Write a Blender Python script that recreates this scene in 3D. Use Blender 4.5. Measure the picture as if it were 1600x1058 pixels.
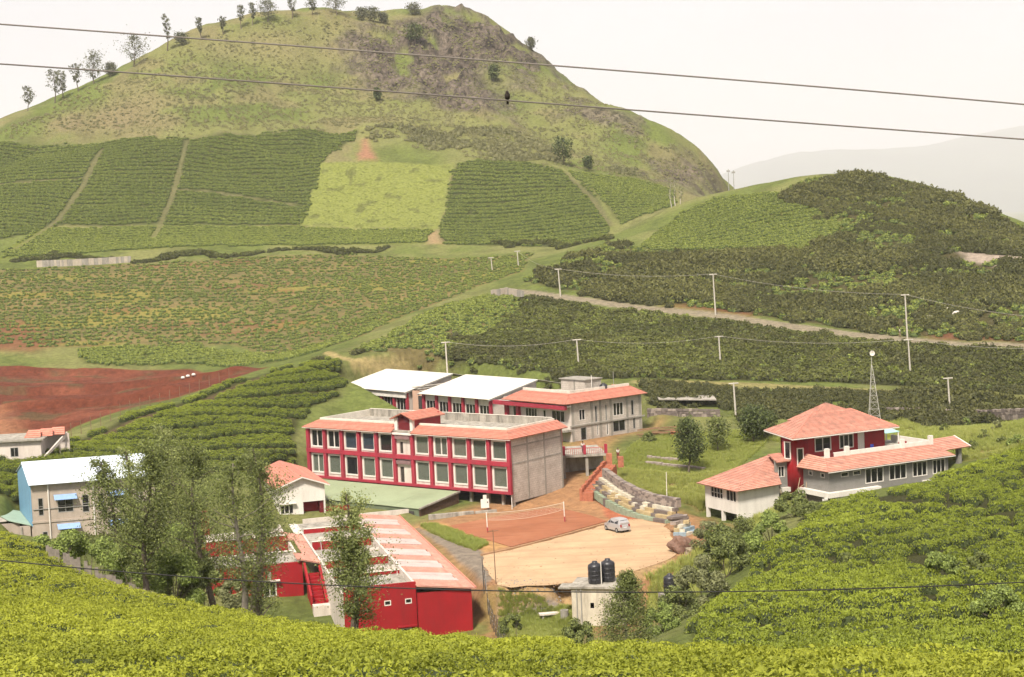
import bpy, math, random
import numpy as np

# ------------------------------------------------------------------ clear, camera, sky, sun, exposure
for _o in list(bpy.data.objects):
    bpy.data.objects.remove(_o)
SC = bpy.context.scene
COL = SC.collection
R = math.radians
PI = math.pi

EYE = 38.0                      # eye height above the sports court (court is z = 0)
FPX = 2500.0                    # focal length for a 1600 px wide frame
PITCH = math.atan(179.0 / FPX)
ROLL = R(2.5)
_F = np.array([0, math.cos(PITCH), -math.sin(PITCH)])
_R0 = np.array([1.0, 0, 0]); _U0 = np.array([0, math.sin(PITCH), math.cos(PITCH)])
_R = _R0 * math.cos(ROLL) - _U0 * math.sin(ROLL)
_U = _U0 * math.cos(ROLL) + _R0 * math.sin(ROLL)
_O = np.array([0, 0, EYE])

cam_data = bpy.data.cameras.new('camera')
cam_data.sensor_width = 36.0
cam_data.lens = 36.0 * FPX / 1600.0
cam_data.clip_start = 0.1
cam_data.clip_end = 60000.0
cam = bpy.data.objects.new('camera', cam_data)
COL.objects.link(cam)
from mathutils import Matrix, Vector
cam.matrix_world = Matrix(((_R[0], _U[0], -_F[0], 0), (_R[1], _U[1], -_F[1], 0), (_R[2], _U[2], -_F[2], EYE), (0, 0, 0, 1)))
SC.camera = cam

SUN_AZ = R(197.0)               # compass-like: direction the light comes from, clockwise from +Y
SUN_EL = R(52.0)
world = bpy.data.worlds.new('World'); SC.world = world
world.use_nodes = True
wn = world.node_tree.nodes; wl = world.node_tree.links
wn.clear()
w_out = wn.new('ShaderNodeOutputWorld'); w_bg = wn.new('ShaderNodeBackground')
w_sky = wn.new('ShaderNodeTexSky'); w_sky.sky_type = 'NISHITA'; w_sky.sun_disc = False
w_sky.sun_elevation = SUN_EL; w_sky.sun_rotation = SUN_AZ
w_co = wn.new('ShaderNodeTexCoord'); w_map = wn.new('ShaderNodeMapping'); w_map.inputs['Scale'].default_value = (1.2, 1.2, 4.0)
w_noise = wn.new('ShaderNodeTexNoise'); w_noise.inputs['Scale'].default_value = 1.2; w_noise.inputs['Detail'].default_value = 3.0
w_ramp = wn.new('ShaderNodeValToRGB')
w_ramp.color_ramp.elements[0].position = 0.3; w_ramp.color_ramp.elements[0].color = (0.76, 0.69, 0.70, 1)
w_ramp.color_ramp.elements[1].position = 0.7; w_ramp.color_ramp.elements[1].color = (0.97, 0.92, 0.915, 1)
w_mul = wn.new('ShaderNodeVectorMath'); w_mul.operation = 'SCALE'; w_mul.inputs['Scale'].default_value = 4.1
w_mix = wn.new('ShaderNodeMix'); w_mix.data_type = 'RGBA'; w_mix.inputs['Factor'].default_value = 0.9
wl.new(w_co.outputs['Generated'], w_map.inputs['Vector']); wl.new(w_map.outputs['Vector'], w_noise.inputs['Vector'])
wl.new(w_noise.outputs['Fac'], w_ramp.inputs['Fac']); wl.new(w_ramp.outputs['Color'], w_mul.inputs[0])
wl.new(w_sky.outputs['Color'], w_mix.inputs[6]); wl.new(w_mul.outputs['Vector'], w_mix.inputs[7])
wl.new(w_mix.outputs[2], w_bg.inputs['Color']); w_bg.inputs['Strength'].default_value = 0.1
wl.new(w_bg.outputs['Background'], w_out.inputs['Surface'])

sun_data = bpy.data.lights.new('sun', 'SUN'); sun_data.energy = 2.8; sun_data.angle = R(9.0); sun_data.color = (1.0, 0.92, 0.80)
sun = bpy.data.objects.new('sun', sun_data); COL.objects.link(sun)
_sd = Vector((math.sin(SUN_AZ) * math.cos(SUN_EL), math.cos(SUN_AZ) * math.cos(SUN_EL), math.sin(SUN_EL)))
sun.rotation_euler = _sd.to_track_quat('Z', 'Y').to_euler()
sun.location = (0, 0, 300)

SC.render.engine = 'CYCLES'
SC.view_settings.view_transform = 'Standard'
SC.view_settings.look = 'None'
SC.view_settings.exposure = 1.28
SC.view_settings.gamma = 1.0
SC.view_settings.use_curve_mapping = False
SC.cycles.max_bounces = 5
SC.cycles.diffuse_bounces = 2
SC.cycles.glossy_bounces = 2
SC.cycles.transmission_bounces = 4
SC.cycles.transparent_max_bounces = 8
SC.cycles.volume_bounces = 1
SC.cycles.use_denoising = True
SC.cycles.use_adaptive_sampling = True
SC.cycles.adaptive_threshold = 0.03
SC.cycles.caustics_reflective = False
SC.cycles.caustics_refractive = False

random.seed(7)
RNG = np.random.default_rng(11)

# ------------------------------------------------------------------ photograph rays to places
def ray(px, py):
    return _F + (px - 800.0) / FPX * _R - (py - 529.0) / FPX * _U
def atd(px, py, D):             # the point on that sight line at distance D along +Y
    d = ray(px, py); return _O + d * (D / d[1])
def onz(px, py, z):             # the point on that sight line at height z
    d = ray(px, py); return _O + d * ((z - EYE) / d[2])

# ------------------------------------------------------------------ numpy noise
def _hash(ix, iy, s):
    h = (ix.astype(np.int64) * 374761393 + iy.astype(np.int64) * 668265263 + s * 974634777) & 0x7fffffff
    h = ((h ^ (h >> 13)) * 1274126177) & 0x7fffffff
    return ((h ^ (h >> 16)) & 0xffff) / 65535.0
def vnoise(x, y, s=0):
    x = np.asarray(x, float); y = np.asarray(y, float)
    ix = np.floor(x); iy = np.floor(y); fx = x - ix; fy = y - iy
    fx = fx * fx * (3 - 2 * fx); fy = fy * fy * (3 - 2 * fy)
    a = _hash(ix, iy, s); b = _hash(ix + 1, iy, s); c = _hash(ix, iy + 1, s); d = _hash(ix + 1, iy + 1, s)
    return (a * (1 - fx) + b * fx) * (1 - fy) + (c * (1 - fx) + d * fx) * fy
def fbm(x, y, o=4, s=0):
    v = 0; a = 0.5; t = 0
    for i in range(o):
        v = v + a * vnoise(x, y, s + i * 17); t += a; a *= 0.5; x = x * 2.03; y = y * 2.03
    return v / t
def smooth(a, b, x):
    t = np.clip((x - a) / (b - a), 0, 1); return t * t * (3 - 2 * t)
def inside(poly, x, y):
    r = np.zeros(np.shape(x), bool); n = len(poly)
    for i in range(n):
        x0, y0 = poly[i][:2]; x1, y1 = poly[(i + 1) % n][:2]
        if y0 == y1: continue
        c = ((y0 > y) != (y1 > y)) & (x < (x1 - x0) * (y - y0) / (y1 - y0) + x0)
        r ^= c
    return r
def _near(pts, x, y, m=18.0):
    q = np.array([p[:2] for p in pts])
    return (x > q[:, 0].min() - m) & (x < q[:, 0].max() + m) & (y > q[:, 1].min() - m) & (y < q[:, 1].max() + m)
def dist_line(pts, x, y):       # distance to a polyline (exact within 18 m)
    x = np.asarray(x, float); y = np.asarray(y, float)
    best = np.full(np.shape(x), 60.0)
    k = _near(pts, x, y)
    if not k.any(): return best
    xs = x[k]; ys = y[k]; bb = np.full(len(xs), 3600.0)
    for (a, b) in zip(pts[:-1], pts[1:]):
        ax, ay = a[:2]; bx, by = b[:2]; dx, dy = bx - ax, by - ay
        t = np.clip(((xs - ax) * dx + (ys - ay) * dy) / (dx * dx + dy * dy + 1e-9), 0, 1)
        bb = np.minimum(bb, (xs - ax - t * dx) ** 2 + (ys - ay - t * dy) ** 2)
    best[k] = np.sqrt(bb)
    return best
def sdist(poly, x, y):          # signed distance, negative inside
    x = np.asarray(x, float); y = np.asarray(y, float)
    d = np.full(np.shape(x), 60.0)
    k = _near(poly, x, y)
    if not k.any(): return d
    xs = x[k]; ys = y[k]
    dd = dist_line(list(poly) + [poly[0]], xs, ys)
    d[k] = np.where(inside(poly, xs, ys), -dd, dd)
    return d

# ------------------------------------------------------------------ terrain heights
CP = []
def c(px, py, D):
    P = atd(px, py, D); CP.append((P[0] / P[1], math.log(D), (P[2] - EYE) / D))
def cz(px, z, D):
    CP.append(((px - 800.0) / FPX, math.log(D), (z - EYE) / D))
# near tea slope under the camera
for px in (-400, 200, 800, 1400, 2000):
    cz(px, 35.4, 5.0); cz(px, 34.0, 11.0)
for px, D in ((-300, 24), (0, 24), (400, 24), (800, 24), (1200, 25), (1600, 27), (1900, 28)):
    c(px, 1066, D)
for q in ((-300, 905, 60), (0, 957, 48), (200, 982, 46), (400, 1004, 43), (600, 1019, 41), (800, 1032, 39), (1050, 1043, 37), (1350, 1051, 36), (1700, 1062, 34)): c(*q)
for q in ((-350, 790, 120), (-80, 818, 118), (0, 829, 114), (55, 858, 111), (150, 914, 106), (250, 958, 100), (350, 978, 92), (470, 990, 82), (600, 1008, 68), (800, 1026, 56), (1050, 1040, 52), (1350, 1050, 48), (1700, 1063, 44)): c(*q)
for q in ((0, 898, 76), (200, 957, 72), (350, 986, 68)): c(*q)
# the ground falling away behind the tea slope
for q in ((470, 996, 90), (470, 1012, 102), (470, 1030, 115), (600, 1013, 76), (600, 1030, 88), (600, 1048, 102), (800, 1030, 63), (800, 1047, 75), (800, 1068, 92), (800, 1082, 110),
          (1050, 1044, 58), (1050, 1056, 66), (1050, 1058, 76), (1350, 1054, 54), (1350, 1062, 61), (1350, 1058, 68), (1700, 1068, 49), (1700, 1076, 54), (1700, 1070, 60)): c(*q)
for q in ((100, 5.0, 135), (250, 3.0, 130), (400, -1.5, 135), (550, -3.6, 138), (750, -2.5, 138), (900, -0.5, 134)): cz(*q)
for q in ((-200, 8, 150), (20, 3.2, 165), (150, 0.5, 165), (300, -2.0, 165), (450, -3.8, 165), (600, -4.0, 158), (760, -3.6, 156), (860, -2.8, 152), (960, -2.4, 155)): cz(*q)
# court level, yard
for q in ((700, 0, 185), (800, 0, 185), (900, 0, 185), (1000, 0, 185), (640, -0.6, 195), (560, -1.5, 195), (450, -1.5, 195), (300, 0.5, 195), (100, 3.5, 200), (-100, 8, 200)): cz(*q)
# right tea bank between the camera and the house
for q in ((1060, 1020, 92), (1200, 1024, 84), (1400, 1026, 78), (1650, 1034, 72)): c(*q)
for q in ((1060, 985, 108), (1300, 985, 100), (1600, 985, 96), (1150, 930, 126), (1300, 905, 128), (1450, 900, 124), (1600, 880, 126), (1220, 850, 150),
          (1350, 830, 150), (1500, 810, 150), (1680, 790, 150), (1280, 800, 172), (1400, 772, 176), (1500, 742, 184), (1600, 706, 196), (1750, 660, 205), (1900, 800, 150)): c(*q)
for q in ((1060, -0.8, 160), (1100, 1.0, 172), (1080, 0.2, 190)): cz(*q)
# house terrace, lawn and the banks behind
for q in ((1225, 793, 194), (1105, 822, 195), (1180, 815, 182), (1500, 742, 200)): c(*q)
for q in ((1250, 3.2, 205), (1400, 3.8, 205), (1500, 4.5, 212), (1650, 8.0, 222)): cz(*q)
for q in ((975, 735, 227), (1090, 757, 215), (1000, 700, 236), (1120, 700, 236), (1180, 690, 238), (1010, 662, 254), (1150, 660, 252), (1300, 645, 256), (1450, 655, 254), (1600, 652, 254)): c(*q)
for q in ((1010, 635, 258), (1150, 640, 260), (1300, 625, 264), (1450, 634, 262), (1600, 636, 262), (1010, 600, 268), (1150, 602, 272), (1300, 607, 272), (1450, 615, 270), (1600, 625, 270), (1800, 630, 268)): c(*q)
# around the school
for q in ((450, 1.0, 215), (550, 0.2, 212), (700, -0.2, 208), (800, 0.3, 208), (470, 5.0, 245), (560, 5.2, 258), (650, 4.8, 256), (750, 4.6, 252), (850, 4.5, 248), (950, 4.4, 245), (1000, 4.4, 246)): cz(*q)
# slope behind the upper buildings and the right hill
for q in ((600, 583, 288), (700, 580, 284), (800, 585, 280), (900, 588, 276), (1000, 592, 273), (700, 550, 305), (800, 520, 325), (900, 535, 312), (1000, 545, 308), (1120, 560, 298), (1250, 575, 290), (1420, 585, 285), (1600, 590, 282)): c(*q)
for q in ((790, 455, 372), (870, 464, 360), (1000, 482, 345), (1115, 492, 335), (1250, 512, 322), (1400, 531, 308), (1600, 548, 292), (1800, 560, 285)): c(*q)
for q in ((870, 425, 385), (960, 400, 400), (1000, 430, 372), (1130, 430, 366), (1260, 450, 352), (1400, 470, 336), (1600, 480, 318), (1000, 370, 430), (1060, 340, 448), (1130, 380, 408), (1200, 330, 425),
          (1300, 370, 395), (1400, 360, 395), (1500, 400, 360), (1600, 420, 342), (1300, 310, 430), (1500, 345, 400)): c(*q)
for q in ((1060, 318, 465), (1120, 305, 468), (1190, 290, 465), (1250, 275, 460), (1310, 270, 458), (1380, 276, 452), (1450, 296, 440), (1530, 325, 425), (1600, 352, 410), (1720, 400, 390), (1900, 450, 370)): c(*q)
for q in ((1120, 325, 520), (1190, 320, 530), (1310, 312, 530), (1450, 335, 510), (1600, 385, 480), (1800, 440, 450)): c(*q)
for q in ((1200, -10, 700), (1400, -10, 700), (1700, -10, 650), (1200, -60, 1100), (1500, -60, 1100), (1900, -60, 1100)): cz(*q)
# spur and the road end
for q in ((520, 550, 304), (548, 552, 302), (600, 562, 297), (620, 520, 322), (700, 485, 345), (560, 540, 312), (800, 448, 378)): c(*q)
# left tea hump and the red cut behind it
for q in ((-80, 745, 205), (70, 698, 226), (200, 652, 248), (350, 602, 274), (450, 574, 292), (510, 560, 302)): c(*q)
for q in ((0, 775, 196), (150, 725, 214), (300, 690, 238), (400, 650, 256), (450, 690, 244), (480, 620, 268), (560, 600, 275), (300, 740, 222)): c(*q)
for q in ((-80, 694, 258), (60, 676, 262), (30, 655, 266), (120, 640, 272), (150, 640, 288), (250, 612, 305), (350, 590, 322), (-80, 640, 300), (50, 635, 302), (0, 605, 330), (150, 603, 332), (300, 583, 342), (-80, 575, 350), (0, 573, 352), (150, 575, 352), (300, 574, 350), (420, 570, 335)): c(*q)
for q in ((-80, 535, 375), (100, 545, 368), (300, 545, 366), (480, 545, 350)): c(*q)
# broad valley
for q in ((-80, 490, 410), (100, 490, 408), (300, 490, 404), (500, 490, 396), (640, 455, 410), (-80, 440, 452), (150, 440, 450), (350, 435, 452), (550, 430, 450), (720, 420, 440), (800, 405, 450)): c(*q)
for q in ((-80, 416, 478), (60, 414, 480), (300, 402, 484), (500, 394, 488), (680, 387, 490), (850, 384, 488), (950, 375, 485)): c(*q)
# the big hill
for q in ((-80, 330, 540), (150, 330, 540), (350, 320, 545), (560, 330, 540), (750, 330, 540), (880, 320, 540), (980, 310, 545), (1050, 305, 560),
          (-80, 250, 600), (150, 230, 605), (350, 220, 605), (560, 230, 600), (750, 240, 600), (900, 250, 600), (1020, 275, 600),
          (100, 180, 645), (300, 140, 660), (450, 140, 672), (600, 150, 672), (750, 175, 665), (900, 210, 655), (1050, 260, 640),
          (350, 80, 710), (500, 75, 725), (640, 80, 735), (740, 100, 725)): c(*q)
RIDGE = ((-200, 250, 640), (-80, 218, 648), (0, 191, 655), (60, 168, 665), (110, 148, 672), (160, 122, 685), (210, 105, 695), (260, 83, 705), (320, 60, 715), (400, 40, 730), (470, 27, 742), (540, 27, 752),
         (600, 36, 762), (632, 33, 772), (655, 19, 785), (672, 12, 792), (705, 10, 795), (735, 14, 795), (745, 18, 794), (770, 36, 790), (800, 60, 782), (850, 97, 772), (880, 128, 765), (950, 166, 750), (1000, 199, 738), (1060, 237, 722), (1110, 265, 706), (1140, 298, 695))
for q in RIDGE: c(*q)
for px, py, D in RIDGE[::2]: c(px, py + 45, D * 1.13)
c(1180, 345, 720); c(1200, 360, 760)
for px in (-300, 0, 300, 600, 900): cz(px, 20, 1250); cz(px, -60, 1600)
for q in ((-500, 10, 160), (-500, 12, 260), (-500, 40, 460), (-500, 60, 640), (2100, 18, 120), (2100, 16, 200), (2100, 14, 300)): cz(*q)

CPA = np.array(CP)
def _phi(r2):
    return np.where(r2 > 0, r2 * np.log(r2 + 1e-12), 0)
def _fit():
    n = len(CPA); X = CPA[:, :2]
    d2 = ((X[:, None] - X[None]) ** 2).sum(-1)
    K = _phi(d2) + np.eye(n) * 5e-5
    Pm = np.c_[np.ones(n), X]
    A = np.block([[K, Pm], [Pm.T, np.zeros((3, 3))]])
    return np.linalg.solve(A, np.r_[CPA[:, 2], 0, 0, 0])
_W = _fit()
def h_base(x, y):
    sh = np.shape(x); x = np.ravel(np.asarray(x, float)); y = np.ravel(np.asarray(y, float))
    D = np.maximum(y, 2.0)
    t = np.clip(x / D, -0.55, 0.55); v = np.log(D)
    out = np.empty(len(x))
    for i in range(0, len(x), 20000):
        a = (t[i:i + 20000, None] - CPA[None, :, 0]).astype(np.float32); b = (v[i:i + 20000, None] - CPA[None, :, 1]).astype(np.float32)
        r2 = a * a + b * b + np.float32(1e-12)
        out[i:i + 20000] = (r2 * np.log(r2)).astype(float) @ _W[:-3] + _W[-3] + _W[-2] * t[i:i + 20000] + _W[-1] * v[i:i + 20000]
    z = EYE + out * D
    far = smooth(1300, 1700, D)
    z = z * (1 - far) - 60 * far
    return z.reshape(sh)

# ------------------------------------------------------------------ level pads for yards and buildings
def rect(cx, cy, ang, a0, a1, b0, b1):      # local axes: a along ang, b to its left
    ca, sa = math.cos(ang), math.sin(ang)
    return [(cx + a * ca - b * sa, cy + a * sa + b * ca) for a, b in ((a0, b0), (a1, b0), (a1, b1), (a0, b1))]
YARD = [(-12.5, 202), (-6, 185), (-3.6, 166.5), (9.2, 166.5), (19.5, 180), (19.5, 198), (12.5, 203.5), (5.2, 213), (-6, 209)]
PADS = [
    (YARD, -0.03, 2.2),
    (rect(8.3, 240.6, R(130), -0.3, 64, -19, 1.2), 4.5, 4.0),       # upper buildings (b negative = behind)
    (rect(38.0, 194.1, R(27), -1.0, 21, -1.0, 13), 1.7, 2.5),            # house
    (rect(38.0, 194.1, R(27), -9.5, -3.0, 5.0, 15), -0.4, 2.0),
    (rect(-57.3, 185.7, R(13.5), -1, 17, 0, 13), 3.4, 3.0),         # hall with white roof
    (rect(-0.88, 210.66, R(141.8), 12, 41, -14, 8), 0.3, 3.0),            # school
    ([(4.5, 161), (13.5, 161), (13.5, 167), (4.5, 167)], -2.4, 2.0),
]
SCH_A = R(141.8)
SCH_C = (-0.88, 210.66)

ROADS = []                                   # (polyline, half width, depth of cut)
def h_smooth(tc, v, step=3):    # the smooth landform, solved on every third line and filled in between
    ti = np.unique(np.r_[np.arange(0, len(tc), step), len(tc) - 1]); vi = np.unique(np.r_[np.arange(0, len(v), step), len(v) - 1])
    T, V = np.meshgrid(tc[ti], v[vi]); D = np.exp(V)
    zc = h_base(T * D, D)
    za = np.stack([np.interp(tc, tc[ti], r) for r in zc])
    fi = np.interp(v, v[vi], np.arange(len(vi))); k = np.minimum(fi.astype(int), len(vi) - 2); fr = (fi - k)[:, None]
    return za[k] * (1 - fr) + za[k + 1] * fr
def h_full(x, y, z):
    # knolls and hummocks
    amp = smooth(330, 520, y) * 2.2 + smooth(230, 300, y) * 0.5
    z = z + (fbm(x / 34.0, y / 34.0, 4, 3) - 0.5) * amp
    for poly, pz, w in PADS:
        k = 1 - smooth(0.0, w, sdist(poly, x, y))
        z = z * (1 - k) + pz * k
    return z

_tc = np.r_[np.linspace(-2.2, -0.46, 14)[:-1], np.linspace(-0.46, -0.35, 26)[:-1], np.linspace(-0.35, 0.35, 660), np.linspace(0.35, 0.46, 26)[1:], np.linspace(0.46, 2.2, 14)[1:]]
_v = np.r_[np.linspace(math.log(3.0), math.log(140), 190)[:-1], np.linspace(math.log(140), math.log(330), 330)[:-1], np.linspace(math.log(330), math.log(830), 240)[:-1],
           np.linspace(math.log(830), math.log(1700), 30)[:-1], np.linspace(math.log(1700), math.log(26000), 18)]
NT, NV = len(_tc), len(_v)
GT, GV = np.meshgrid(_tc, _v)                # rows = distance
GD = np.exp(GV); GX = GT * GD; GY = GD
GZ = h_full(GX, GY, h_smooth(_tc, _v))

def H(x, y):
    x = np.asarray(x, float); y = np.asarray(y, float)
    t = x / y; v = np.log(y)
    j = np.clip(np.searchsorted(_tc, t) - 1, 0, NT - 2); i = np.clip(np.searchsorted(_v, v) - 1, 0, NV - 2)
    fx = np.clip((t - _tc[j]) / (_tc[j + 1] - _tc[j]), 0, 1); fy = np.clip((v - _v[i]) / (_v[i + 1] - _v[i]), 0, 1)
    return (GZ[i, j] * (1 - fx) + GZ[i, j + 1] * fx) * (1 - fy) + (GZ[i + 1, j] * (1 - fx) + GZ[i + 1, j + 1] * fx) * fy

_DS = np.exp(np.linspace(math.log(8), math.log(900), 2400))
def cast(px, py, dmin=0.0):                  # where that sight line meets the ground
    d = ray(px, py); x = d[0] / d[1] * _DS; z = EYE + d[2] / d[1] * _DS
    g = H(x, _DS); ok = np.where((z < g) & (_DS > dmin))[0]
    if len(ok) == 0:
        k = int(np.argmin(np.where(_DS > dmin, z - g, 1e9)))
    else: k = ok[0]
    return (float(x[k]), float(_DS[k]), float(g[k]))
def castpoly(pts, dmin=0.0):
    return [cast(px, py, dmin) for px, py in pts]

# ------------------------------------------------------------------ fields (outlines fixed to the ground)
FG_EDGE = [atd(px, py, D) for px, py, D in ((-350, 790, 120), (-80, 818, 118), (0, 829, 113), (55, 858, 110), (150, 914, 105), (250, 958, 99), (350, 978, 91), (470, 990, 80), (600, 1008, 70), (800, 1026, 60), (1050, 1040, 57), (1350, 1050, 54), (1700, 1063, 50))]
FG = [(p[0], p[1]) for p in FG_EDGE] + [(12, 6), (-12, 6)]
RT_FAR = [atd(px, py, D) for px, py, D in ((1090, 965, 112), (1140, 925, 126), (1185, 880, 142), (1215, 845, 152), (1250, 815, 165), (1300, 796, 172), (1400, 768, 176), (1500, 740, 184), (1600, 704, 196), (1750, 660, 205))]
RTEA = [(p[0], p[1]) for p in RT_FAR] + [(45, 66), (9, 72), (10, 95)]
F = {}
F['fallow'] = castpoly([(-80, 424), (60, 420), (300, 408), (540, 398), (830, 396), (815, 425), (740, 450), (640, 490), (560, 530), (520, 542), (360, 538), (-80, 540)], 330)
F['strip'] = castpoly([(120, 545), (300, 540), (520, 538), (490, 556), (420, 568), (300, 570), (130, 568)], 320)
F['redcut'] = castpoly([(-90, 572), (150, 578), (300, 577), (420, 574), (350, 598), (270, 624), (110, 670), (70, 692), (-90, 700)], 225)
F['hump'] = castpoly([(72, 700), (200, 653), (350, 604), (450, 576), (512, 563), (540, 585), (530, 622), (468, 640), (455, 735), (330, 742), (200, 735), (20, 782), (-90, 800), (-90, 745)], 190)
F['spur'] = castpoly([(552, 548), (600, 530), (640, 505), (700, 478), (765, 462), (818, 470), (800, 500), (740, 530), (690, 558), (620, 558)], 285)
F['darkslope'] = castpoly([(822, 468), (1000, 490), (1200, 517), (1420, 543), (1640, 560), (1640, 612), (1450, 606), (1300, 598), (1010, 592), (880, 588), (700, 578), (692, 558), (745, 530), (800, 500)], 262)
F['hilltea_a'] = castpoly([(-90, 240), (0, 226), (150, 218), (300, 214), (562, 202), (505, 250), (470, 352), (250, 352), (100, 352), (-90, 392)], 485)
F['brightstrip'] = castpoly([(60, 357), (250, 354), (460, 356), (675, 362), (668, 380), (450, 384), (250, 388), (0, 404), (20, 385)], 470)
F['pale'] = castpoly([(499, 254), (709, 256), (683, 359), (469, 352)], 485)
F['hilltea_b'] = castpoly([(712, 258), (790, 250), (880, 266), (930, 305), (955, 350), (930, 381), (692, 381), (686, 360)], 480)
F['hilltea_c'] = castpoly([(890, 266), (1000, 282), (1055, 298), (1050, 325), (970, 352), (935, 305)], 480)
F['righttop'] = castpoly([(1000, 385), (1060, 335), (1120, 310), (1200, 303), (1260, 320), (1330, 348), (1290, 375), (1250, 402), (1130, 388), (1010, 392)], 330)
F['scrub'] = castpoly([(822, 440), (880, 410), (960, 380), (1000, 395), (1250, 405), (1330, 350), (1230, 295), (1310, 274), (1380, 280), (1450, 300), (1530, 330), (1640, 372), (1640, 545), (1400, 522), (1200, 496), (1000, 468), (870, 452)], 280)
F['lawn'] = castpoly([(1000, 690), (1040, 680), (1180, 672), (1200, 690), (1150, 735), (1080, 745), (980, 742), (960, 730)], 205)
F['drybank'] = castpoly([(955, 735), (1080, 748), (1150, 740), (1110, 790), (1095, 800), (1000, 770), (950, 750)], 200)
F['glade'] = castpoly([(1180, 672), (1420, 655), (1640, 655), (1640, 700), (1510, 720), (1400, 700), (1200, 690)], 205)
PATHS = [castpoly(q, dm) for q, dm in (
    ([(20, 392), (90, 345), (130, 292), (160, 232)], 470), ([(240, 372), (265, 320), (292, 218)], 470), ([(272, 297), (470, 322)], 480), ([(885, 268), (925, 310), (955, 352)], 480),
    ([(-90, 235), (0, 222), (145, 214)], 480), ([(300, 214), (440, 205), (560, 192)], 480), ([(0, 288), (130, 280)], 480))]
ROAD_TOP = castpoly([(790, 455), (830, 458), (872, 465), (1000, 482), (1115, 493), (1200, 506), (1300, 519), (1400, 531), (1500, 541), (1660, 553)], 285)
ROAD_HILL = castpoly([(-100, 414), (60, 412), (300, 401), (500, 393), (680, 386), (850, 383), (960, 378)], 440)
TRACK_LOW = castpoly([(1000, 597), (1100, 600), (1200, 604), (1300, 609), (1450, 617), (1640, 628)], 250)
SPUR_ROAD = castpoly([(510, 551), (530, 560), (552, 570), (590, 578), (640, 584)], 280)
HUMP_PATH = castpoly([(60, 706), (200, 664), (350, 614), (470, 574)], 200)

# ------------------------------------------------------------------ ground colours (real albedo of soil, grass, rock; shade added in the right tea furrows)
def lin(r, g, b):
    f = lambda v: ((v / 255 + 0.055) / 1.055) ** 2.4 if v > 10 else v / 255 / 12.92
    return np.array([f(r), f(g), f(b)])
x, y, z = GX, GY, GZ
n1 = fbm(x / 22, y / 22, 4, 21); n2 = fbm(x / 6, y / 6, 4, 41); n3 = fbm(x / 60, y / 60, 3, 61)
gc = np.zeros(x.shape + (3,))
def paint(mask, col, k=1.0):
    m = np.clip(mask * k, 0, 1)[..., None]
    gc[:] = gc * (1 - m) + np.asarray(col) * m
grass = np.array([0.135, 0.165, 0.045]); grass2 = np.array([0.205, 0.205, 0.080]); dark = np.array([0.055, 0.070, 0.022])
soil = np.array([0.20, 0.085, 0.048]); redsoil = np.array([0.135, 0.043, 0.026]); brown = np.array([0.20, 0.155, 0.095]); rock = np.array([0.145, 0.122, 0.102])
paint(np.ones(x.shape), grass)
paint(smooth(0.45, 0.65, n1), grass2, 0.75)
paint(smooth(0.52, 0.62, n2), dark, 0.35)
hill = smooth(490, 560, y)
paint(hill * smooth(0.42, 0.6, n3), grass2 * 0.95, 0.7)
paint(hill * smooth(0.58, 0.68, n1), brown, 0.4)
# heath brown band left of the rock and bare rock
def pm(px, dm=0, soft=6.0, warp=10.0):
    p = castpoly(px, dm)
    sd = sdist(p, x + (n2 - 0.5) * warp, y + (n1 - 0.5) * warp)
    return 1 - smooth(-soft, soft, sd)
paint(pm([(100, 175), (230, 150), (250, 200), (210, 225), (60, 210)], 560, 12), brown * 1.05, 0.5)
paint(pm([(300, 70), (420, 45), (560, 32), (600, 60), (560, 110), (420, 100), (330, 95)], 600, 14), brown * 1.25, 0.4)
rockm = pm([(545, 55), (640, 28), (690, 12), (740, 16), (800, 58), (858, 105), (835, 120), (760, 100), (770, 160), (800, 190), (740, 185), (660, 150), (590, 125), (540, 100)], 560, 10, 22)
rockm = np.maximum(rockm, pm([(1040, 235), (1100, 268), (1140, 298), (1080, 300), (1000, 270)], 560, 8, 12) * 0.85)
n4 = fbm(x / 11, y / 14, 4, 71)
rockm = rockm * smooth(0.40, 0.50, n4 + 0.35 * (n1 - 0.5) + 0.06)
paint(rockm, rock)
paint(rockm * smooth(0.5, 0.62, fbm(x / 5, y / 9, 4, 73)), rock * 0.5, 0.8)
rockm2 = pm([(860, 110), (960, 172), (1060, 240), (1120, 275), (1040, 262), (930, 215), (860, 165), (800, 200), (880, 235), (800, 220), (720, 190)], 540, 16, 30) * smooth(0.52, 0.60, n4)
paint(rockm2, rock * 1.05, 0.8)
# fields
for k, cl, s in (('hilltea_a', (0.075, 0.085, 0.030), 1), ('hilltea_b', (0.07, 0.08, 0.028), 1), ('hilltea_c', (0.11, 0.12, 0.04), 1), ('brightstrip', (0.14, 0.165, 0.035), 1), ('pale', (0.20, 0.225, 0.060), 1),
                 ('fallow', (0.155, 0.135, 0.055), 1), ('strip', (0.11, 0.12, 0.035), 1), ('hump', (0.060, 0.062, 0.022), 1), ('spur', (0.15, 0.125, 0.055), 1), ('darkslope', (0.050, 0.052, 0.020), 1), ('righttop', (0.11, 0.115, 0.035), 1),
                 ('scrub', (0.075, 0.068, 0.030), 1)):
    sd = sdist(F[k], x + (n2 - 0.5) * 2, y + (n1 - 0.5) * 2)
    paint(1 - smooth(-0.8, 0.8, sd), cl, s)
sd = sdist(F['fallow'], x, y); fm = 1 - smooth(-4, 2, sd)
paint(fm * smooth(0.48, 0.60, fbm(x / 16, y / 9, 4, 77)), (0.22, 0.17, 0.07), 0.7)
paint(fm * smooth(0.58, 0.66, fbm(x / 26, y / 12, 4, 97)), (0.24, 0.22, 0.05), 0.7)
paint(fm * smooth(0.64, 0.70, fbm(x / 20, y / 10, 4, 117)), soil, 0.5)
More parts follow.
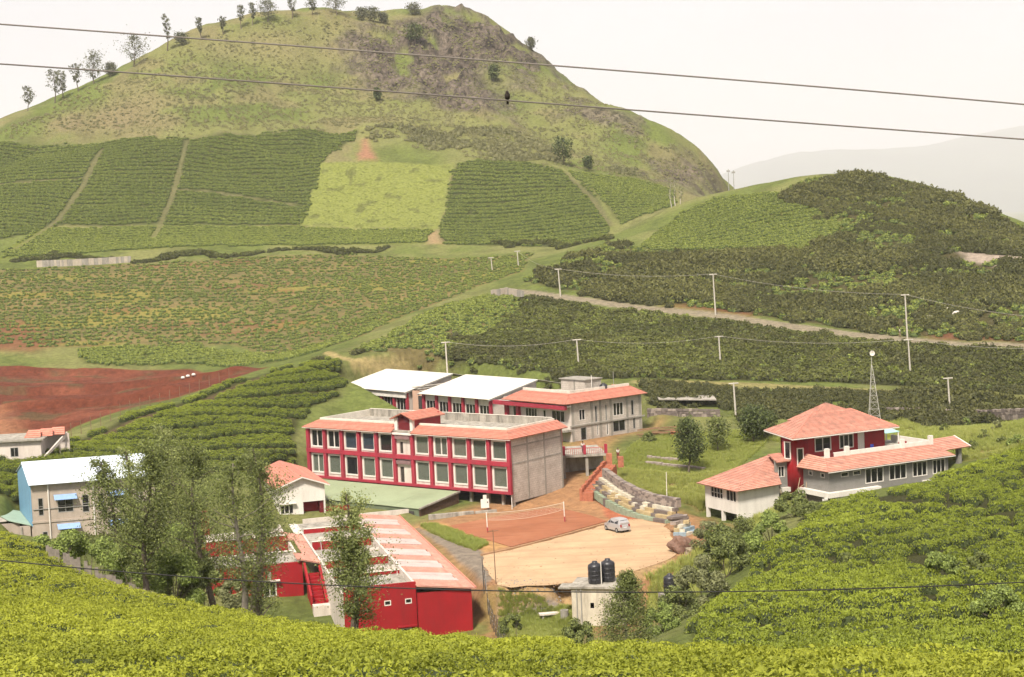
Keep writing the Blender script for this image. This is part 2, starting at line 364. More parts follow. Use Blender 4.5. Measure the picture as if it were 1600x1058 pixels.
sd = sdist(F['pale'], x, y); paint((1 - smooth(-3, 1, sd)) * smooth(0.66, 0.72, fbm(x / 5, y / 5, 3, 131)), (0.11, 0.12, 0.04), 0.8)
paint(pm([(-90, 505), (40, 500), (90, 530), (60, 548), (-90, 545)], 330, 4, 6), soil, 0.8)
paint(pm([(565, 212), (572, 210), (588, 250), (560, 250)], 500, 2, 2), (0.30, 0.16, 0.10))
paint(pm([(668, 362), (684, 360), (694, 382), (668, 382)], 470, 2, 2), (0.30, 0.22, 0.12))
# red cut
sd = sdist(F['redcut'], x + (n2 - 0.5) * 3, y)
rc = 1 - smooth(-0.6, 0.6, sd)
paint(rc, redsoil)
paint(rc * smooth(0.5, 0.66, fbm(x / 18, y / 5, 4, 151)), (0.20, 0.070, 0.042), 0.8)
paint(rc * smooth(0.6, 0.7, fbm(x / 9, y / 2.5, 4, 171)), (0.10, 0.075, 0.04), 0.8)
paint(pm([(-90, 640), (10, 645), (40, 680), (60, 695), (-90, 720)], 225, 3, 4), (0.30, 0.15, 0.085), 0.9)
# paths, roads
for p in PATHS: paint(1 - smooth(0.4, 1.3, dist_line(p, x, y) + (n2 - 0.5) * 1.6), (0.165, 0.155, 0.075), 0.7)
paint(1 - smooth(1.6, 2.6, dist_line(ROAD_TOP, x, y) + (n2 - 0.5) * 1.2), (0.25, 0.215, 0.155))
paint(1 - smooth(1.4, 2.2, dist_line(TRACK_LOW, x, y) + (n2 - 0.5) * 1.0), (0.24, 0.215, 0.09))
paint(1 - smooth(0.5, 1.0, dist_line(SPUR_ROAD, x, y)), (0.32, 0.26, 0.12))
paint(1 - smooth(0.6, 1.3, dist_line(HUMP_PATH, x, y)), (0.10, 0.075, 0.04))
paint((1 - smooth(0.5, 4.0, dist_line([(p[0], p[1] + 6.5) for p in ROAD_TOP[1:]], x, y))) * smooth(0.52, 0.62, n1), soil * 0.9, 0.8)
# around the buildings
tramp = (1 - smooth(-3, 3, sdist([(-14, 206), (-9, 184), (-5.5, 165), (12, 160), (24, 178), (24, 200), (15, 208), (10, 226), (16, 246), (24, 256), (9, 243), (4, 226), (-6, 214)], x + (n2 - 0.5) * 3, y + (n1 - 0.5) * 3)))
paint(tramp, (0.36, 0.20, 0.105))
sd = sdist(F['lawn'], x + (n2 - .5) * 2, y); paint(1 - smooth(-1, 1, sd), (0.165, 0.205, 0.040))
sd = sdist(F['drybank'], x + (n2 - .5) * 3, y); paint(1 - smooth(-1, 1, sd), (0.27, 0.185, 0.085)); paint((1 - smooth(-1, 1, sd)) * smooth(.5, .62, n2), (0.17, 0.14, 0.05), .7)
sd = sdist(F['glade'], x + (n2 - .5) * 2, y); paint(1 - smooth(-1, 1, sd), (0.175, 0.20, 0.050)); paint((1 - smooth(-1, 1, sd)) * smooth(.5, .62, n2), (0.25, 0.21, 0.08), .7)
yp = lambda pts, z0: [onz(a_, b_, z0)[:2] for a_, b_ in pts]
def py_(pts, z0, col, k=1.0, soft=0.4): paint(1 - smooth(-soft, soft, sdist(yp(pts, z0), x + (n2 - .5) * 1.2, y + (n1 - .5) * 1.2)), col, k)
py_([(640, 822), (690, 820), (800, 858), (752, 870), (700, 842), (660, 832)], -0.4, (0.46, 0.27, 0.12))
py_([(655, 826), (690, 829), (764, 858), (742, 868), (705, 855), (672, 838)], -0.6, (0.15, 0.20, 0.030))
py_([(645, 830), (680, 846), (742, 868), (756, 872), (778, 915), (760, 925), (735, 900), (690, 862)], -1.0, (0.25, 0.21, 0.17))
py_([(915, 762), (935, 758), (1006, 806), (984, 812), (950, 800)], 0.8, (0.42, 0.15, 0.085))
lowyard = 1 - smooth(-2, 2, sdist([(-7, 166), (12, 166), (17, 160), (12, 140), (-6, 140), (-8, 158)], x, y))
paint(lowyard, (0.19, 0.185, 0.060)); paint(lowyard * smooth(.52, .62, n2), (0.30, 0.17, 0.085), .8)
py_([(785, 938), (880, 940), (885, 958), (800, 962), (780, 955)], -2.2, (0.22, 0.20, 0.19))
py_([(780, 917), (960, 908), (1010, 892), (1040, 880), (1060, 884), (1000, 905), (880, 922), (780, 930)], -0.6, (0.40, 0.27, 0.14))
paint(pm([(1500, 392), (1620, 398), (1620, 420), (1560, 420), (1510, 408)], 300, 2, 3), (0.34, 0.28, 0.23))
paint(pm([(1440, 440), (1530, 432), (1500, 450), (1400, 458)], 290, 2, 3), soil * 0.7, 0.9)
paint(1 - smooth(-0.5, 0.5, sdist(FG, x, y)), (0.085, 0.080, 0.028))
paint(1 - smooth(-0.5, 0.5, sdist(RTEA, x, y)), (0.050, 0.052, 0.020))  # dark furrow floor: deep shade between the rows put into the soil colour
GROUND_RGB = gc

def frac_(v): return v - np.floor(v)
# rock faces get ledges and blocks
GZ += np.maximum(rockm, rockm2 * 0.5) * ((fbm(x / 7, y / 9, 3, 201) - 0.5) * 9.0 + (0.5 - np.abs(fbm(x / 17, y / 22, 3, 221) - 0.5)) * 9.0 - 2.0)
_rt = np.array([[atd(*q)[0] / q[2], q[2]] for q in RIDGE]); _rd = np.interp(x / y, _rt[:, 0], _rt[:, 1])
GZ += smooth(540, 640, y) * ((fbm(x / 13, y / 16, 3, 241) - 0.5) * 3.5 + smooth(0, 60, _rd - y) * (np.abs(fbm(x / 55, y / 90, 3, 243) - 0.5) * 15 - 3.0)) * (1 - smooth(1000, 1300, y))
_rc = smooth(0, 6, -sdist(F['redcut'], x, y))
GZ += _rc * ((fbm(x / 6, y / 4, 3, 231) - 0.5) * 1.2 + 1.6 * (smooth(0.45, 0.5, frac_((y + 4 * fbm(x / 20, y / 20, 2, 233)) / 24.0)) - smooth(0.5, 0.98, frac_((y + 4 * fbm(x / 20, y / 20, 2, 233)) / 24.0))))

# ------------------------------------------------------------------ material helpers
MATS = {}
def nd(nt, typ, **kw):
    n = nt.nodes.new(typ)
    for k, v in kw.items(): setattr(n, k, v)
    return n
def new_mat(name):
    m = bpy.data.materials.new(name); m.use_nodes = True
    return m, m.node_tree, m.node_tree.nodes['Principled BSDF'], m.node_tree.nodes['Material Output']
def surf(name, col, rough=0.8, var=0.25, scale=1.2, bump=0.3, bscale=None, spec=0.3, stain=None, stain_amt=0.0, metal=0.0, streak=False):
    """painted / plastered / earthy surface: base colour with two scales of variation, grime and a fine bump"""
    if name in MATS: return MATS[name]
    m, nt, b, out = new_mat(name)
    tc = nd(nt, 'ShaderNodeTexCoord')
    no = nd(nt, 'ShaderNodeTexNoise'); no.inputs['Scale'].default_value = scale; no.inputs['Detail'].default_value = 6; no.inputs['Roughness'].default_value = 0.65
    nt.links.new(tc.outputs['Object'], no.inputs['Vector'])
    rp = nd(nt, 'ShaderNodeValToRGB')
    c0 = [max(0, v * (1 - var)) for v in col]; c1 = [min(1, v * (1 + var)) for v in col]
    rp.color_ramp.elements[0].position = 0.3; rp.color_ramp.elements[0].color = (*c0, 1)
    rp.color_ramp.elements[1].position = 0.7; rp.color_ramp.elements[1].color = (*c1, 1)
    nt.links.new(no.outputs['Fac'], rp.inputs['Fac'])
    colout = rp.outputs['Color']
    if stain:
        mp = nd(nt, 'ShaderNodeMapping'); mp.inputs['Scale'].default_value = (2.2, 2.2, 0.35) if streak else (1, 1, 1)
        nt.links.new(tc.outputs['Object'], mp.inputs['Vector'])
        n2_ = nd(nt, 'ShaderNodeTexNoise'); n2_.inputs['Scale'].default_value = scale * 0.7; n2_.inputs['Detail'].default_value = 8; n2_.inputs['Roughness'].default_value = 0.7
        nt.links.new(mp.outputs['Vector'], n2_.inputs['Vector'])
        r2 = nd(nt, 'ShaderNodeValToRGB'); r2.color_ramp.elements[0].position = 0.45; r2.color_ramp.elements[1].position = 0.72
        r2.color_ramp.elements[0].color = (0, 0, 0, 1); r2.color_ramp.elements[1].color = (stain_amt,) * 3 + (1,)
        nt.links.new(n2_.outputs['Fac'], r2.inputs['Fac'])
        mx = nd(nt, 'ShaderNodeMix', data_type='RGBA')
        nt.links.new(r2.outputs['Color'], mx.inputs['Factor']); nt.links.new(colout, mx.inputs[6]); mx.inputs[7].default_value = (*stain, 1)
        colout = mx.outputs[2]
    nt.links.new(colout, b.inputs['Base Color'])
    b.inputs['Roughness'].default_value = rough
    b.inputs['Specular IOR Level'].default_value = spec
    b.inputs['Metallic'].default_value = metal
    if bump:
        bn = nd(nt, 'ShaderNodeTexNoise'); bn.inputs['Scale'].default_value = bscale or scale * 8; bn.inputs['Detail'].default_value = 5
        nt.links.new(tc.outputs['Object'], bn.inputs['Vector'])
        bp = nd(nt, 'ShaderNodeBump'); bp.inputs['Strength'].default_value = bump; bp.inputs['Distance'].default_value = 0.05
        nt.links.new(bn.outputs['Fac'], bp.inputs['Height']); nt.links.new(bp.outputs['Normal'], b.inputs['Normal'])
    MATS[name] = m
    return m
def leafmat(name, dark, light, tint=True, transl=0.25, rough=0.6, dead=None):
    """leaves: colour varies leaf by leaf and bush by bush"""
    if name in MATS: return MATS[name]
    m, nt, b, out = new_mat(name)
    ge = nd(nt, 'ShaderNodeNewGeometry')
    rp = nd(nt, 'ShaderNodeValToRGB')
    rp.color_ramp.elements[0].color = (*dark, 1); rp.color_ramp.elements[1].color = (*light, 1)
    if dead:
        e = rp.color_ramp.elements.new(0.97); e.color = (*light, 1); rp.color_ramp.elements[-1].color = (*dead, 1)
    if tint:
        at = nd(nt, 'ShaderNodeAttribute', attribute_type='INSTANCER', attribute_name='tint')
        ma = nd(nt, 'ShaderNodeMath', operation='MULTIPLY_ADD'); ma.inputs[1].default_value = 0.45
        nt.links.new(ge.outputs['Random Per Island'], ma.inputs[0])
        m2 = nd(nt, 'ShaderNodeMath', operation='MULTIPLY'); m2.inputs[1].default_value = 0.55
        nt.links.new(at.outputs['Fac'], m2.inputs[0]); nt.links.new(m2.outputs[0], ma.inputs[2])
        nt.links.new(ma.outputs[0], rp.inputs['Fac'])
    else:
        nt.links.new(ge.outputs['Random Per Island'], rp.inputs['Fac'])
    b.inputs['Roughness'].default_value = rough; b.inputs['Specular IOR Level'].default_value = 0.25
    nt.links.new(rp.outputs['Color'], b.inputs['Base Color'])
    tr = nd(nt, 'ShaderNodeBsdfTranslucent'); nt.links.new(rp.outputs['Color'], tr.inputs['Color'])
    mx = nd(nt, 'ShaderNodeMixShader'); mx.inputs[0].default_value = transl
    nt.links.new(b.outputs[0], mx.inputs[1]); nt.links.new(tr.outputs[0], mx.inputs[2]); nt.links.new(mx.outputs[0], out.inputs['Surface'])
    MATS[name] = m
    return m

# ------------------------------------------------------------------ terrain mesh
def grid_mesh(name, X, Y, Z):
    nv, nt = X.shape
    co = np.stack([X, Y, Z], -1).reshape(-1, 3).astype(np.float32)
    i = np.arange(nv * nt).reshape(nv, nt)
    q = np.stack([i[:-1, :-1], i[:-1, 1:], i[1:, 1:], i[1:, :-1]], -1).reshape(-1, 4)
    me = bpy.data.meshes.new(name)
    me.vertices.add(len(co)); me.vertices.foreach_set('co', co.ravel())
    me.loops.add(q.size); me.loops.foreach_set('vertex_index', q.ravel().astype(np.int32))
    me.polygons.add(len(q)); me.polygons.foreach_set('loop_start', np.arange(0, q.size, 4, dtype=np.int32))
    me.polygons.foreach_set('use_smooth', np.ones(len(q), bool))
    me.update(calc_edges=True)
    return me
def tagobj(o, label=None, category=None, group=None, kind=None):
    if label: o['label'] = label
    if category: o['category'] = category
    if group: o['group'] = group
    if kind: o['kind'] = kind
    elif category: o['kind'] = 'thing'
    return o
me = grid_mesh('ground', GX, GY, GZ)
ca = me.attributes.new('soil', 'FLOAT_COLOR', 'POINT')
ca.data.foreach_set('color', np.concatenate([GROUND_RGB, np.maximum(rockm, rockm2)[..., None]], -1).reshape(-1).astype(np.float32))
gm, nt, b, out = new_mat('ground')
at = nd(nt, 'ShaderNodeAttribute', attribute_name='soil')
tc = nd(nt, 'ShaderNodeTexCoord')
na = nd(nt, 'ShaderNodeTexNoise'); na.inputs['Scale'].default_value = 0.9; na.inputs['Detail'].default_value = 8; na.inputs['Roughness'].default_value = 0.7
nt.links.new(tc.outputs['Object'], na.inputs['Vector'])
rp = nd(nt, 'ShaderNodeValToRGB'); rp.color_ramp.elements[0].position = 0.3; rp.color_ramp.elements[0].color = (0.62, 0.62, 0.60, 1); rp.color_ramp.elements[1].position = 0.72; rp.color_ramp.elements[1].color = (1.35, 1.32, 1.25, 1)
nt.links.new(na.outputs['Fac'], rp.inputs['Fac'])
mx = nd(nt, 'ShaderNodeMix', data_type='RGBA', blend_type='MULTIPLY'); mx.inputs['Factor'].default_value = 1
nt.links.new(at.outputs['Color'], mx.inputs[6]); nt.links.new(rp.outputs['Color'], mx.inputs[7])
mp_ = nd(nt, 'ShaderNodeMapping'); mp_.inputs['Scale'].default_value = (0.32, 0.16, 0.20); nt.links.new(tc.outputs['Object'], mp_.inputs['Vector'])
vo = nd(nt, 'ShaderNodeTexNoise'); vo.inputs['Scale'].default_value = 1.0; vo.inputs['Detail'].default_value = 12; vo.inputs['Roughness'].default_value = 0.72; vo.inputs['Distortion'].default_value = 1.2; nt.links.new(mp_.outputs['Vector'], vo.inputs['Vector'])
vr_ = nd(nt, 'ShaderNodeValToRGB'); vr_.color_ramp.elements[0].color = (0.22, 0.22, 0.20, 1); vr_.color_ramp.elements[0].position = 0.40; vr_.color_ramp.elements[1].position = 0.58; vr_.color_ramp.elements[1].color = (1.25, 1.22, 1.18, 1); nt.links.new(vo.outputs['Fac'], vr_.inputs['Fac'])
mr = nd(nt, 'ShaderNodeMix', data_type='RGBA', blend_type='MULTIPLY'); nt.links.new(at.outputs['Alpha'], mr.inputs['Factor']); nt.links.new(mx.outputs[2], mr.inputs[6]); nt.links.new(vr_.outputs['Color'], mr.inputs[7]); nt.links.new(mr.outputs[2], b.inputs['Base Color'])
b.inputs['Roughness'].default_value = 0.95; b.inputs['Specular IOR Level'].default_value = 0.1
nb = nd(nt, 'ShaderNodeTexNoise'); nb.inputs['Scale'].default_value = 0.8; nb.inputs['Detail'].default_value = 9; nb.inputs['Roughness'].default_value = 0.75
nt.links.new(tc.outputs['Object'], nb.inputs['Vector'])
bp = nd(nt, 'ShaderNodeBump'); bp.inputs['Strength'].default_value = 0.8; bp.inputs['Distance'].default_value = 0.7
nt.links.new(nb.outputs['Fac'], bp.inputs['Height']); nt.links.new(bp.outputs['Normal'], b.inputs['Normal'])
me.materials.append(gm)
ground = bpy.data.objects.new('ground', me); COL.objects.link(ground)
tagobj(ground, kind='structure')

# far mountains in the haze
def far_range(name, D, prof, depth, base=-62.0, seed=0):
    t = np.linspace(-1.2, 1.4, 240); v = np.linspace(-1, 1, 40)
    px = [(p[0] - 800) / FPX for p in prof]; zz = [EYE + 0.0 + ray(p[0], p[1])[2] / ray(p[0], p[1])[1] * D for p in prof]
    top = np.interp(t, px, zz)
    T, V = np.meshgrid(t, v)
    X = T * D; Y = D + V * depth + 0 * T
    n = fbm(X / 1300, Y / 1000, 5, 300 + seed)
    Z = base + (top[None] - base) * (1 - np.abs(V) ** 1.3) + (n - 0.5) * 320 * (1 - np.abs(V))
    m_ = grid_mesh(name, X, Y, Z); m_.materials.append(surf('far_forest', (0.07, 0.085, 0.045), 0.95, 0.3, 0.0015, 0))
    o = bpy.data.objects.new(name, m_); COL.objects.link(o); tagobj(o, kind='structure')
far_range('hills', 20000.0, ((-2500, 330), (-600, 395), (700, 372), (1000, 320), (1130, 280), (1190, 252), (1250, 236), (1330, 233), (1400, 232), (1480, 222), (1560, 212), (1640, 204), (1900, 200), (3000, 260)), 4500)

# ------------------------------------------------------------------ leafy bush meshes
def quads_mesh(name, co, mats, midx=None, smooth_=False):
    """co: (n,4,3) array of quads"""
    n = len(co); me = bpy.data.meshes.new(name)
    me.vertices.add(n * 4); me.vertices.foreach_set('co', co.reshape(-1).astype(np.float32))
    me.loops.add(n * 4); me.loops.foreach_set('vertex_index', np.arange(n * 4, dtype=np.int32))
    me.polygons.add(n); me.polygons.foreach_set('loop_start', np.arange(0, n * 4, 4, dtype=np.int32))
    if midx is not None: me.polygons.foreach_set('material_index', np.asarray(midx, np.int32))
    me.update(calc_edges=True)
    for m in mats: me.materials.append(m)
    return me
def leaf_quads(P, N, L, rng, tilt=0.7, wide=0.5, up=0.0):
    n = len(P)
    N = N + rng.normal(0, tilt, (n, 3)); N[:, 2] += up
    N /= np.linalg.norm(N, axis=1)[:, None] + 1e-9
    a = rng.normal(0, 1, (n, 3)); T = np.cross(N, a); T /= np.linalg.norm(T, axis=1)[:, None] + 1e-9
    B = np.cross(N, T); L = (L * rng.uniform(0.65, 1.3, n))[:, None]
    return np.stack([P - T * L * 0.5, P + B * L * 0.5 * wide, P + T * L * 0.5 + N * L * 0.12, P - B * L * 0.5 * wide], 1)
def dome_quads(Rr, h, seg=9, rings=3, z0=0.0):
    q = []
    def pt(i, j):
        a = 2 * PI * i / seg; s = j / rings; r = Rr * math.cos(s * PI / 2) ** 0.45; return (r * math.cos(a), r * math.sin(a), z0 + h * math.sin(s * PI / 2))
    for j in range(rings):
        for i in range(seg): q.append([pt(i, j), pt(i + 1, j), pt(i + 1, j + 1), pt(i, j + 1)])
    return np.array(q)
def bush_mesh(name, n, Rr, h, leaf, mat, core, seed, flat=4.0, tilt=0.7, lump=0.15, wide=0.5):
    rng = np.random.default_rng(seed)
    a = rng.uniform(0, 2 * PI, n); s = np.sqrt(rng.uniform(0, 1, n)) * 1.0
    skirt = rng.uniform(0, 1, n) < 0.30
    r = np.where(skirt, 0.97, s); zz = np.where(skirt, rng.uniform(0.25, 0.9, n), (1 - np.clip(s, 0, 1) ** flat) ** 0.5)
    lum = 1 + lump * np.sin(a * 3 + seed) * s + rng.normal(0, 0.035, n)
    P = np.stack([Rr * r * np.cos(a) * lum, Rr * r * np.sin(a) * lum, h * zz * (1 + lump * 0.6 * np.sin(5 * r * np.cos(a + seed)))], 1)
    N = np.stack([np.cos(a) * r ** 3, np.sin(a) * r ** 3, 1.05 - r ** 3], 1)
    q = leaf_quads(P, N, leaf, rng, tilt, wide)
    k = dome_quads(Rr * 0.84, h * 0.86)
    return quads_mesh(name, np.concatenate([q, k]), [mat, core], np.r_[np.where(skirt & (zz < 0.72), 1, 0), np.ones(len(k))])  # lower sides and core: older leaves, plus furrow shade put into the colour

core_m = surf('old_leaves_shaded', (0.042, 0.056, 0.016), 0.9, 0.3, 3, 0)  # old leaf colour, darkened further to paint in the shade inside the bush
tea_near = leafmat('tea_flush', (0.125, 0.150, 0.016), (0.45, 0.48, 0.050), True, 0.3)
tea_mid = leafmat('tea_leaves', (0.085, 0.115, 0.016), (0.37, 0.43, 0.044), True, 0.25)
tea_hill = leafmat('tea_leaves_hill', (0.122, 0.152, 0.036), (0.335, 0.38, 0.080), True, 0.2)
scrub_m = leafmat('scrub_leaves', (0.055, 0.058, 0.021), (0.215, 0.215, 0.070), True, 0.2)
grass_m = leafmat('grass_blades', (0.26, 0.34, 0.06), (0.50, 0.50, 0.16), True, 0.5)
tea_dark = leafmat('tea_leaves_dark', (0.055, 0.066, 0.020), (0.21, 0.225, 0.053), True, 0.2)
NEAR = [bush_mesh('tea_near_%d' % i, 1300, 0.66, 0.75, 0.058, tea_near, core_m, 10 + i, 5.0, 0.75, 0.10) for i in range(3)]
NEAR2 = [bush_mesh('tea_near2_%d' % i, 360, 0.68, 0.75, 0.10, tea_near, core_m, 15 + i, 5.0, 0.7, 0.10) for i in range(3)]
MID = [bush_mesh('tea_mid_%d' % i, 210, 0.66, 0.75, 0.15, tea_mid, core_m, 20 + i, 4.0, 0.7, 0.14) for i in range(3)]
hill_core = surf('hill_twigs_shaded', (0.085, 0.115, 0.034), 0.9, 0.3, 3, 0)
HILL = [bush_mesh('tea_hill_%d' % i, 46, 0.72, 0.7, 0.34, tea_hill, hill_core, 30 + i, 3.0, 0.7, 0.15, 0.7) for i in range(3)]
scrub_core = surf('scrub_twigs_shaded', (0.050, 0.054, 0.020), 0.9, 0.3, 3, 0)
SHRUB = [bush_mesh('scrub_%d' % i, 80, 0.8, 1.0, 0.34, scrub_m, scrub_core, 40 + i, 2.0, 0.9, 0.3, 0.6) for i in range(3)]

heath_m = leafmat('heath_leaves', (0.135, 0.140, 0.062), (0.29, 0.275, 0.125), True, 0.25)
HEATH = [bush_mesh('heath_%d' % i, 60, 0.8, 0.8, 0.36, heath_m, heath_m, 50 + i, 2.0, 0.9, 0.35, 0.6) for i in range(3)]
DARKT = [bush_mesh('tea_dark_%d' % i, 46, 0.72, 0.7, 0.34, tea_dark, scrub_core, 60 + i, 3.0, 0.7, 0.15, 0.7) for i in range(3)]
def scatter_tree(meshes):
    """node group: one copy of a bush on every point, picked by the 'kind_of' number"""
    ng = bpy.data.node_groups.new('bushes', 'GeometryNodeTree')
    ng.interface.new_socket('Geometry', in_out='INPUT', socket_type='NodeSocketGeometry'); ng.interface.new_socket('Geometry', in_out='OUTPUT', socket_type='NodeSocketGeometry')
    gi = ng.nodes.new('NodeGroupInput'); go = ng.nodes.new('NodeGroupOutput'); jn = ng.nodes.new('GeometryNodeJoinGeometry')
    def named(n, t):
        a = ng.nodes.new('GeometryNodeInputNamedAttribute'); a.data_type = t; a.inputs['Name'].default_value = n; return a
    sc_ = named('scl', 'FLOAT_VECTOR'); ro = named('rot', 'FLOAT_VECTOR'); vr = named('kind_of', 'INT')
    for i, m in enumerate(meshes):
        src = bpy.data.objects.new('bush_source', m)
        oi = ng.nodes.new('GeometryNodeObjectInfo'); oi.inputs['Object'].default_value = src; oi.inputs['As Instance'].default_value = True
        cp = ng.nodes.new('FunctionNodeCompare'); cp.data_type = 'INT'; cp.operation = 'EQUAL'; cp.inputs[3].default_value = i
        ng.links.new(vr.outputs['Attribute'], cp.inputs[2])
        ip = ng.nodes.new('GeometryNodeInstanceOnPoints')
        ng.links.new(gi.outputs[0], ip.inputs['Points']); ng.links.new(oi.outputs['Geometry'], ip.inputs['Instance']); ng.links.new(cp.outputs[0], ip.inputs['Selection'])
        ng.links.new(ro.outputs['Attribute'], ip.inputs['Rotation']); ng.links.new(sc_.outputs['Attribute'], ip.inputs['Scale'])
        ng.links.new(ip.outputs['Instances'], jn.inputs[0])
    ng.links.new(jn.outputs[0], go.inputs[0])
    return ng
NGS = {}
NINST = 0
def scatter(name, X, Y, meshes, scl, tint, label, category, zoff=0.0, Z=None, rotz=None):
    global NINST
    X = np.asarray(X); Y = np.asarray(Y); n = len(X)
    k = np.abs(X / Y) < 0.375
    X, Y = X[k], Y[k]; scl = np.asarray(scl)[k]; tint = np.asarray(tint)[k]; rotz = None if rotz is None else rotz[k]
    n = len(X); NINST += n
    Z = H(X, Y) + zoff if Z is None else Z[k]
    me = bpy.data.meshes.new(name); me.vertices.add(n)
    me.vertices.foreach_set('co', np.stack([X, Y, Z], 1).astype(np.float32).ravel())
    a = me.attributes.new('scl', 'FLOAT_VECTOR', 'POINT'); a.data.foreach_set('vector', scl.astype(np.float32).ravel())
    rot = np.zeros((n, 3)); rot[:, 2] = RNG.uniform(0, 2 * PI, n) if rotz is None else rotz; rot[:, :2] = RNG.normal(0, 0.07, (n, 2))
    a = me.attributes.new('rot', 'FLOAT_VECTOR', 'POINT'); a.data.foreach_set('vector', rot.astype(np.float32).ravel())
    a = me.attributes.new('kind_of', 'INT', 'POINT'); a.data.foreach_set('value', RNG.integers(0, len(meshes), n).astype(np.int32))
    a = me.attributes.new('tint', 'FLOAT', 'POINT'); a.data.foreach_set('value', np.clip(tint, 0, 1).astype(np.float32))
    o = bpy.data.objects.new(name, me); COL.objects.link(o)
    key = meshes[0].name
    if key not in NGS: NGS[key] = scatter_tree(meshes)
    md = o.modifiers.new('bushes', 'NODES'); md.node_group = NGS[key]
    tagobj(o, label, category, kind='stuff')
    return o
def field_points(poly, ds, dr, ang=0.0, jit=0.25):
    q = np.array([p[:2] for p in poly]); cx, cy = q.mean(0); ca, sa = math.cos(ang), math.sin(ang)
    u = (q[:, 0] - cx) * ca + (q[:, 1] - cy) * sa; w = -(q[:, 0] - cx) * sa + (q[:, 1] - cy) * ca
    U, W = np.meshgrid(np.arange(u.min(), u.max(), ds), np.arange(w.min(), w.max(), dr))
    U = U + (np.arange(U.shape[0]) % 2)[:, None] * ds * 0.5
    U = (U + RNG.uniform(-jit, jit, U.shape) * ds).ravel(); W = (W + RNG.uniform(-jit, jit, W.shape) * dr).ravel()
    X = cx + U * ca - W * sa; Y = cy + U * sa + W * ca
    k = inside(poly, X + (fbm(X / 5, Y / 5, 3, 901) - 0.5) * 4, Y + (fbm(X / 5, Y / 5, 3, 905) - 0.5) * 4)
    return X[k], Y[k]
def frac(v): return v - np.floor(v)
def vec(n, s, sz=None):
    s = np.broadcast_to(s, (n,)); return np.stack([s, s, s if sz is None else np.broadcast_to(sz, (n,))], 1)

# --- tea under the camera
X, Y = field_points(FG, 0.86, 0.86, 0.2, 0.3)
w = Y + 5 * fbm(X / 14, Y / 14, 3, 401) + 0.45 * X
lane = ((frac(w / 6.5) < 0.24) & (fbm(X / 9, Y / 9, 2, 407) > 0.42)) | (vnoise(X / 2.0, Y / 2.0, 405) < 0.10)
k = ~lane & (Y > 9); X, Y = X[k], Y[k]
t = 0.60 + 1.1 * (fbm(X / 6, Y / 6, 4, 411) - 0.5) + 0.7 * (fbm(X / 25, Y / 25, 2, 413) - 0.5) + RNG.normal(0, 0.13, len(X))
s = RNG.uniform(0.85, 1.2, len(X)); sz = s * RNG.uniform(0.8, 1.15, len(X))
nr = Y < 60
scatter('tea_bushes', X[nr], Y[nr], NEAR, vec(nr.sum(), s[nr], sz[nr]), t[nr], 'bright yellow-green tea bushes of the nearest slope along the bottom edge', 'tea bushes', -0.45)
nr = ~nr
scatter('tea_bushes', X[nr], Y[nr], NEAR2, vec(nr.sum(), s[nr], sz[nr]), t[nr], 'bright yellow-green tea slope in front of the fence and tall trees', 'tea bushes', -0.4)
# --- tea bank on the right
X, Y = field_points(RTEA, 0.8, 0.8, 0.1, 0.3)
w = Y + 9 * fbm(X / 22, Y / 22, 3, 421) - 0.25 * X
rowid = np.floor(w / 5.6)
cross = X + 5 * fbm(X / 9, Y / 9, 3, 427) + rowid * 3.7
lane = (frac(w / 5.6) < 0.40 + 0.14 * fbm(X / 12, Y / 12, 2, 424)) & (fbm(X / 8, Y / 8, 2, 423) > 0.33) | ((frac(cross / 8.0) < 0.20) & (fbm(X / 6, Y / 6, 2, 429) > 0.42))
lane |= dist_line([(p[0], p[1]) for p in (cast(1340, 775, 100), cast(1420, 790, 100), cast(1535, 800, 100))], X, Y) < 1.5
lane |= dist_line([(p[0], p[1]) for p in (cast(1440, 880, 60), cast(1500, 905, 60), cast(1640, 895, 60))], X, Y) < 1.6
k = ~lane; X, Y, w = X[k], Y[k], w[k]
t = 0.46 + 0.8 * (fbm(X / 12, Y / 12, 3, 431) - 0.5) + 0.2 * (frac(w / 5.6) - 0.5) + RNG.normal(0, 0.10, len(X)) + 0.16 * smooth(120, 175, Y)
sc_ = RNG.uniform(0.85, 1.2, len(X))
scatter('tea_bushes', X, Y, MID, vec(len(X), sc_, sc_ * RNG.uniform(1.05, 1.6, len(X))), t, 'mounded green tea bushes on the bank below the red house', 'tea bushes', -0.3)
# --- tea hump behind the white roofed hall
X, Y = field_points(F['hump'], 0.85, 0.85, 0.3, 0.3)
w = Y * 0.86 - X * 0.5 + 10 * fbm(X / 30, Y / 30, 3, 441)
lane = (frac(w / 5.2) < 0.34) & (fbm(X / 14, Y / 14, 2, 443) > 0.30) | (dist_line(HUMP_PATH, X, Y) < 1.3) | (vnoise(X / 1.8, Y / 1.8, 444) < 0.06)
k = ~lane; X, Y = X[k], Y[k]
t = 0.40 + 0.6 * (fbm(X / 12, Y / 12, 3, 446) - 0.5) + RNG.normal(0, 0.08, len(X)) + 0.30 * (1 - smooth(2, 8, dist_line([(p[0] - 0.5, p[1] + 2.5) for p in HUMP_PATH], X, Y)))
scatter('tea_bushes', X, Y, MID, vec(len(X), RNG.uniform(0.9, 1.15, len(X))), t, 'green tea field with curving dark furrows left of the school', 'tea bushes')
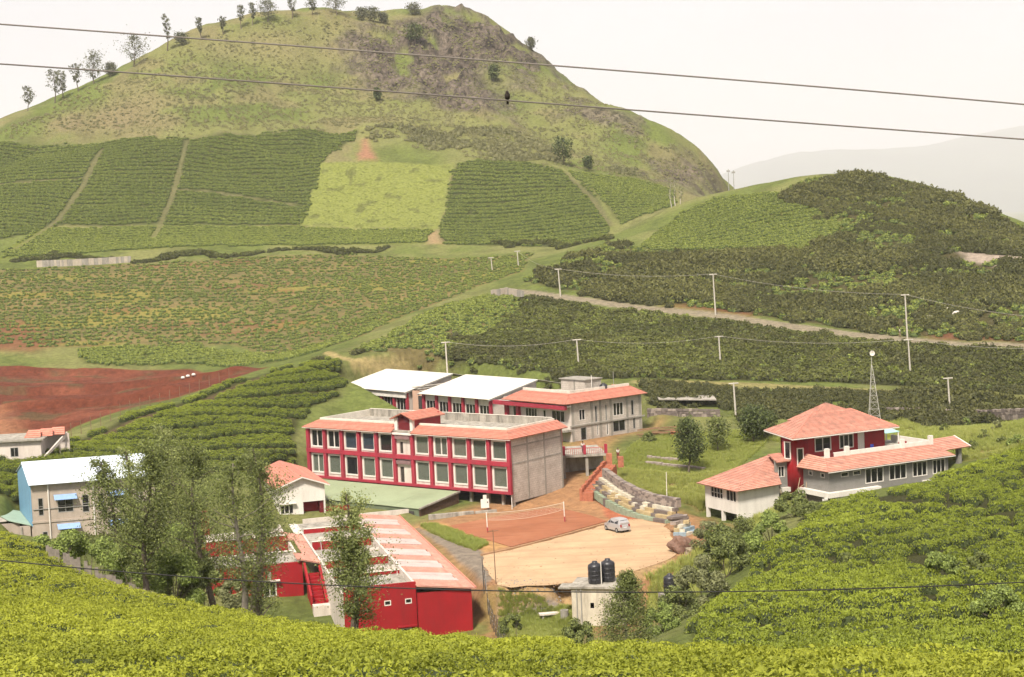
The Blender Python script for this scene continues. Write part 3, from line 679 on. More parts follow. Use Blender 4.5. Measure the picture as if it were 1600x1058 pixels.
# --- far fields
def far_field(key, label, ds=0.85, dr=1.0, ang=0.05, per=3.4, gap=0.34, t0=0.4, tv=0.5, seed=500, keep=1.0, mesh=HILL, size=(0.7, 1.0), avoid=True, zs=1.0):
    X, Y = field_points(F[key], ds, dr, ang, 0.3)
    w = Y + 14 * fbm(X / 60, Y / 60, 3, seed); n_ = fbm(X / 12, Y / 12, 3, seed + 5)
    k = (frac(w / per) > gap) & (RNG.uniform(0, 1, len(X)) < keep * smooth(0.12, 0.26, n_))
    if avoid:
        if key == 'scrub': k &= dist_line(OUTCROP, X, Y) > 5.0
        for p in PATHS + [ROAD_TOP, ROAD_HILL, SPUR_ROAD]: k &= dist_line(p, X, Y) > (1.3 if p in PATHS else 2.0)
    X, Y = X[k], Y[k]
    t = t0 + tv * (fbm(X / 25, Y / 14, 3, seed + 9) - 0.5) + RNG.normal(0, 0.10, len(X))
    sc_ = RNG.uniform(size[0], size[1], len(X))
    return scatter('tea_bushes', X, Y, mesh, vec(len(X), sc_, sc_ * zs), t, label, 'tea bushes')
far_field('hilltea_a', 'dark green tea plots on the big hill left of the pale rectangle', tv=0.9, t0=0.5, seed=510, gap=0.33)
far_field('hilltea_b', 'dark green tea plot on the big hill right of the pale rectangle', tv=0.9, t0=0.48, seed=520, gap=0.38, per=3.8)
far_field('hilltea_c', 'lighter tea plot at the right foot of the big hill', t0=0.7, seed=530)
far_field('brightstrip', 'bright tea strip along the foot of the big hill', t0=0.95, seed=540, gap=0.15)
far_field('pale', 'pale lime rectangular field on the big hill', ds=1.2, dr=1.3, t0=0.75, tv=0.5, seed=550, gap=0.05, per=2.6, size=(0.3, 0.55), zs=0.3, keep=0.45)
far_field('fallow', 'patchy tea and dry grass across the broad valley', t0=0.6, tv=0.9, seed=560, size=(0.45, 0.85), keep=0.62, per=4.0, gap=0.35, ds=1.0, dr=1.1)
far_field('strip', 'bright tea strip above the red earth cutting', t0=0.8, tv=0.9, seed=570, gap=0.15)
far_field('spur', 'sunlit tea spur with brown gaps above the white sheds', t0=0.75, tv=1.2, seed=580, keep=0.72, gap=0.2)
far_field('righttop', 'light tea patch near the top of the right hill', t0=0.62, tv=0.8, seed=590, gap=0.25, per=3.6)
far_field('darkslope', 'dark green tea slope behind the upper school buildings', mesh=DARKT, t0=0.35, tv=1.3, seed=600, gap=0.25, per=3.0, size=(0.7, 1.4), zs=1.2)
# --- scrub
def scrub(poly, n, label, smin=0.6, smax=1.5, t0=0.3, tv=0.8, seed=700, thr=0.35, name='scrub', avoid=(), mesh=None):
    q = np.array([p[:2] for p in poly])
    X = RNG.uniform(q[:, 0].min(), q[:, 0].max(), n); Y = RNG.uniform(q[:, 1].min(), q[:, 1].max(), n)
    k = inside(poly, X + (fbm(X / 16, Y / 16, 4, 911) - 0.5) * 30, Y + (fbm(X / 16, Y / 16, 4, 915) - 0.5) * 26) & (fbm(X / 13, Y / 13, 3, seed) > thr)
    for p, dd in avoid: k &= dist_line(p, X, Y) > dd
    X, Y = X[k], Y[k]
    big = fbm(X / 18, Y / 18, 3, seed + 4)
    sc_ = RNG.uniform(smin, smax, len(X)) * (0.55 + big)
    t = t0 + tv * (fbm(X / 20, Y / 20, 3, seed + 8) - 0.5) + RNG.normal(0, 0.12, len(X))
    return scatter(name, X, Y, mesh or SHRUB, vec(len(X), sc_, sc_ * RNG.uniform(0.7, 1.3, len(X))), t, label, 'scrub')
CONT = [castpoly(q, 300) for q in ([(830, 436), (950, 428), (1100, 442), (1250, 462), (1400, 478), (1620, 486)], [(1260, 405), (1350, 410), (1450, 428), (1620, 440)], [(1300, 345), (1400, 352), (1500, 372), (1620, 392)], [(1240, 300), (1320, 318), (1450, 335)])]
OUTCROP = castpoly([(1500, 402), (1540, 404), (1620, 408)], 300)
AV = tuple((q, 1.4) for q in CONT) + ((OUTCROP, 5.0), (ROAD_TOP, 2.4), (ROAD_HILL, 2.0), (TRACK_LOW, 2.0), (SPUR_ROAD, 3.0))
scrub(F['scrub'], 52000, 'dark bushy scrub covering the right hill', 0.35, 1.5, 0.42, 2.4, 710, 0.38, avoid=AV)
far_field('scrub', 'green tea bushes growing through the scrub of the right hill', t0=0.45, tv=0.9, seed=715, keep=0.28, size=(0.7, 1.5), gap=0.2, per=4.0)
far_field('darkslope', 'fresh green bushes scattered over the dark tea slope', t0=0.35, tv=0.8, seed=717, keep=0.22, size=(0.7, 1.4), gap=0.2, per=4.0)
scrub(F['darkslope'], 9000, 'rough dark scrub along the foot of the tea slope', 0.5, 1.2, 0.2, 0.6, 720, 0.42, avoid=AV)
scrub(castpoly([(1010, 604), (1300, 612), (1640, 632), (1640, 655), (1400, 655), (1200, 668), (1150, 640), (1010, 640)], 240), 5200, 'scrub on the terraces behind the red house', 0.5, 1.3, 0.3, 0.8, 730, 0.36, avoid=AV)
hilltop = castpoly([(-90, 238), (0, 210), (100, 165), (200, 118), (300, 75), (420, 45), (560, 35), (690, 20), (740, 24), (850, 110), (950, 175), (1060, 245), (1135, 296), (1050, 296), (880, 262), (720, 248), (600, 200), (300, 208), (-90, 232)], 540)
scrub(hilltop, 24000, 'low scrub and heath on the top of the big hill', 0.2, 0.75, 0.85, 1.3, 740, 0.30, avoid=AV, mesh=HEATH)
scrub(castpoly([(560, 200), (720, 200), (880, 240), (1040, 290), (880, 262), (720, 252), (600, 215)], 540), 1600, 'taller scrub above the tea plots of the big hill', 0.8, 2.0, 0.35, 0.8, 750, 0.5, mesh=HEATH)
_h = [(p[0], p[1] - 1.2) for p in ROAD_HILL] + [(p[0], p[1] + 2.0) for p in ROAD_HILL[::-1]]
scrub(_h, 26000, 'dark hedge along the road at the foot of the big hill', 0.7, 1.5, 0.15, 0.7, 760, 0.3, mesh=DARKT)
scrub([(p[0] - 2, p[1] + 1) for p in SPUR_ROAD] + [(p[0] + 6, p[1] + 8) for p in SPUR_ROAD[::-1]], 160, 'scrub on the cut bank of the spur track', 0.5, 1.0, 0.3, 0.6, 770, 0.35, avoid=((SPUR_ROAD, 2.5),))
print('instances', NINST)

# ------------------------------------------------------------------ mesh builder
class MB:
    def __init__(s): s.v = []; s.f = []
    def add(s, vs, fs):
        n = len(s.v); s.v += [tuple(map(float, p)) for p in vs]; s.f += [tuple(n + i for i in f) for f in fs]; return s
    def box(s, x0, x1, y0, y1, z0, z1):
        x0, x1 = sorted((x0, x1)); y0, y1 = sorted((y0, y1)); z0, z1 = sorted((z0, z1))
        return s.add([(x0, y0, z0), (x1, y0, z0), (x1, y1, z0), (x0, y1, z0), (x0, y0, z1), (x1, y0, z1), (x1, y1, z1), (x0, y1, z1)],
                     [(0, 3, 2, 1), (4, 5, 6, 7), (0, 1, 5, 4), (1, 2, 6, 5), (2, 3, 7, 6), (3, 0, 4, 7)])
    def poly(s, pts): return s.add(pts, [tuple(range(len(pts)))])
    def prism(s, poly, z0, z1):
        n = len(poly); a = sum(poly[i][0] * poly[(i + 1) % n][1] - poly[(i + 1) % n][0] * poly[i][1] for i in range(n))
        if a < 0: poly = poly[::-1]
        zl = z0 if hasattr(z0, '__len__') else [z0] * n; zh = z1 if hasattr(z1, '__len__') else [z1] * n
        return s.add([(p[0], p[1], zl[i]) for i, p in enumerate(poly)] + [(p[0], p[1], zh[i]) for i, p in enumerate(poly)],
                     [tuple(range(n))[::-1], tuple(range(n, 2 * n))] + [(i, (i + 1) % n, n + (i + 1) % n, n + i) for i in range(n)])
    def slab(s, pts, t):        # a sheet of four or more corners, thickened downwards
        n = len(pts)
        return s.add(list(pts) + [(p[0], p[1], p[2] - t) for p in pts], [tuple(range(n)), tuple(range(n, 2 * n))[::-1]] + [(i, n + i, n + (i + 1) % n, (i + 1) % n) for i in range(n)])
    def tube(s, pts, r, seg=6, r1=None, cap=True):
        pts = [Vector(p) for p in pts]; n = len(pts); rings = []
        for i, p in enumerate(pts):
            d = (pts[min(i + 1, n - 1)] - pts[max(i - 1, 0)]).normalized()
            a = d.orthogonal().normalized() if abs(d.z) < 0.9 else Vector((1, 0, 0)).cross(d).normalized()
            b = d.cross(a); rr = r if r1 is None else r + (r1 - r) * i / max(n - 1, 1)
            rings.append([tuple(p + (a * math.cos(2 * PI * k / seg) + b * math.sin(2 * PI * k / seg)) * rr) for k in range(seg)])
        vs = [q for rg in rings for q in rg]; fs = []
        for i in range(n - 1):
            for k in range(seg): fs.append((i * seg + k, i * seg + (k + 1) % seg, (i + 1) * seg + (k + 1) % seg, (i + 1) * seg + k))
        if cap: fs += [tuple(range(seg))[::-1], tuple((n - 1) * seg + k for k in range(seg))]
        return s.add(vs, fs)
    def lathe(s, prof, cx=0, cy=0, seg=16, a0=0.0, a1=2 * PI):
        full = abs(a1 - a0 - 2 * PI) < 1e-6; m = seg if full else seg + 1; vs = []; fs = []
        for r, z in prof:
            for k in range(m):
                a = a0 + (a1 - a0) * k / seg; vs.append((cx + r * math.cos(a), cy + r * math.sin(a), z))
        for i in range(len(prof) - 1):
            for k in range(seg): fs.append((i * m + k, i * m + (k + 1) % m, (i + 1) * m + (k + 1) % m, (i + 1) * m + k))
        if full: fs += [tuple(range(m))[::-1], tuple((len(prof) - 1) * m + k for k in range(m))]
        return s.add(vs, fs)
    def build(s, name, mat, parent=None, smooth_=False, loc=None):
        me = bpy.data.meshes.new(name); me.from_pydata(s.v, [], s.f); me.update()
        if smooth_: me.polygons.foreach_set('use_smooth', [True] * len(me.polygons))
        me.materials.append(mat)
        o = bpy.data.objects.new(name, me); COL.objects.link(o)
        if parent: o.parent = parent
        if loc: o.location = loc
        return o
def thing(name, label, cat, loc=(0, 0, 0), rz=0.0, group=None):
    o = bpy.data.objects.new(name, None); o.empty_display_size = 0.5; COL.objects.link(o)
    o.location = loc; o.rotation_euler = (0, 0, rz)
    return tagobj(o, label, cat, group)
def mbx(*b): return MB().box(*b)

def tile_slope(mb, e0, e1, t1, t0, pitch=0.36, lip=0.06, thick=0.10):
    """a slope of overlapping tile courses from the eave e0-e1 up to t0-t1"""
    e0, e1, t0, t1 = map(Vector, (e0, e1, t0, t1))
    n = max(2, int(round(((t0 - e0).length + (t1 - e1).length) / 2 / pitch)))
    nrm = (e1 - e0).cross(t0 - e0)
    if nrm.length < 1e-6: nrm = (e1 - e0).cross(t1 - e0)
    nrm.normalize()
    if nrm.z < 0: nrm = -nrm
    for i in range(n):
        a, b = i / n, (i + 1) / n
        p = e0.lerp(t0, a) + nrm * lip; q = e1.lerp(t1, a) + nrm * lip; r_ = e1.lerp(t1, b); s_ = e0.lerp(t0, b)
        mb.poly([p, q, r_, s_]); mb.poly([e0.lerp(t0, a), e1.lerp(t1, a), q, p])
    dn = nrm * thick
    mb.poly([e0 - dn, t0 - dn, t1 - dn, e1 - dn]); mb.poly([e0 - dn, e1 - dn, e1, e0]); mb.poly([e0 - dn, e0, t0, t0 - dn]); mb.poly([e1, e1 - dn, t1 - dn, t1]); mb.poly([t0, t1, t1 - dn, t0 - dn])
    return mb
# walls with openings: in the wall's own plane (u along, z up), mapped by fn(u, depth, z)
def wall_holes(mb, fn, u0, u1, z0, z1, th, holes):
    us = sorted({u0, u1, *[h[0] for h in holes], *[h[1] for h in holes]}); zs = sorted({z0, z1, *[h[2] for h in holes], *[h[3] for h in holes]})
    us = [u for u in us if u0 - 1e-6 <= u <= u1 + 1e-6]; zs = [q for q in zs if z0 - 1e-6 <= q <= z1 + 1e-6]
    nu, nz = len(us) - 1, len(zs) - 1
    solid = [[not any(h[0] - 1e-6 <= (us[i] + us[i + 1]) / 2 <= h[1] and h[2] <= (zs[j] + zs[j + 1]) / 2 <= h[3] for h in holes) for j in range(nz)] for i in range(nu)]
    S = lambda i, j: 0 <= i < nu and 0 <= j < nz and solid[i][j]
    for i in range(nu):
        for j in range(nz):
            if not solid[i][j]: continue
            a, b, c_, d = us[i], us[i + 1], zs[j], zs[j + 1]
            mb.poly([fn(a, 0, c_), fn(b, 0, c_), fn(b, 0, d), fn(a, 0, d)]); mb.poly([fn(a, th, c_), fn(a, th, d), fn(b, th, d), fn(b, th, c_)])
            if not S(i - 1, j): mb.poly([fn(a, 0, c_), fn(a, 0, d), fn(a, th, d), fn(a, th, c_)])
            if not S(i + 1, j): mb.poly([fn(b, 0, c_), fn(b, th, c_), fn(b, th, d), fn(b, 0, d)])
            if not S(i, j - 1): mb.poly([fn(a, 0, c_), fn(a, th, c_), fn(b, th, c_), fn(b, 0, c_)])
            if not S(i, j + 1): mb.poly([fn(a, 0, d), fn(b, 0, d), fn(b, th, d), fn(a, th, d)])
    return mb
def pbox(mb, fn, u0, u1, d0, d1, z0, z1):
    P = [fn(u, d, q) for q in (z0, z1) for d in (d0, d1) for u in (u0, u1)]
    return mb.add(P, [(0, 1, 3, 2), (4, 6, 7, 5), (0, 4, 5, 1), (2, 3, 7, 6), (0, 2, 6, 4), (1, 5, 7, 3)])
def window(parent, fn, h, fmat, pmat, fw=0.07, depth=0.12, mull=1, proud=0.03, bars=0, sill=None):
    """frame in the opening with its pane behind"""
    u0, u1, z0, z1 = h; m = MB(); e = 0.004
    pbox(m, fn, u0 + e, u0 + fw, -proud, depth, z0 + e, z1 - e); pbox(m, fn, u1 - fw, u1 - e, -proud, depth, z0 + e, z1 - e)
    pbox(m, fn, u0 + fw, u1 - fw, -proud, depth, z0 + e, z0 + fw); pbox(m, fn, u0 + fw, u1 - fw, -proud, depth, z1 - fw, z1 - e)
    for i in range(1, mull): u = u0 + (u1 - u0) * i / mull; pbox(m, fn, u - fw * 0.4, u + fw * 0.4, 0.0, depth * 0.9, z0 + fw, z1 - fw)
    for i in range(1, bars + 1): q = z0 + (z1 - z0) * i / (bars + 1); pbox(m, fn, u0 + fw, u1 - fw, 0.01, depth * 0.8, q - fw * 0.35, q + fw * 0.35)
    w_ = m.build('window', fmat, parent)
    pbox(MB(), fn, u0 + fw * 0.9, u1 - fw * 0.9, depth * 0.5, depth * 0.5 + 0.015, z0 + fw * 0.9, z1 - fw * 0.9).build('pane', pmat, w_)
    if sill: pbox(MB(), fn, u0 - 0.1, u1 + 0.1, -0.12, 0.0, z0 - 0.09, z0 - 0.005).build('sill', sill, w_)
    return w_

def glassmat(name, tint, clear=0.45, rough=0.06):
    if name in MATS: return MATS[name]
    m, nt, b, out = new_mat(name)
    b.inputs['Base Color'].default_value = (*tint, 1); b.inputs['Roughness'].default_value = rough; b.inputs['Specular IOR Level'].default_value = 0.7
    no = nd(nt, 'ShaderNodeTexNoise'); no.inputs['Scale'].default_value = 0.6; tc = nd(nt, 'ShaderNodeTexCoord'); nt.links.new(tc.outputs['Object'], no.inputs['Vector'])
    bp = nd(nt, 'ShaderNodeBump'); bp.inputs['Strength'].default_value = 0.05; nt.links.new(no.outputs['Fac'], bp.inputs['Height']); nt.links.new(bp.outputs['Normal'], b.inputs['Normal'])
    tr = nd(nt, 'ShaderNodeBsdfTransparent'); tr.inputs['Color'].default_value = (0.75, 0.82, 0.76, 1)
    mx = nd(nt, 'ShaderNodeMixShader'); mx.inputs[0].default_value = clear
    nt.links.new(b.outputs[0], mx.inputs[1]); nt.links.new(tr.outputs[0], mx.inputs[2]); nt.links.new(mx.outputs[0], out.inputs['Surface'])
    MATS[name] = m; return m
def blockmat(name, c1, c2, mortar, bw=0.4, bh=0.2, bump=0.4, stain=(0.1, 0.09, 0.08), axis='XZ', amt=0.4):
    """block or rubble masonry too small to model piece by piece"""
    if name in MATS: return MATS[name]
    m, nt, b, out = new_mat(name)
    tc = nd(nt, 'ShaderNodeTexCoord'); sp = nd(nt, 'ShaderNodeSeparateXYZ'); cb = nd(nt, 'ShaderNodeCombineXYZ')
    nt.links.new(tc.outputs['Object'], sp.inputs[0])
    ad = nd(nt, 'ShaderNodeMath', operation='ADD'); nt.links.new(sp.outputs['X'], ad.inputs[0]); nt.links.new(sp.outputs['Y'], ad.inputs[1])
    nt.links.new(ad.outputs[0], cb.inputs['X']); nt.links.new(sp.outputs['Z'], cb.inputs['Y'])
    br = nd(nt, 'ShaderNodeTexBrick'); br.inputs['Scale'].default_value = 1.0; br.inputs['Brick Width'].default_value = bw; br.inputs['Row Height'].default_value = bh
    br.inputs['Mortar Size'].default_value = 0.018; br.inputs['Color1'].default_value = (*c1, 1); br.inputs['Color2'].default_value = (*c2, 1); br.inputs['Mortar'].default_value = (*mortar, 1)
    nt.links.new(cb.outputs[0], br.inputs['Vector'])
    no = nd(nt, 'ShaderNodeTexNoise'); no.inputs['Scale'].default_value = 0.7; no.inputs['Detail'].default_value = 9; no.inputs['Roughness'].default_value = 0.7
    nt.links.new(tc.outputs['Object'], no.inputs['Vector'])
    rp = nd(nt, 'ShaderNodeValToRGB'); rp.color_ramp.elements[0].position = 0.42; rp.color_ramp.elements[0].color = (0, 0, 0, 1); rp.color_ramp.elements[1].position = 0.75; rp.color_ramp.elements[1].color = (amt, amt, amt, 1)
    nt.links.new(no.outputs['Fac'], rp.inputs['Fac'])
    mx = nd(nt, 'ShaderNodeMix', data_type='RGBA'); nt.links.new(rp.outputs['Color'], mx.inputs['Factor']); nt.links.new(br.outputs['Color'], mx.inputs[6]); mx.inputs[7].default_value = (*stain, 1)
    nt.links.new(mx.outputs[2], b.inputs['Base Color']); b.inputs['Roughness'].default_value = 0.9; b.inputs['Specular IOR Level'].default_value = 0.15
    bp = nd(nt, 'ShaderNodeBump'); bp.inputs['Strength'].default_value = bump; bp.inputs['Distance'].default_value = 0.03
    nt.links.new(br.outputs['Fac'], bp.inputs['Height']); bp.invert = True; nt.links.new(bp.outputs['Normal'], b.inputs['Normal'])
    MATS[name] = m; return m

def coursed(m, k=0.3):
    nt = m.node_tree; b = nt.nodes['Principled BSDF']; src = b.inputs['Base Color'].links[0].from_socket
    ge = nd(nt, 'ShaderNodeNewGeometry'); rp = nd(nt, 'ShaderNodeValToRGB'); rp.color_ramp.elements[0].color = (1 - k,) * 3 + (1,); rp.color_ramp.elements[1].color = (1 + k * 0.6,) * 3 + (1,)
    nt.links.new(ge.outputs['Random Per Island'], rp.inputs['Fac']); mx = nd(nt, 'ShaderNodeMix', data_type='RGBA', blend_type='MULTIPLY'); mx.inputs['Factor'].default_value = 1
    nt.links.new(src, mx.inputs[6]); nt.links.new(rp.outputs['Color'], mx.inputs[7]); nt.links.new(mx.outputs[2], b.inputs['Base Color']); return m
TILE = surf('roof_tile', (0.53, 0.205, 0.145), 0.75, 0.22, 1.6, 0.5, 9, 0.3, (0.36, 0.20, 0.15), 0.55)
coursed(TILE, 0.13)
TILE2 = surf('roof_tile_old', (0.52, 0.245, 0.18), 0.8, 0.25, 1.3, 0.5, 9, 0.3, (0.30, 0.19, 0.15), 0.6)
coursed(TILE2, 0.13)
WHITE = surf('white_paint', (0.70, 0.66, 0.60), 0.7, 0.07, 0.6, 0.15, 8, 0.3, (0.42, 0.37, 0.31), 0.4, streak=True)
WHITE2 = surf('cream_paint', (0.62, 0.55, 0.49), 0.75, 0.08, 0.6, 0.15, 8, 0.3, (0.33, 0.27, 0.22), 0.65, streak=True)
COPING = surf('coping_paint', (0.68, 0.63, 0.54), 0.75, 0.10, 0.8, 0.2, 8, 0.3, (0.30, 0.27, 0.22), 0.55)
RED = surf('red_paint', (0.295, 0.008, 0.013), 0.6, 0.12, 0.5, 0.15, 6, 0.35, (0.19, 0.012, 0.015), 0.7, streak=True)
PINKRED = surf('crimson_paint', (0.34, 0.030, 0.052), 0.6, 0.12, 0.8, 0.15, 6, 0.35, (0.20, 0.035, 0.045), 0.75, streak=True)
DKRED = surf('maroon_paint', (0.13, 0.012, 0.016), 0.7, 0.15, 0.8, 0.1, 6, 0.3)
CONC = surf('concrete', (0.31, 0.285, 0.245), 0.9, 0.18, 0.9, 0.4, 6, 0.15, (0.13, 0.12, 0.10), 0.6, streak=True)
DIRTY = surf('weathered_concrete', (0.36, 0.33, 0.28), 0.9, 0.25, 0.8, 0.4, 6, 0.15, (0.085, 0.078, 0.066), 0.9, streak=True)
BLOCK = blockmat('concrete_block', (0.50, 0.445, 0.385), (0.56, 0.50, 0.435), (0.36, 0.315, 0.27), 0.6, 0.3, 0.5, (0.25, 0.205, 0.165), amt=0.75)
GREYW = blockmat('grey_render', (0.235, 0.225, 0.205), (0.255, 0.245, 0.225), (0.215, 0.205, 0.19), 0.4, 0.2, 0.3, (0.15, 0.14, 0.13), amt=0.5)
STONE = blockmat('rubble_stone', (0.20, 0.165, 0.14), (0.13, 0.11, 0.095), (0.075, 0.062, 0.05), 0.5, 0.28, 0.9, (0.10, 0.085, 0.06), amt=0.6)
DARK = surf('dark_interior', (0.055, 0.05, 0.046), 0.9, 0.2, 0.5, 0)
ROOM = surf('room_walls', (0.26, 0.27, 0.24), 0.9, 0.1, 0.5, 0)
GLASS = glassmat('window_glass', (0.15, 0.165, 0.135), 0.32)  # pale tint paints in the white sky reflected by the panes
GLASSD = glassmat('dark_glass', (0.020, 0.020, 0.022), 0.25)
GLASSB = glassmat('blue_glass', (0.045, 0.062, 0.085), 0.3)
GLASSR = glassmat('hazy_glass', (0.12, 0.135, 0.115), 0.35, 0.15)
CURT = surf('curtain_cloth', (0.20, 0.24, 0.20), 0.9, 0.1, 2, 0)
BLIND = surf('window_blind', (0.50, 0.52, 0.42), 0.8, 0.06, 1, 0)
SHEET = surf('white_sheet', (0.64, 0.60, 0.52), 0.5, 0.05, 0.3, 0.1, 4, 0.4, (0.55, 0.50, 0.42), 0.35)
SHEETB = surf('bright_sheet', (0.64, 0.70, 0.76), 0.4, 0.03, 0.3, 0.1, 4, 0.4)
METAL = surf('grey_metal', (0.30, 0.29, 0.27), 0.5, 0.15, 2, 0.1, 8, 0.4)
DKMETAL = surf('dark_metal', (0.07, 0.06, 0.055), 0.6, 0.2, 2, 0.1, 8, 0.4)
TANKM = surf('black_plastic', (0.022, 0.022, 0.027), 0.4, 0.15, 2, 0.05, 8, 0.5)

# ================================================================== the school block
sch = thing('school_building', 'long two-storey school block with red grid of big windows and tiled eaves', 'building', (SCH_C[0], SCH_C[1], 0), SCH_A)
LX, DY = 39.1, 13.1
Z0, ZB0, ZB1, ZE = 2.0, 5.75, 6.32, 9.5
fr = lambda u, d, q: (u, -0.75 - d, q)          # front wall plane; depth goes inwards
bay = (LX - 1.4) / 11.0
holes = []
for k in range(11):
    c0 = 0.7 + bay * (k + 0.5)
    if k == 5: continue
    holes.append((c0 - 1.28, c0 + 1.28, 2.72, 5.60)); holes.append((c0 - 1.28, c0 + 1.28, 6.52, 9.2))
c5 = 0.7 + bay * 5.5
door_lo = (c5 + 0.25, c5 + 1.0, 2.35, 4.55); door_up = (c5 + 0.25, c5 + 0.85, 6.45, 8.1)
wall_holes(MB(), fr, 0.7, LX - 0.7, Z0 + 0.3, ZE - 0.02, 0.22, holes + [door_lo, door_up]).build('front_wall', WHITE2, sch)
for i, h in enumerate(holes):
    k = i // 2
    left = h[0] > c5
    pm_ = GLASS if not left or i % 2 == 0 else (GLASSB if k < 8 else GLASSD)
    if random.random() < 0.3: pm_ = random.choice([GLASS, GLASSD, GLASSR])  # varied window reflections painted as different glass tints
    w_ = window(sch, fr, h, WHITE, pm_, 0.20, 0.16, random.choice([1, 1, 1, 1, 1, 2]), 0.10)
    if random.random() < 0.35: pbox(MB(), fr, h[0] + 0.22, h[0] + random.uniform(0.5, 1.0), 0.36, 0.40, h[2] + 0.2, h[3] - 0.2).build('curtain', random.choice([BLIND, CURT]), w_)
    if not left and i % 2 == 1:
        pbox(MB(), fr, h[0] + 0.25, h[1] - 0.22, 0.30, 0.33, h[2] + 0.32, h[3] - 0.75).build('blind', BLIND, w_)
    elif left and i % 2 == 0 and k != 9:
        pbox(MB(), fr, h[0] + 0.25, h[1] - 0.22, 0.30, 0.33, h[2] + 0.3, h[2] + 1.0 + 0.1 * (k % 3)).build('blind', BLIND, w_)
for dd in (door_lo, door_up):
    d_ = pbox(MB(), fr, dd[0] + 0.01, dd[1] - 0.01, 0.14, 0.18, dd[2] + 0.01, dd[3] - 0.01).build('door', surf('door_brown', (0.05, 0.04, 0.035), 0.6), sch)
pbox(MB(), fr, c5 - 1.35, c5 + 1.35, -0.02, -0.5, 8.55, 9.15).build('canopy', surf('canopy_brown', (0.20, 0.12, 0.12), 0.8), sch)
pbox(MB(), fr, c5 - 1.35, c5 + 1.35, -0.02, -0.4, 5.0, 5.5).build('canopy', MATS['canopy_brown'], sch)
for k in range(12):
    u = 0.7 + bay * k
    pbox(MB(), fr, u - 0.26, u + 0.26, -0.01, -0.42, Z0 + 0.32, ZB0 - 0.004).build('column', PINKRED, sch)
    pbox(MB(), fr, u - 0.26, u + 0.26, -0.01, -0.42, ZB1 + 0.004, ZE - 0.03).build('column', PINKRED, sch)
pbox(MB(), fr, 0.4, LX - 0.4, -0.012, -0.46, ZB0, ZB1).build('floor_band', PINKRED, sch)
pbox(MB(), fr, 0.4, LX - 0.4, 0.02, -0.50, Z0, Z0 + 0.315).build('base_band', PINKRED, sch)
# end and rear walls, floors
rt = lambda u, d, q: (0.7 + d, u, q)            # right-hand end wall, u runs along depth
wall_holes(MB(), rt, -DY + 0.6, -0.98, Z0 - 1.2, ZE - 0.05, 0.22, []).build('end_wall', BLOCK, sch)
for u in (-0.98, -4.6, -8.4, -DY + 0.75): pbox(MB(), rt, u - 0.16, u + 0.16, -0.035, 0.1, Z0 - 1.2, ZE - 0.06).build('concrete_column', CONC, sch)
for q in (5.85, 8.2): pbox(MB(), rt, -DY + 0.95, -1.15, -0.022, 0.1, q, q + 0.22).build('concrete_beam', CONC, sch)
mbx(LX - 0.92, LX - 0.7, -DY + 0.6, -0.98, Z0, ZE - 0.05).build('end_wall', PINKRED, sch)
mbx(0.93, LX - 0.93, -DY + 0.6, -DY + 0.82, Z0, ZE - 0.05).build('rear_wall', DIRTY, sch)
mbx(0.93, LX - 0.93, -DY + 0.83, -0.98, Z0 + 0.05, Z0 + 0.28).build('floor', ROOM, sch)
mbx(0.93, LX - 0.93, -DY + 0.83, -0.98, ZB0 + 0.1, ZB1 - 0.1).build('floor', ROOM, sch)
mbx(0.93, LX - 0.93, -6.6, -6.4, Z0 + 0.29, ZB0 + 0.09).build('room_wall', ROOM, sch); mbx(0.93, LX - 0.93, -6.6, -6.4, ZB1 - 0.09, ZE - 0.02).build('room_wall', ROOM, sch)
mbx(0.5, LX - 0.5, -DY + 0.5, -0.5, ZE + 0.02, ZE + 0.25).build('roof_deck', DIRTY, sch)
# tiled skirt, coping, parapets
def skirt(parent, x0, x1, y0, y1, z0, z1, run, mat, gaps=()):
    """tile skirt on the front (y1) and both ends of a flat roof"""
    segs = []; u = x0
    for g0, g1 in gaps: segs.append((u, g0)); u = g1
    segs.append((u, x1))
    for a, b in segs:
        m = MB(); ta = a + run if a == x0 else a; tb = b - run if b == x1 else b
        tile_slope(m, (a, y1, z0), (b, y1, z0), (tb, y1 - run, z1), (ta, y1 - run, z1)).build('tiled_skirt', mat, parent)
    tile_slope(MB(), (x0, y0, z0), (x0, y1, z0), (x0 + run, y1 - run, z1), (x0 + run, y0, z1)).build('tiled_skirt', mat, parent)
    tile_slope(MB(), (x1, y0, z0), (x1, y1, z0), (x1 - run, y1 - run, z1), (x1 - run, y0, z1)).build('tiled_skirt', mat, parent)
dx0, dx1 = c5 - 1.7, c5 + 1.7
skirt(sch, 0, LX, -DY, 0, ZE, ZE + 0.95, 1.9, TILE, [(dx0 - 0.1, dx1 + 0.1)])
for a, b in ((1.9, dx0 - 0.15), (dx1 + 0.15, LX - 1.9)): mbx(a, b, -1.95, -2.2, ZE + 0.25, ZE + 1.2).build('coping', COPING, sch)
mbx(1.9, 2.15, -DY + 0.5, -2.205, ZE + 0.25, ZE + 1.195).build('coping', COPING, sch); mbx(LX - 2.15, LX - 1.9, -DY + 0.5, -2.205, ZE + 0.25, ZE + 1.195).build('coping', COPING, sch)
mbx(2.16, LX - 2.16, -DY + 0.5, -DY + 0.72, ZE + 0.25, ZE + 1.3).build('parapet', DIRTY, sch)
mbx(2.3, LX - 2.3, -DY + 0.45, -DY + 0.77, ZE + 1.305, ZE + 1.36).build('coping', COPING, sch)
mbx(0, LX, 0.0, -0.10, ZE - 0.16, ZE - 0.105).build('gutter', WHITE, sch)
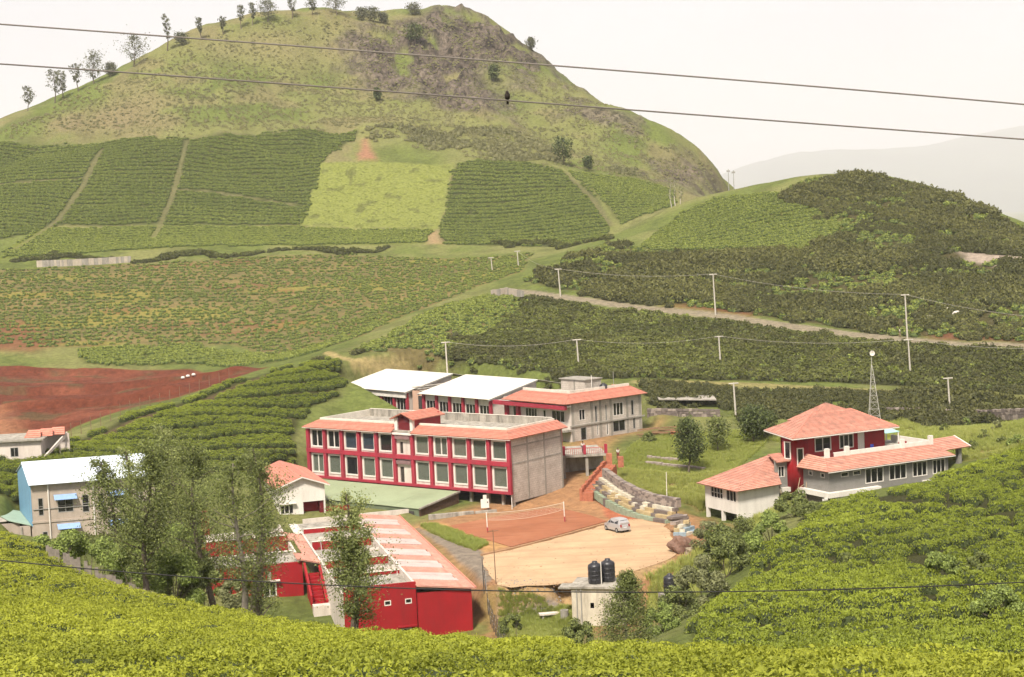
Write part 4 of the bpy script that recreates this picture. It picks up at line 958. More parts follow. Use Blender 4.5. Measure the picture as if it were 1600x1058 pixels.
# stair head over the entrance
sh = MB().box(dx0, dx0 + 0.5, -0.75, -1.2, ZE - 0.05, ZE + 2.0); sh.build('pilaster', WHITE, sch)
mbx(dx1 - 0.5, dx1, -0.75, -1.2, ZE - 0.05, ZE + 2.0).build('pilaster', WHITE, sch)
mbx(dx0 + 0.5, dx1 - 0.5, -1.0, -1.2, ZE - 0.05, ZE + 2.2).build('stair_head_front', DKRED, sch)
mbx(dx0, dx0 + 0.2, -1.205, -6.8, ZE + 0.25, ZE + 2.0).build('stair_head_wall', RED, sch); mbx(dx1 - 0.2, dx1, -1.205, -6.8, ZE + 0.25, ZE + 2.0).build('stair_head_wall', RED, sch)
mbx(dx0 + 0.205, dx1 - 0.205, -6.6, -6.8, ZE + 0.25, ZE + 2.3).build('stair_head_wall', RED, sch)
for sgn, xe in ((1, dx0 - 0.5), (-1, dx1 + 0.5)):
    tile_slope(MB(), (xe, -0.3, ZE + 1.85), (xe, -7.3, ZE + 1.85), (c5, -7.3, ZE + 2.75), (c5, -0.3, ZE + 2.75)).build('stair_head_roof', TILE, sch)
MB().add([(dx0 + 0.3, -1.0, ZE + 1.9), (dx1 - 0.3, -1.0, ZE + 1.9), (c5, -1.0, ZE + 2.6)], [(0, 1, 2)]).build('gable', DKRED, sch)
mbx(dx0 - 0.1, dx1 + 0.1, -0.3, -1.9, ZE - 0.35, ZE - 0.055).build('entrance_slab', WHITE, sch)
# undercroft
for u in (0.95, 2.6, 5.2, 8.2, 11.0): mbx(u - 0.2, u + 0.2, -1.6, -1.2, -1.0, Z0 - 0.004).build('pillar', DIRTY, sch)
mbx(0.93, LX - 0.93, -6.0, -5.8, -1.5, Z0).build('undercroft_wall', surf('undercroft_earth', (0.10, 0.05, 0.04), 0.95, 0.3, 1, 0.5), sch)
MB().tube([(0.55, -0.55, -0.2), (0.55, -0.55, ZE - 0.2)], 0.06).build('drain_pipe', WHITE, sch)

# low green-roofed annex in front of the school
anx = thing('annex', 'low annex with pale green sheet roof and brown side wall below the school', 'annex', (SCH_C[0], SCH_C[1], 0), SCH_A)
GREENR = surf('green_sheet', (0.285, 0.335, 0.205), 0.6, 0.10, 0.35, 0.15, 5, 0.3, (0.20, 0.235, 0.14), 0.6)
for i in range(6):
    a = 9.2 + i * 5.1
    MB().slab([(a, 0.05, 1.93), (a + 5.09, 0.05, 1.93), (a + 5.09, 8.4, 0.95 + 0.02 * (i % 2)), (a, 8.4, 0.95 + 0.02 * (i % 2))], 0.06).build('roof_sheet', GREENR, anx)
MB().add([(9.0, 0.0, 1.80), (9.19, 0.0, 1.80), (9.19, 8.4, 0.82), (9.0, 8.4, 0.82), (9.0, 0.0, 2.02), (9.19, 0.0, 2.02), (9.19, 8.4, 1.04), (9.0, 8.4, 1.04)], [(0, 3, 2, 1), (4, 5, 6, 7), (0, 1, 5, 4), (1, 2, 6, 5), (2, 3, 7, 6), (3, 0, 4, 7)]).build('roof_edge', DIRTY, anx)
BROWN = surf('brown_board', (0.10, 0.058, 0.036), 0.85, 0.3, 2.5, 0.3)
for i in range(14): mbx(9.22, 9.30 + 0.02 * (i % 2), 0.1 + i * 0.58, 0.1 + i * 0.58 + 0.565, -1.2, 1.76 - 0.0677 * (1 + i)).build('side_board', BROWN, anx)
mbx(9.4, 39.5, 8.1, 8.25, -2.0, 0.9).build('front_wall', surf('green_wall', (0.13, 0.16, 0.10), 0.8, 0.2, 0.6, 0.2), anx)
mbx(10.2, 11.1, 8.26, 8.32, -1.4, 0.5).build('door', DARK, anx)

# ================================================================== upper row: two white-roofed sheds and the grey hostel
UP_O, UP_A = (8.27, 240.64), R(130.0)
def upframe(name, label, cat): return thing(name, label, cat, (UP_O[0], UP_O[1], 0), UP_A)
hos = upframe('hostel_building', 'two-storey grey block building with red tiled eaves behind the school', 'building')
hx, hy, hz0, hze = 16.4, 16.6, 4.3, 10.4
ff = lambda u, d, q: (u, -0.7 - d, q); fr_ = lambda u, d, q: (0.7 + d, u, q)
def fu(t): return -0.7 - t * (hy - 1.4)          # fraction along the grey flank
fh = [(2.0, 5.0, 7.4, 9.15, 3), (6.3, 7.0, 7.4, 9.1, 1), (8.4, 11.2, 7.3, 9.2, 4), (13.2, 14.2, 7.0, 9.3, 1)]
wall_holes(MB(), ff, 0.7, hx, hz0, hze, 0.22, [h[:4] for h in fh]).build('front_wall', WHITE2, hos)
for h in fh: window(hos, ff, h[:4], WHITE, GLASSD, 0.08, 0.12, h[4], 0.02)
for u in (12.6, 15.4): pbox(MB(), ff, u - 0.28, u + 0.28, -0.01, -0.55, 6.6, hze - 0.9).build('column', PINKRED, hos)
pbox(MB(), ff, 0.4, hx + 1.0, -0.9, -1.5, hze - 0.85, hze - 0.22).build('red_beam', PINKRED, hos)
pbox(MB(), ff, 0.4, hx + 1.0, -0.02, -0.895, hze - 0.5, hze - 0.3).build('soffit', WHITE, hos)
mbx(0.45, 16.8, -0.68, 0.9, 6.15, 6.45).build('walkway_slab', DIRTY, hos)
gh = [(fu(.20), fu(.115), 7.6, 9.3, 2), (fu(.365), fu(.335), 7.0, 9.5, 1), (fu(.50), fu(.48), 7.0, 9.5, 1), (fu(.735), fu(.59), 7.5, 9.55, 3), (fu(.885), fu(.845), 7.2, 9.6, 1),
      (fu(.21), fu(.13), 4.5, 6.5, 1), (fu(.375), fu(.35), 4.9, 6.6, 1), (fu(.515), fu(.485), 4.7, 6.6, 1), (fu(.755), fu(.58), 5.0, 6.75, 2), (fu(.90), fu(.865), 5.0, 6.7, 1)]
wall_holes(MB(), fr_, fu(1.0), -0.93, hz0 - 0.6, hze, 0.25, [h[:4] for h in gh]).build('flank_wall', BLOCK, hos)
for i, h in enumerate(gh): window(hos, fr_, h[:4], WHITE if i in (0, 3, 6, 7) else METAL, GLASSD, 0.09, 0.14, h[4], 0.02)
for t in (0.03, 0.29, 0.41, 0.56, 0.79, 0.97): pbox(MB(), fr_, fu(t) - 0.22, fu(t) + 0.22, -0.05, 0.02, hz0 - 0.6, hze - 0.01).build('concrete_column', CONC, hos)
pbox(MB(), fr_, fu(1.03), fu(-0.01), -0.16, 0.02, 6.75, 6.98).build('concrete_beam', CONC, hos)
mbx(hx - 0.2, hx, -hy + 0.8, -0.93, hz0, hze).build('end_wall', WHITE2, hos); mbx(0.96, hx - 0.21, -hy + 0.7, -hy + 0.9, hz0, hze).build('rear_wall', BLOCK, hos)
mbx(0.96, hx - 0.21, -hy + 0.95, -0.95, 6.7, 6.95).build('floor', ROOM, hos); mbx(0.96, hx - 0.21, -5.2, -5.0, hz0, hze - 0.1).build('room_wall', ROOM, hos)
mbx(4.6, 4.8, -hy + 0.95, -5.21, hz0, hze - 0.1).build('room_wall', ROOM, hos)
mbx(0.5, hx, -hy + 0.5, -0.6, hze + 0.02, hze + 0.25).build('roof_deck', DIRTY, hos)
tile_slope(MB(), (0, 0.9, hze + 0.05), (hx - 1.2, 0.9, hze + 0.05), (hx - 3.2, -1.9, hze + 1.35), (2.0, -1.9, hze + 1.35)).build('tiled_skirt', TILE, hos)
tile_slope(MB(), (0, -hy, hze + 0.05), (0, 0.9, hze + 0.05), (2.0, -1.9, hze + 1.35), (2.0, -hy + 2.0, hze + 1.35)).build('tiled_skirt', TILE, hos)
tile_slope(MB(), (0, -hy, hze + 0.05), (6, -hy, hze + 0.05), (6, -hy + 2.0, hze + 1.35), (2.0, -hy + 2.0, hze + 1.35)).build('tiled_skirt', TILE, hos)
mbx(2.0, hx - 3.3, -1.95, -2.2, hze + 0.26, hze + 1.75).build('coping', COPING, hos); mbx(2.0, 2.25, -2.205, -hy + 2.0, hze + 0.26, hze + 1.745).build('coping', COPING, hos)
mbx(3.0, 8.5, -6.0, -9.5, hze + 0.26, hze + 2.9).build('stair_room', BLOCK, hos); mbx(2.8, 8.8, -5.8, -9.7, hze + 2.905, hze + 3.05).build('stair_room_slab', CONC, hos)
mbx(5.2, 5.5, -5.96, -5.995, hze + 0.3, hze + 2.85).build('concrete_column', CONC, hos)
MB().tube([(2.7, -7.2, hze + 0.3), (2.7, -7.2, hze + 3.6)], 0.06).build('roof_pole', WHITE, hos); MB().tube([(2.6, -11.8, hze + 0.3), (2.6, -11.8, hze + 3.8)], 0.04).build('roof_pole', METAL, hos)

def upper_shed(x0, x1, label, rail):
    s = upframe('shed_building', label, 'building')
    ze, zr, dep = 10.05, 12.3, 10.6
    sh_ = SHEET
    n = 4
    for i in range(n):
        a = x0 + (x1 - x0) * i / n; b = x0 + (x1 - x0) * (i + 1) / n - 0.02
        MB().slab([(a, 0.0, ze), (b, 0.0, ze), (b, -dep, zr), (a, -dep, zr)], 0.05).build('roof_sheet', sh_, s)
    MB().slab([(x0, -dep - 0.02, zr), (x1, -dep - 0.02, zr), (x1, -dep - 6.5, zr - 1.4), (x0, -dep - 6.5, zr - 1.4)], 0.05).build('roof_sheet', sh_, s)
    for xx in (x0 + 0.02, x1 - 0.14):
        MB().add([(xx, 0.05, ze - 0.3), (xx + 0.12, 0.05, ze - 0.3), (xx + 0.12, -dep, zr - 0.25), (xx, -dep, zr - 0.25), (xx, 0.05, ze - 0.06), (xx + 0.12, 0.05, ze - 0.06), (xx + 0.12, -dep, zr - 0.06), (xx, -dep, zr - 0.06)],
                 [(0, 1, 2, 3), (4, 7, 6, 5), (0, 4, 5, 1), (1, 5, 6, 2), (2, 6, 7, 3), (3, 7, 4, 0)]).build('verge_board', METAL, s)
    w0 = lambda u, d, q: (u, -1.0 - d, q)
    nb = 5; bw = (x1 - x0 - 1.2) / nb; hs = []
    for i in range(nb): hs.append((x0 + 0.6 + bw * i + 0.45, x0 + 0.6 + bw * (i + 1) - 0.45, 6.4, 8.9))
    wall_holes(MB(), w0, x0 + 0.5, x1 - 0.5, 4.2, ze + 0.1, 0.2, hs).build('front_wall', WHITE2, s)
    for h in hs: window(s, w0, h, WHITE, GLASSD, 0.08, 0.12, 3, 0.02)
    for i in range(nb + 1): pbox(MB(), w0, x0 + 0.6 + bw * i - 0.24, x0 + 0.6 + bw * i + 0.24, -0.01, -0.4, 4.2, ze - 0.1).build('column', PINKRED, s)
    if rail:
        pbox(MB(), w0, x0 + 0.4, x1 - 0.4, -0.42, -0.62, 8.95, 9.9).build('fascia', WHITE, s)
        pbox(MB(), w0, x0 + 0.4, x1 - 0.4, -0.8, -0.95, 5.6, 6.5).build('rail', PINKRED, s)
    # gable walls up to the slope
    for xx in (x0 + 0.5, x1 - 0.7):
        MB().add([(xx, -1.25, 4.2), (xx, -dep, 4.2), (xx, -dep, zr - 0.3), (xx, -1.25, ze - 0.05), (xx + 0.2, -1.25, 4.2), (xx + 0.2, -dep, 4.2), (xx + 0.2, -dep, zr - 0.3), (xx + 0.2, -1.25, ze - 0.05)],
                 [(0, 1, 2, 3), (4, 7, 6, 5), (0, 3, 7, 4), (1, 5, 6, 2), (2, 6, 7, 3)]).build('end_wall', WHITE2, s)
    mbx(x0 + 0.75, x1 - 0.75, -4.2, -4.0, 4.2, 9.9).build('room_wall', ROOM, s)
    return s
upper_shed(19.3, 38.4, 'white-roofed shed beside the grey hostel, right one of the two', False)
upper_shed(42.0, 62.0, 'white-roofed shed with red verandah rail, left one of the two', True)
lk = upframe('stair_block', 'narrow peach stair block between the two white-roofed sheds', 'building')
mbx(38.5, 41.9, -1.5, -8.0, 4.2, 10.2).build('wall', surf('peach_paint', (0.55, 0.36, 0.26), 0.8, 0.1, 0.6, 0.1), lk)
for i in range(3): mbx(38.6 + i * 1.1, 39.6 + i * 1.1, -1.3, -8.4, 10.25 + 0.25 * i, 10.35 + 0.25 * i).build('roof_step', DIRTY, lk)
mbx(39.2, 40.2, -1.42, -1.49, 7.2, 9.4).build('doorway', DARK, lk)
tk = thing('water_tank', 'black water tank on the roof of the grey hostel', 'water tank', (0, 0, 0))
_m = Matrix.Translation((UP_O[0], UP_O[1], 0)) @ Matrix.Rotation(UP_A, 4, 'Z')
tk.location = _m @ Vector((2.6, -9.6, hze + 0.26)); 
MB().lathe([(0.62, 0.0), (0.65, 0.1), (0.65, 1.5), (0.5, 1.75), (0.25, 1.85), (0.25, 1.95)], seg=18).build('body', TANKM, tk, True)
for q in (0.45, 0.85, 1.25): MB().lathe([(0.655, q - 0.04), (0.68, q), (0.655, q + 0.04)], seg=18).build('rib', TANKM, tk, True)
mbx(-1.4, 1.4, -1.2, 1.2, -0.02, 0.0).build('base', CONC, tk)

# porch deck and its railing at the right end of the school
_p1 = onz(880, 712, 4.9); _p2 = onz(948, 708, 4.9); _dl = math.hypot(_p2[0] - _p1[0], _p2[1] - _p1[1])
dk = thing('porch_deck', 'concrete porch deck on pillars with pink railing beside the grey end wall', 'deck', (_p1[0], _p1[1], 0), math.atan2(_p2[1] - _p1[1], _p2[0] - _p1[0]))
PINK = surf('pink_rail', (0.42, 0.10, 0.09), 0.6, 0.15, 3, 0.1)
mbx(-0.4, _dl, 0.0, 9.0, 4.55, 4.9).build('slab', DIRTY, dk)
for q in (0.1, 3.4): mbx(q - 0.2, q + 0.2, 0.2, 0.6, 1.0, 4.546).build('pillar', CONC, dk)
mbx(-0.4, _dl, 3.2, 3.4, 1.0, 4.546).build('back_wall', DIRTY, dk)
for i in range(int(_dl / 0.27)): mbx(i * 0.27, i * 0.27 + 0.05, 0.1, 0.15, 4.905, 5.75).build('baluster', PINK, dk)
mbx(-0.1, _dl, 0.08, 0.17, 5.76, 5.84).build('handrail', PINK, dk)
for u in (-0.1, 2.9, _dl - 0.3): mbx(u, u + 0.4, -0.06, 0.34, 4.91, 6.2).build('rail_post', PINKRED, dk)
mbx(-0.2, 0.5, 4.0, 5.5, 4.91, 8.2).build('red_pier', RED, dk)

# ================================================================== red house on the right
HO, HA = (37.96, 194.14), R(27.0)
hse = thing('red_house', 'red and grey house with a round red stair tower and tiled hip roofs', 'house', (HO[0], HO[1], 0), HA)
ef = lambda u, d, q: (u, 0.7 + d, q)
lh = [(2.5, 3.7, 5.0, 5.6, 1), (4.4, 5.6, 5.0, 5.6, 1), (6.3, 9.2, 3.75, 5.65, 3), (10.1, 12.9, 3.75, 5.65, 3), (13.9, 16.3, 3.75, 5.65, 3), (17.2, 19.3, 3.75, 5.6, 3)]
wall_holes(MB(), ef, 0.7, 19.8, 1.0, 6.0, 0.25, [h[:4] for h in lh]).build('front_wall', GREYW, hse)
for i, h in enumerate(lh): window(hse, ef, h[:4], WHITE, GLASSD, 0.10, 0.14, h[4], 0.03)
el = lambda u, d, q: (0.7 + d, u, q)
sh2 = [(1.6, 2.4, 5.0, 5.6), (4.0, 4.8, 5.0, 5.6)]
wall_holes(MB(), el, 0.96, 7.0, 1.0, 6.0, 0.25, sh2).build('side_wall', GREYW, hse)
for h in sh2: window(hse, el, h, WHITE, GLASSD, 0.09, 0.14, 1, 0.03)
mbx(0.96, 19.8, 11.7, 11.9, 1.0, 6.0).build('rear_wall', GREYW, hse); mbx(19.55, 19.8, 0.96, 11.69, 1.0, 6.0).build('side_wall', GREYW, hse)
mbx(0.97, 19.5, 4.5, 4.7, 1.0, 6.0).build('room_wall', ROOM, hse)
mbx(0.97, 19.5, 0.97, 11.6, 3.0, 3.2).build('floor', ROOM, hse)
# ledge and stone base
mbx(0.0, 8.2, -0.05, 0.69, 2.75, 3.35).build('ledge', WHITE, hse); mbx(0.0, 0.69, 0.695, 6.6, 2.75, 3.35).build('ledge', WHITE, hse)
mbx(0.45, 8.0, 0.35, 0.69, -0.6, 2.745).build('stone_base', STONE, hse); mbx(0.45, 0.69, 0.7, 6.8, -0.6, 2.745).build('stone_base', STONE, hse)
mbx(15.4, 19.9, 0.1, 0.69, 2.9, 3.2).build('ledge', WHITE, hse)
mbx(-0.15, 0.0, 0.2, 0.75, 1.0, 2.74).build('white_post', WHITE, hse); mbx(-0.75, -0.6, 0.2, 0.35, 1.0, 2.74).build('white_post', WHITE, hse)
# lower tiled skirt and terrace
zt = 7.35
tile_slope(MB(), (0, 0, 6.0), (20.4, 0, 6.0), (18.6, 2.4, zt), (1.5, 2.4, zt)).build('lower_roof', TILE2, hse)
tile_slope(MB(), (0, 0, 6.0), (-0.3, 5.9, 6.0), (1.3, 5.9, zt + 0.2), (1.5, 2.4, zt)).build('lower_roof', TILE2, hse)
tile_slope(MB(), (20.4, 0, 6.0), (20.4, 12.5, 6.0), (18.6, 10, zt), (18.6, 2.4, zt)).build('lower_roof', TILE2, hse)
mbx(0, 20.4, -0.09, -0.02, 5.86, 5.96).build('fascia', WHITE, hse)
mbx(1.4, 19.5, 2.5, 11.6, 6.6, 6.9).build('terrace_slab', DIRTY, hse)
mbx(2.9, 18.6, 2.42, 2.62, 6.92, 7.85).build('parapet', WHITE, hse)
mbx(18.4, 18.6, 2.63, 10.0, 6.92, 7.85).build('parapet', WHITE, hse)
for u in (1.6, 4.7, 13.6, 18.3): mbx(u, u + 0.55, 2.3, 2.75, 6.92, 8.45).build('parapet_pier', WHITE, hse)
mbx(2.2, 4.65, 2.5, 2.6, 6.92, 7.75).build('parapet_grille', DKRED, hse)
mbx(14.2, 15.4, 3.4, 3.6, 6.92, 7.95).build('terrace_wall', RED, hse)
# upper floor
uy = 6.0
uf = lambda u, d, q: (u, uy + d, q)
uh = [(2.7, 5.3, 7.55, 9.35), (6.6, 8.9, 7.55, 9.35), (9.6, 10.7, 6.95, 9.3)]
wall_holes(MB(), uf, 1.2, 14.0, 6.6, 9.9, 0.22, uh).build('upper_wall', RED, hse)
window(hse, uf, uh[0], WHITE, GLASSD, 0.12, 0.14, 2, 0.05); window(hse, uf, uh[1], WHITE, GLASSD, 0.12, 0.14, 3, 0.05)
pbox(MB(), uf, 9.62, 10.68, 0.02, 0.08, 6.96, 9.28).build('door', WHITE, hse)
mbx(13.78, 14.0, uy + 0.23, 13.0, 6.6, 9.9).build('upper_wall', RED, hse); mbx(2.6, 13.77, 12.8, 13.0, 6.6, 9.9).build('upper_wall', RED, hse)
mbx(2.0, 13.6, 9.0, 9.2, 6.95, 9.8).build('room_wall', ROOM, hse)
# round tower
tw = (1.0, 7.6); tr_ = 1.75
MB().lathe([(tr_, 2.6), (tr_, 9.85)], tw[0], tw[1], 36).build('tower', RED, hse, True)
MB().lathe([(tr_ + 0.04, -0.6), (tr_ + 0.04, 2.59)], tw[0], tw[1], 36).build('tower_base', surf('tower_base_render', (0.22, 0.16, 0.13), 0.9, 0.2, 1, 0.3), hse, True)
for ang, q0, q1, wd in ((197, 6.9, 9.15, 0.5), (249, 6.0, 8.35, 0.45)):
    a = R(ang); n_ = Vector((math.cos(a), math.sin(a), 0)); t_ = Vector((-math.sin(a), math.cos(a), 0)); o_ = Vector((tw[0], tw[1], 0)) + n_ * (tr_ + 0.045)
    tf = (lambda n_, t_, o_: lambda u, d, q: tuple(o_ + t_ * u - n_ * d + Vector((0, 0, q))))(n_, t_, o_)
    window(hse, tf, (-wd, wd, q0, q1), WHITE, GLASSD, 0.13, 0.03, 1, 0.08)
# hip roofs
E4 = [(-1.9, 4.4, 9.85), (14.7, 4.0, 9.85), (14.9, 13.4, 9.85), (0.6, 13.8, 9.85)]
rA, rB = (4.4, 8.6, 12.15), (10.6, 8.5, 12.15)
tile_slope(MB(), E4[0], E4[1], rB, rA).build('upper_roof', TILE2, hse)
tile_slope(MB(), E4[3], E4[0], rA, rA).build('upper_roof', TILE2, hse); tile_slope(MB(), E4[1], E4[2], rB, rB).build('upper_roof', TILE2, hse); tile_slope(MB(), E4[2], E4[3], rA, rB).build('upper_roof', TILE2, hse)
ap = (7.2, 9.3, 13.2)
for a, b in (((3.4, 7.6, 11.3), (12.6, 7.5, 11.2)), ((12.6, 7.5, 11.2), (12.6, 12.5, 11.0)), ((3.4, 12.5, 11.0), (3.4, 7.6, 11.3))): tile_slope(MB(), a, b, ap, ap).build('roof_lantern', TILE2, hse)
MB().tube([E4[0], rA], 0.11, 6).build('hip_ridge', TILE, hse); MB().tube([rA, rB], 0.11, 6).build('hip_ridge', TILE, hse); MB().tube([E4[1], rB], 0.11, 6).build('hip_ridge', TILE, hse)
for a, b in ((0, 1), (3, 0), (1, 2)): MB().tube([Vector(E4[a]) - Vector((0, 0, .1)), Vector(E4[b]) - Vector((0, 0, .1))], 0.09, 4).build('gutter', WHITE, hse)
# left wing on pillars
we = lambda u, d, q: (-8.8 + d, u, q)
wh = [(9.9, 12.6, 2.3, 3.75, 3), (7.0, 9.2, 2.3, 3.75, 3)]
wall_holes(MB(), we, 6.6, 13.9, 0.85, 4.05, 0.22, [h[:4] for h in wh]).build('wing_wall', WHITE, hse)
window(hse, we, wh[0][:4], WHITE, GLASSD, 0.09, 0.14, 4, 0.03, 1); window(hse, we, wh[1][:4], WHITE, GLASSD, 0.09, 0.14, 3, 0.03)
mbx(-8.58, -2.6, 6.6, 6.82, -0.8, 4.15).build('wing_wall', WHITE, hse); mbx(-2.8, -2.6, 6.83, 13.8, -0.8, 4.1).build('wing_wall', WHITE, hse); mbx(-2.79, -2.61, 8.3, 12.0, 4.11, 5.2).build('wing_wall', GREYW, hse)
mbx(-8.57, -2.2, 6.83, 13.8, 0.86, 1.05).build('wing_floor', WHITE2, hse); mbx(-8.57, -2.2, 13.81, 13.95, 0.86, 4.0).build('wing_wall', WHITE, hse)
mbx(-5.2, -5.0, 6.83, 13.8, 1.06, 4.2).build('room_wall', ROOM, hse)
for q in (6.85, 10.2, 13.6): mbx(-8.8, -8.4, q - 0.2, q + 0.2, -1.6, 0.846).build('wing_pillar', WHITE, hse)
mbx(-6.0, -5.6, 6.7, 7.0, -1.6, 0.846).build('wing_pillar', WHITE, hse); mbx(-4.6, -4.4, 6.85, 13.0, -1.6, 0.846).build('wing_back_wall', DIRTY, hse)
tile_slope(MB(), (-9.6, 5.7, 3.95), (-9.6, 14.6, 3.95), (-1.2, 10.2, 7.2), (-1.4, 9.6, 7.2)).build('wing_roof', TILE2, hse)
tile_slope(MB(), (-9.6, 5.7, 3.95), (-2.75, 5.8, 4.1), (-1.4, 9.6, 7.2), (-1.45, 9.6, 7.2)).build('wing_roof', TILE2, hse); tile_slope(MB(), (-1.0, 14.6, 3.95), (-9.6, 14.6, 3.95), (-1.2, 10.2, 7.2), (-1.2, 10.2, 7.2)).build('wing_roof', TILE2, hse)
# little grey bay beside the tower
bf = lambda u, d, q: (u, 7.3 + d, q)
wall_holes(MB(), bf, -2.58, -0.4, 3.4, 6.9, 0.2, [(-2.15, -1.15, 4.7, 6.1)]).build('bay_wall', GREYW, hse)
window(hse, bf, (-2.15, -1.15, 4.7, 6.1), WHITE, GLASSD, 0.09, 0.12, 2, 0.03)
tile_slope(MB(), (-2.7, 6.7, 6.75), (-0.3, 6.7, 6.75), (-0.3, 9.3, 7.45), (-2.2, 9.3, 7.45)).build('bay_roof', TILE2, hse); mbx(-2.58, -0.4, 6.85, 7.29, 2.8, 3.38).build('ledge', WHITE, hse); mbx(-2.58, -0.5, 7.05, 7.28, -0.6, 2.79).build('stone_base', STONE, hse)
# porch at the right end
tile_slope(MB(), (19.0, 1.9, 6.35), (25.4, 2.6, 6.35), (25.0, 5.2, 7.5), (18.7, 4.8, 7.5)).build('porch_roof', TILE2, hse); tile_slope(MB(), (25.4, 7.8, 6.35), (19.0, 7.6, 6.35), (18.7, 4.8, 7.5), (25.0, 5.2, 7.5)).build('porch_roof', TILE2, hse)
MB().tube([(25.45, 2.6, 6.33), (25.05, 5.2, 7.48), (25.45, 7.8, 6.33)], 0.13, 4).build('barge_board', WHITE, hse)
for q in ((23.9, 3.2), (23.9, 7.0)): mbx(q[0] - 0.28, q[0] + 0.28, q[1] - 0.28, q[1] + 0.28, 2.5, 6.4).build('porch_pillar', GREYW, hse)
# scaffold poles left leaning by the tower
for a, b in (((-0.2, 4.4, 1.0), (1.0, 5.6, 5.0)), ((-1.6, 5.0, 1.0), (0.2, 5.9, 4.6)), ((-1.2, 4.8, 3.4), (0.6, 5.7, 3.7)), ((-2.9, 5.2, 1.0), (-2.6, 6.6, 4.4))):
    MB().tube([a, b], 0.05, 5).build('scaffold_pole', surf('bamboo', (0.32, 0.25, 0.16), 0.8), hse)
tp = thing('terrace_cover', 'turquoise sheet cover on the terrace of the red house', 'cover', (HO[0], HO[1], 0), HA)
MB().slab([(14.8, 8.0, 8.5), (18.2, 8.0, 8.5), (18.2, 10.6, 8.9), (14.8, 10.6, 8.9)], 0.08).build('sheet', surf('turquoise_sheet', (0.33, 0.55, 0.52), 0.5, 0.08, 1, 0.1), tp)
for q in ((14.95, 8.1), (18.05, 8.1), (14.95, 10.5), (18.05, 10.5)): mbx(q[0] - 0.06, q[0] + 0.06, q[1] - 0.06, q[1] + 0.06, 6.91, 8.45).build('leg', WHITE, tp)
ch = thing('terrace_chair', 'blue plastic chair beside the white door on the red house terrace', 'chair', Matrix.Translation((HO[0], HO[1], 0)) @ Matrix.Rotation(HA, 4, 'Z') @ Vector((10.9, 4.6, 6.91)), HA)
BLUEP = surf('blue_plastic', (0.04, 0.06, 0.28), 0.5)
mbx(-0.25, 0.25, -0.25, 0.25, 0.40, 0.45).build('seat', BLUEP, ch); mbx(-0.25, 0.25, 0.2, 0.25, 0.451, 0.95).build('backrest', BLUEP, ch)
for q in ((-.22, -.22), (.22, -.22), (-.22, .22), (.22, .22)): mbx(q[0] - .025, q[0] + .025, q[1] - .025, q[1] + .025, 0, 0.399).build('leg', BLUEP, ch)

# ================================================================== red lodging block in the foreground
RO, RA = (-4.92, 161.88), R(104.0)
red = thing('lodging_block', 'red-walled lodging block with striped tile and white roof strip', 'building', (RO[0], RO[1], 0), RA)
zb = -6.0
# right strip: walls and striped roof (x runs away from the camera, y to the left)
rf = lambda u, d, q: (0.35 + d, u, q)             # front wall, u = y
fh3 = [(0.45, 0.95, -2.9, -0.4)]
wall_holes(MB(), rf, 0.3, 5.95, zb, 0.9, 0.25, []).build('front_wall', RED, red)
mbx(0.61, 44.0, 0.3, 0.55, zb, 0.85).build('side_wall', RED, red)
for i in range(6): mbx(3.0 + i * 6.8, 4.3 + i * 6.8, 0.255, 0.295, -2.4, -0.9).build('side_window', GLASSD, red)
mbx(43.7, 44.0, 0.56, 13.5, zb, 0.9).build('rear_wall', WHITE2, red)
xs = [0.0, 3.4]
for i in range(6): xs += [3.4 + i * 6.7 + 3.9, 3.4 + i * 6.7 + 6.7]
xs[-1] = 44.4
for i in range(len(xs) - 1):
    a, b = xs[i], xs[i + 1]
    if i % 2 == 0:
        m = MB(); tile_slope(m, (a, -0.15, 0.95), (b, -0.15, 0.95), (b, 6.0, 1.75), (a, 6.0, 1.75), 0.34).build('tiled_strip', TILE2, red)
    else:
        tile_slope(MB(), (a, -0.15, 0.95), (b, -0.15, 0.95), (b, 1.0, 1.10), (a, 1.0, 1.10), 0.34).build('tiled_strip', TILE2, red)
        for k_ in range(3):
            a_, b_ = a + (b - a) * k_ / 3 + 0.03, a + (b - a) * (k_ + 1) / 3 - 0.03; j_ = random.uniform(-0.03, 0.06); e_ = random.uniform(-0.25, 0.35)
            MB().slab([(a_, 1.02 + e_ * 0.5, 1.15 + j_), (b_, 1.02 + e_ * 0.5, 1.15 + j_), (b_, 6.0, 1.78 + j_), (a_, 6.0, 1.78 + j_)], 0.06).build('roof_light', surf('fibre_sheet', (0.53, 0.43, 0.385), 0.5, 0.12, 0.9, 0.1, 5, 0.4, (0.36, 0.30, 0.29), 0.8), red)
for i in range(9): MB().tube([(i * 4.95, -0.12, 1.02), (i * 4.95 + 4.9, -0.12, 1.02)], 0.10, 6).build('edge_tile', TILE, red)
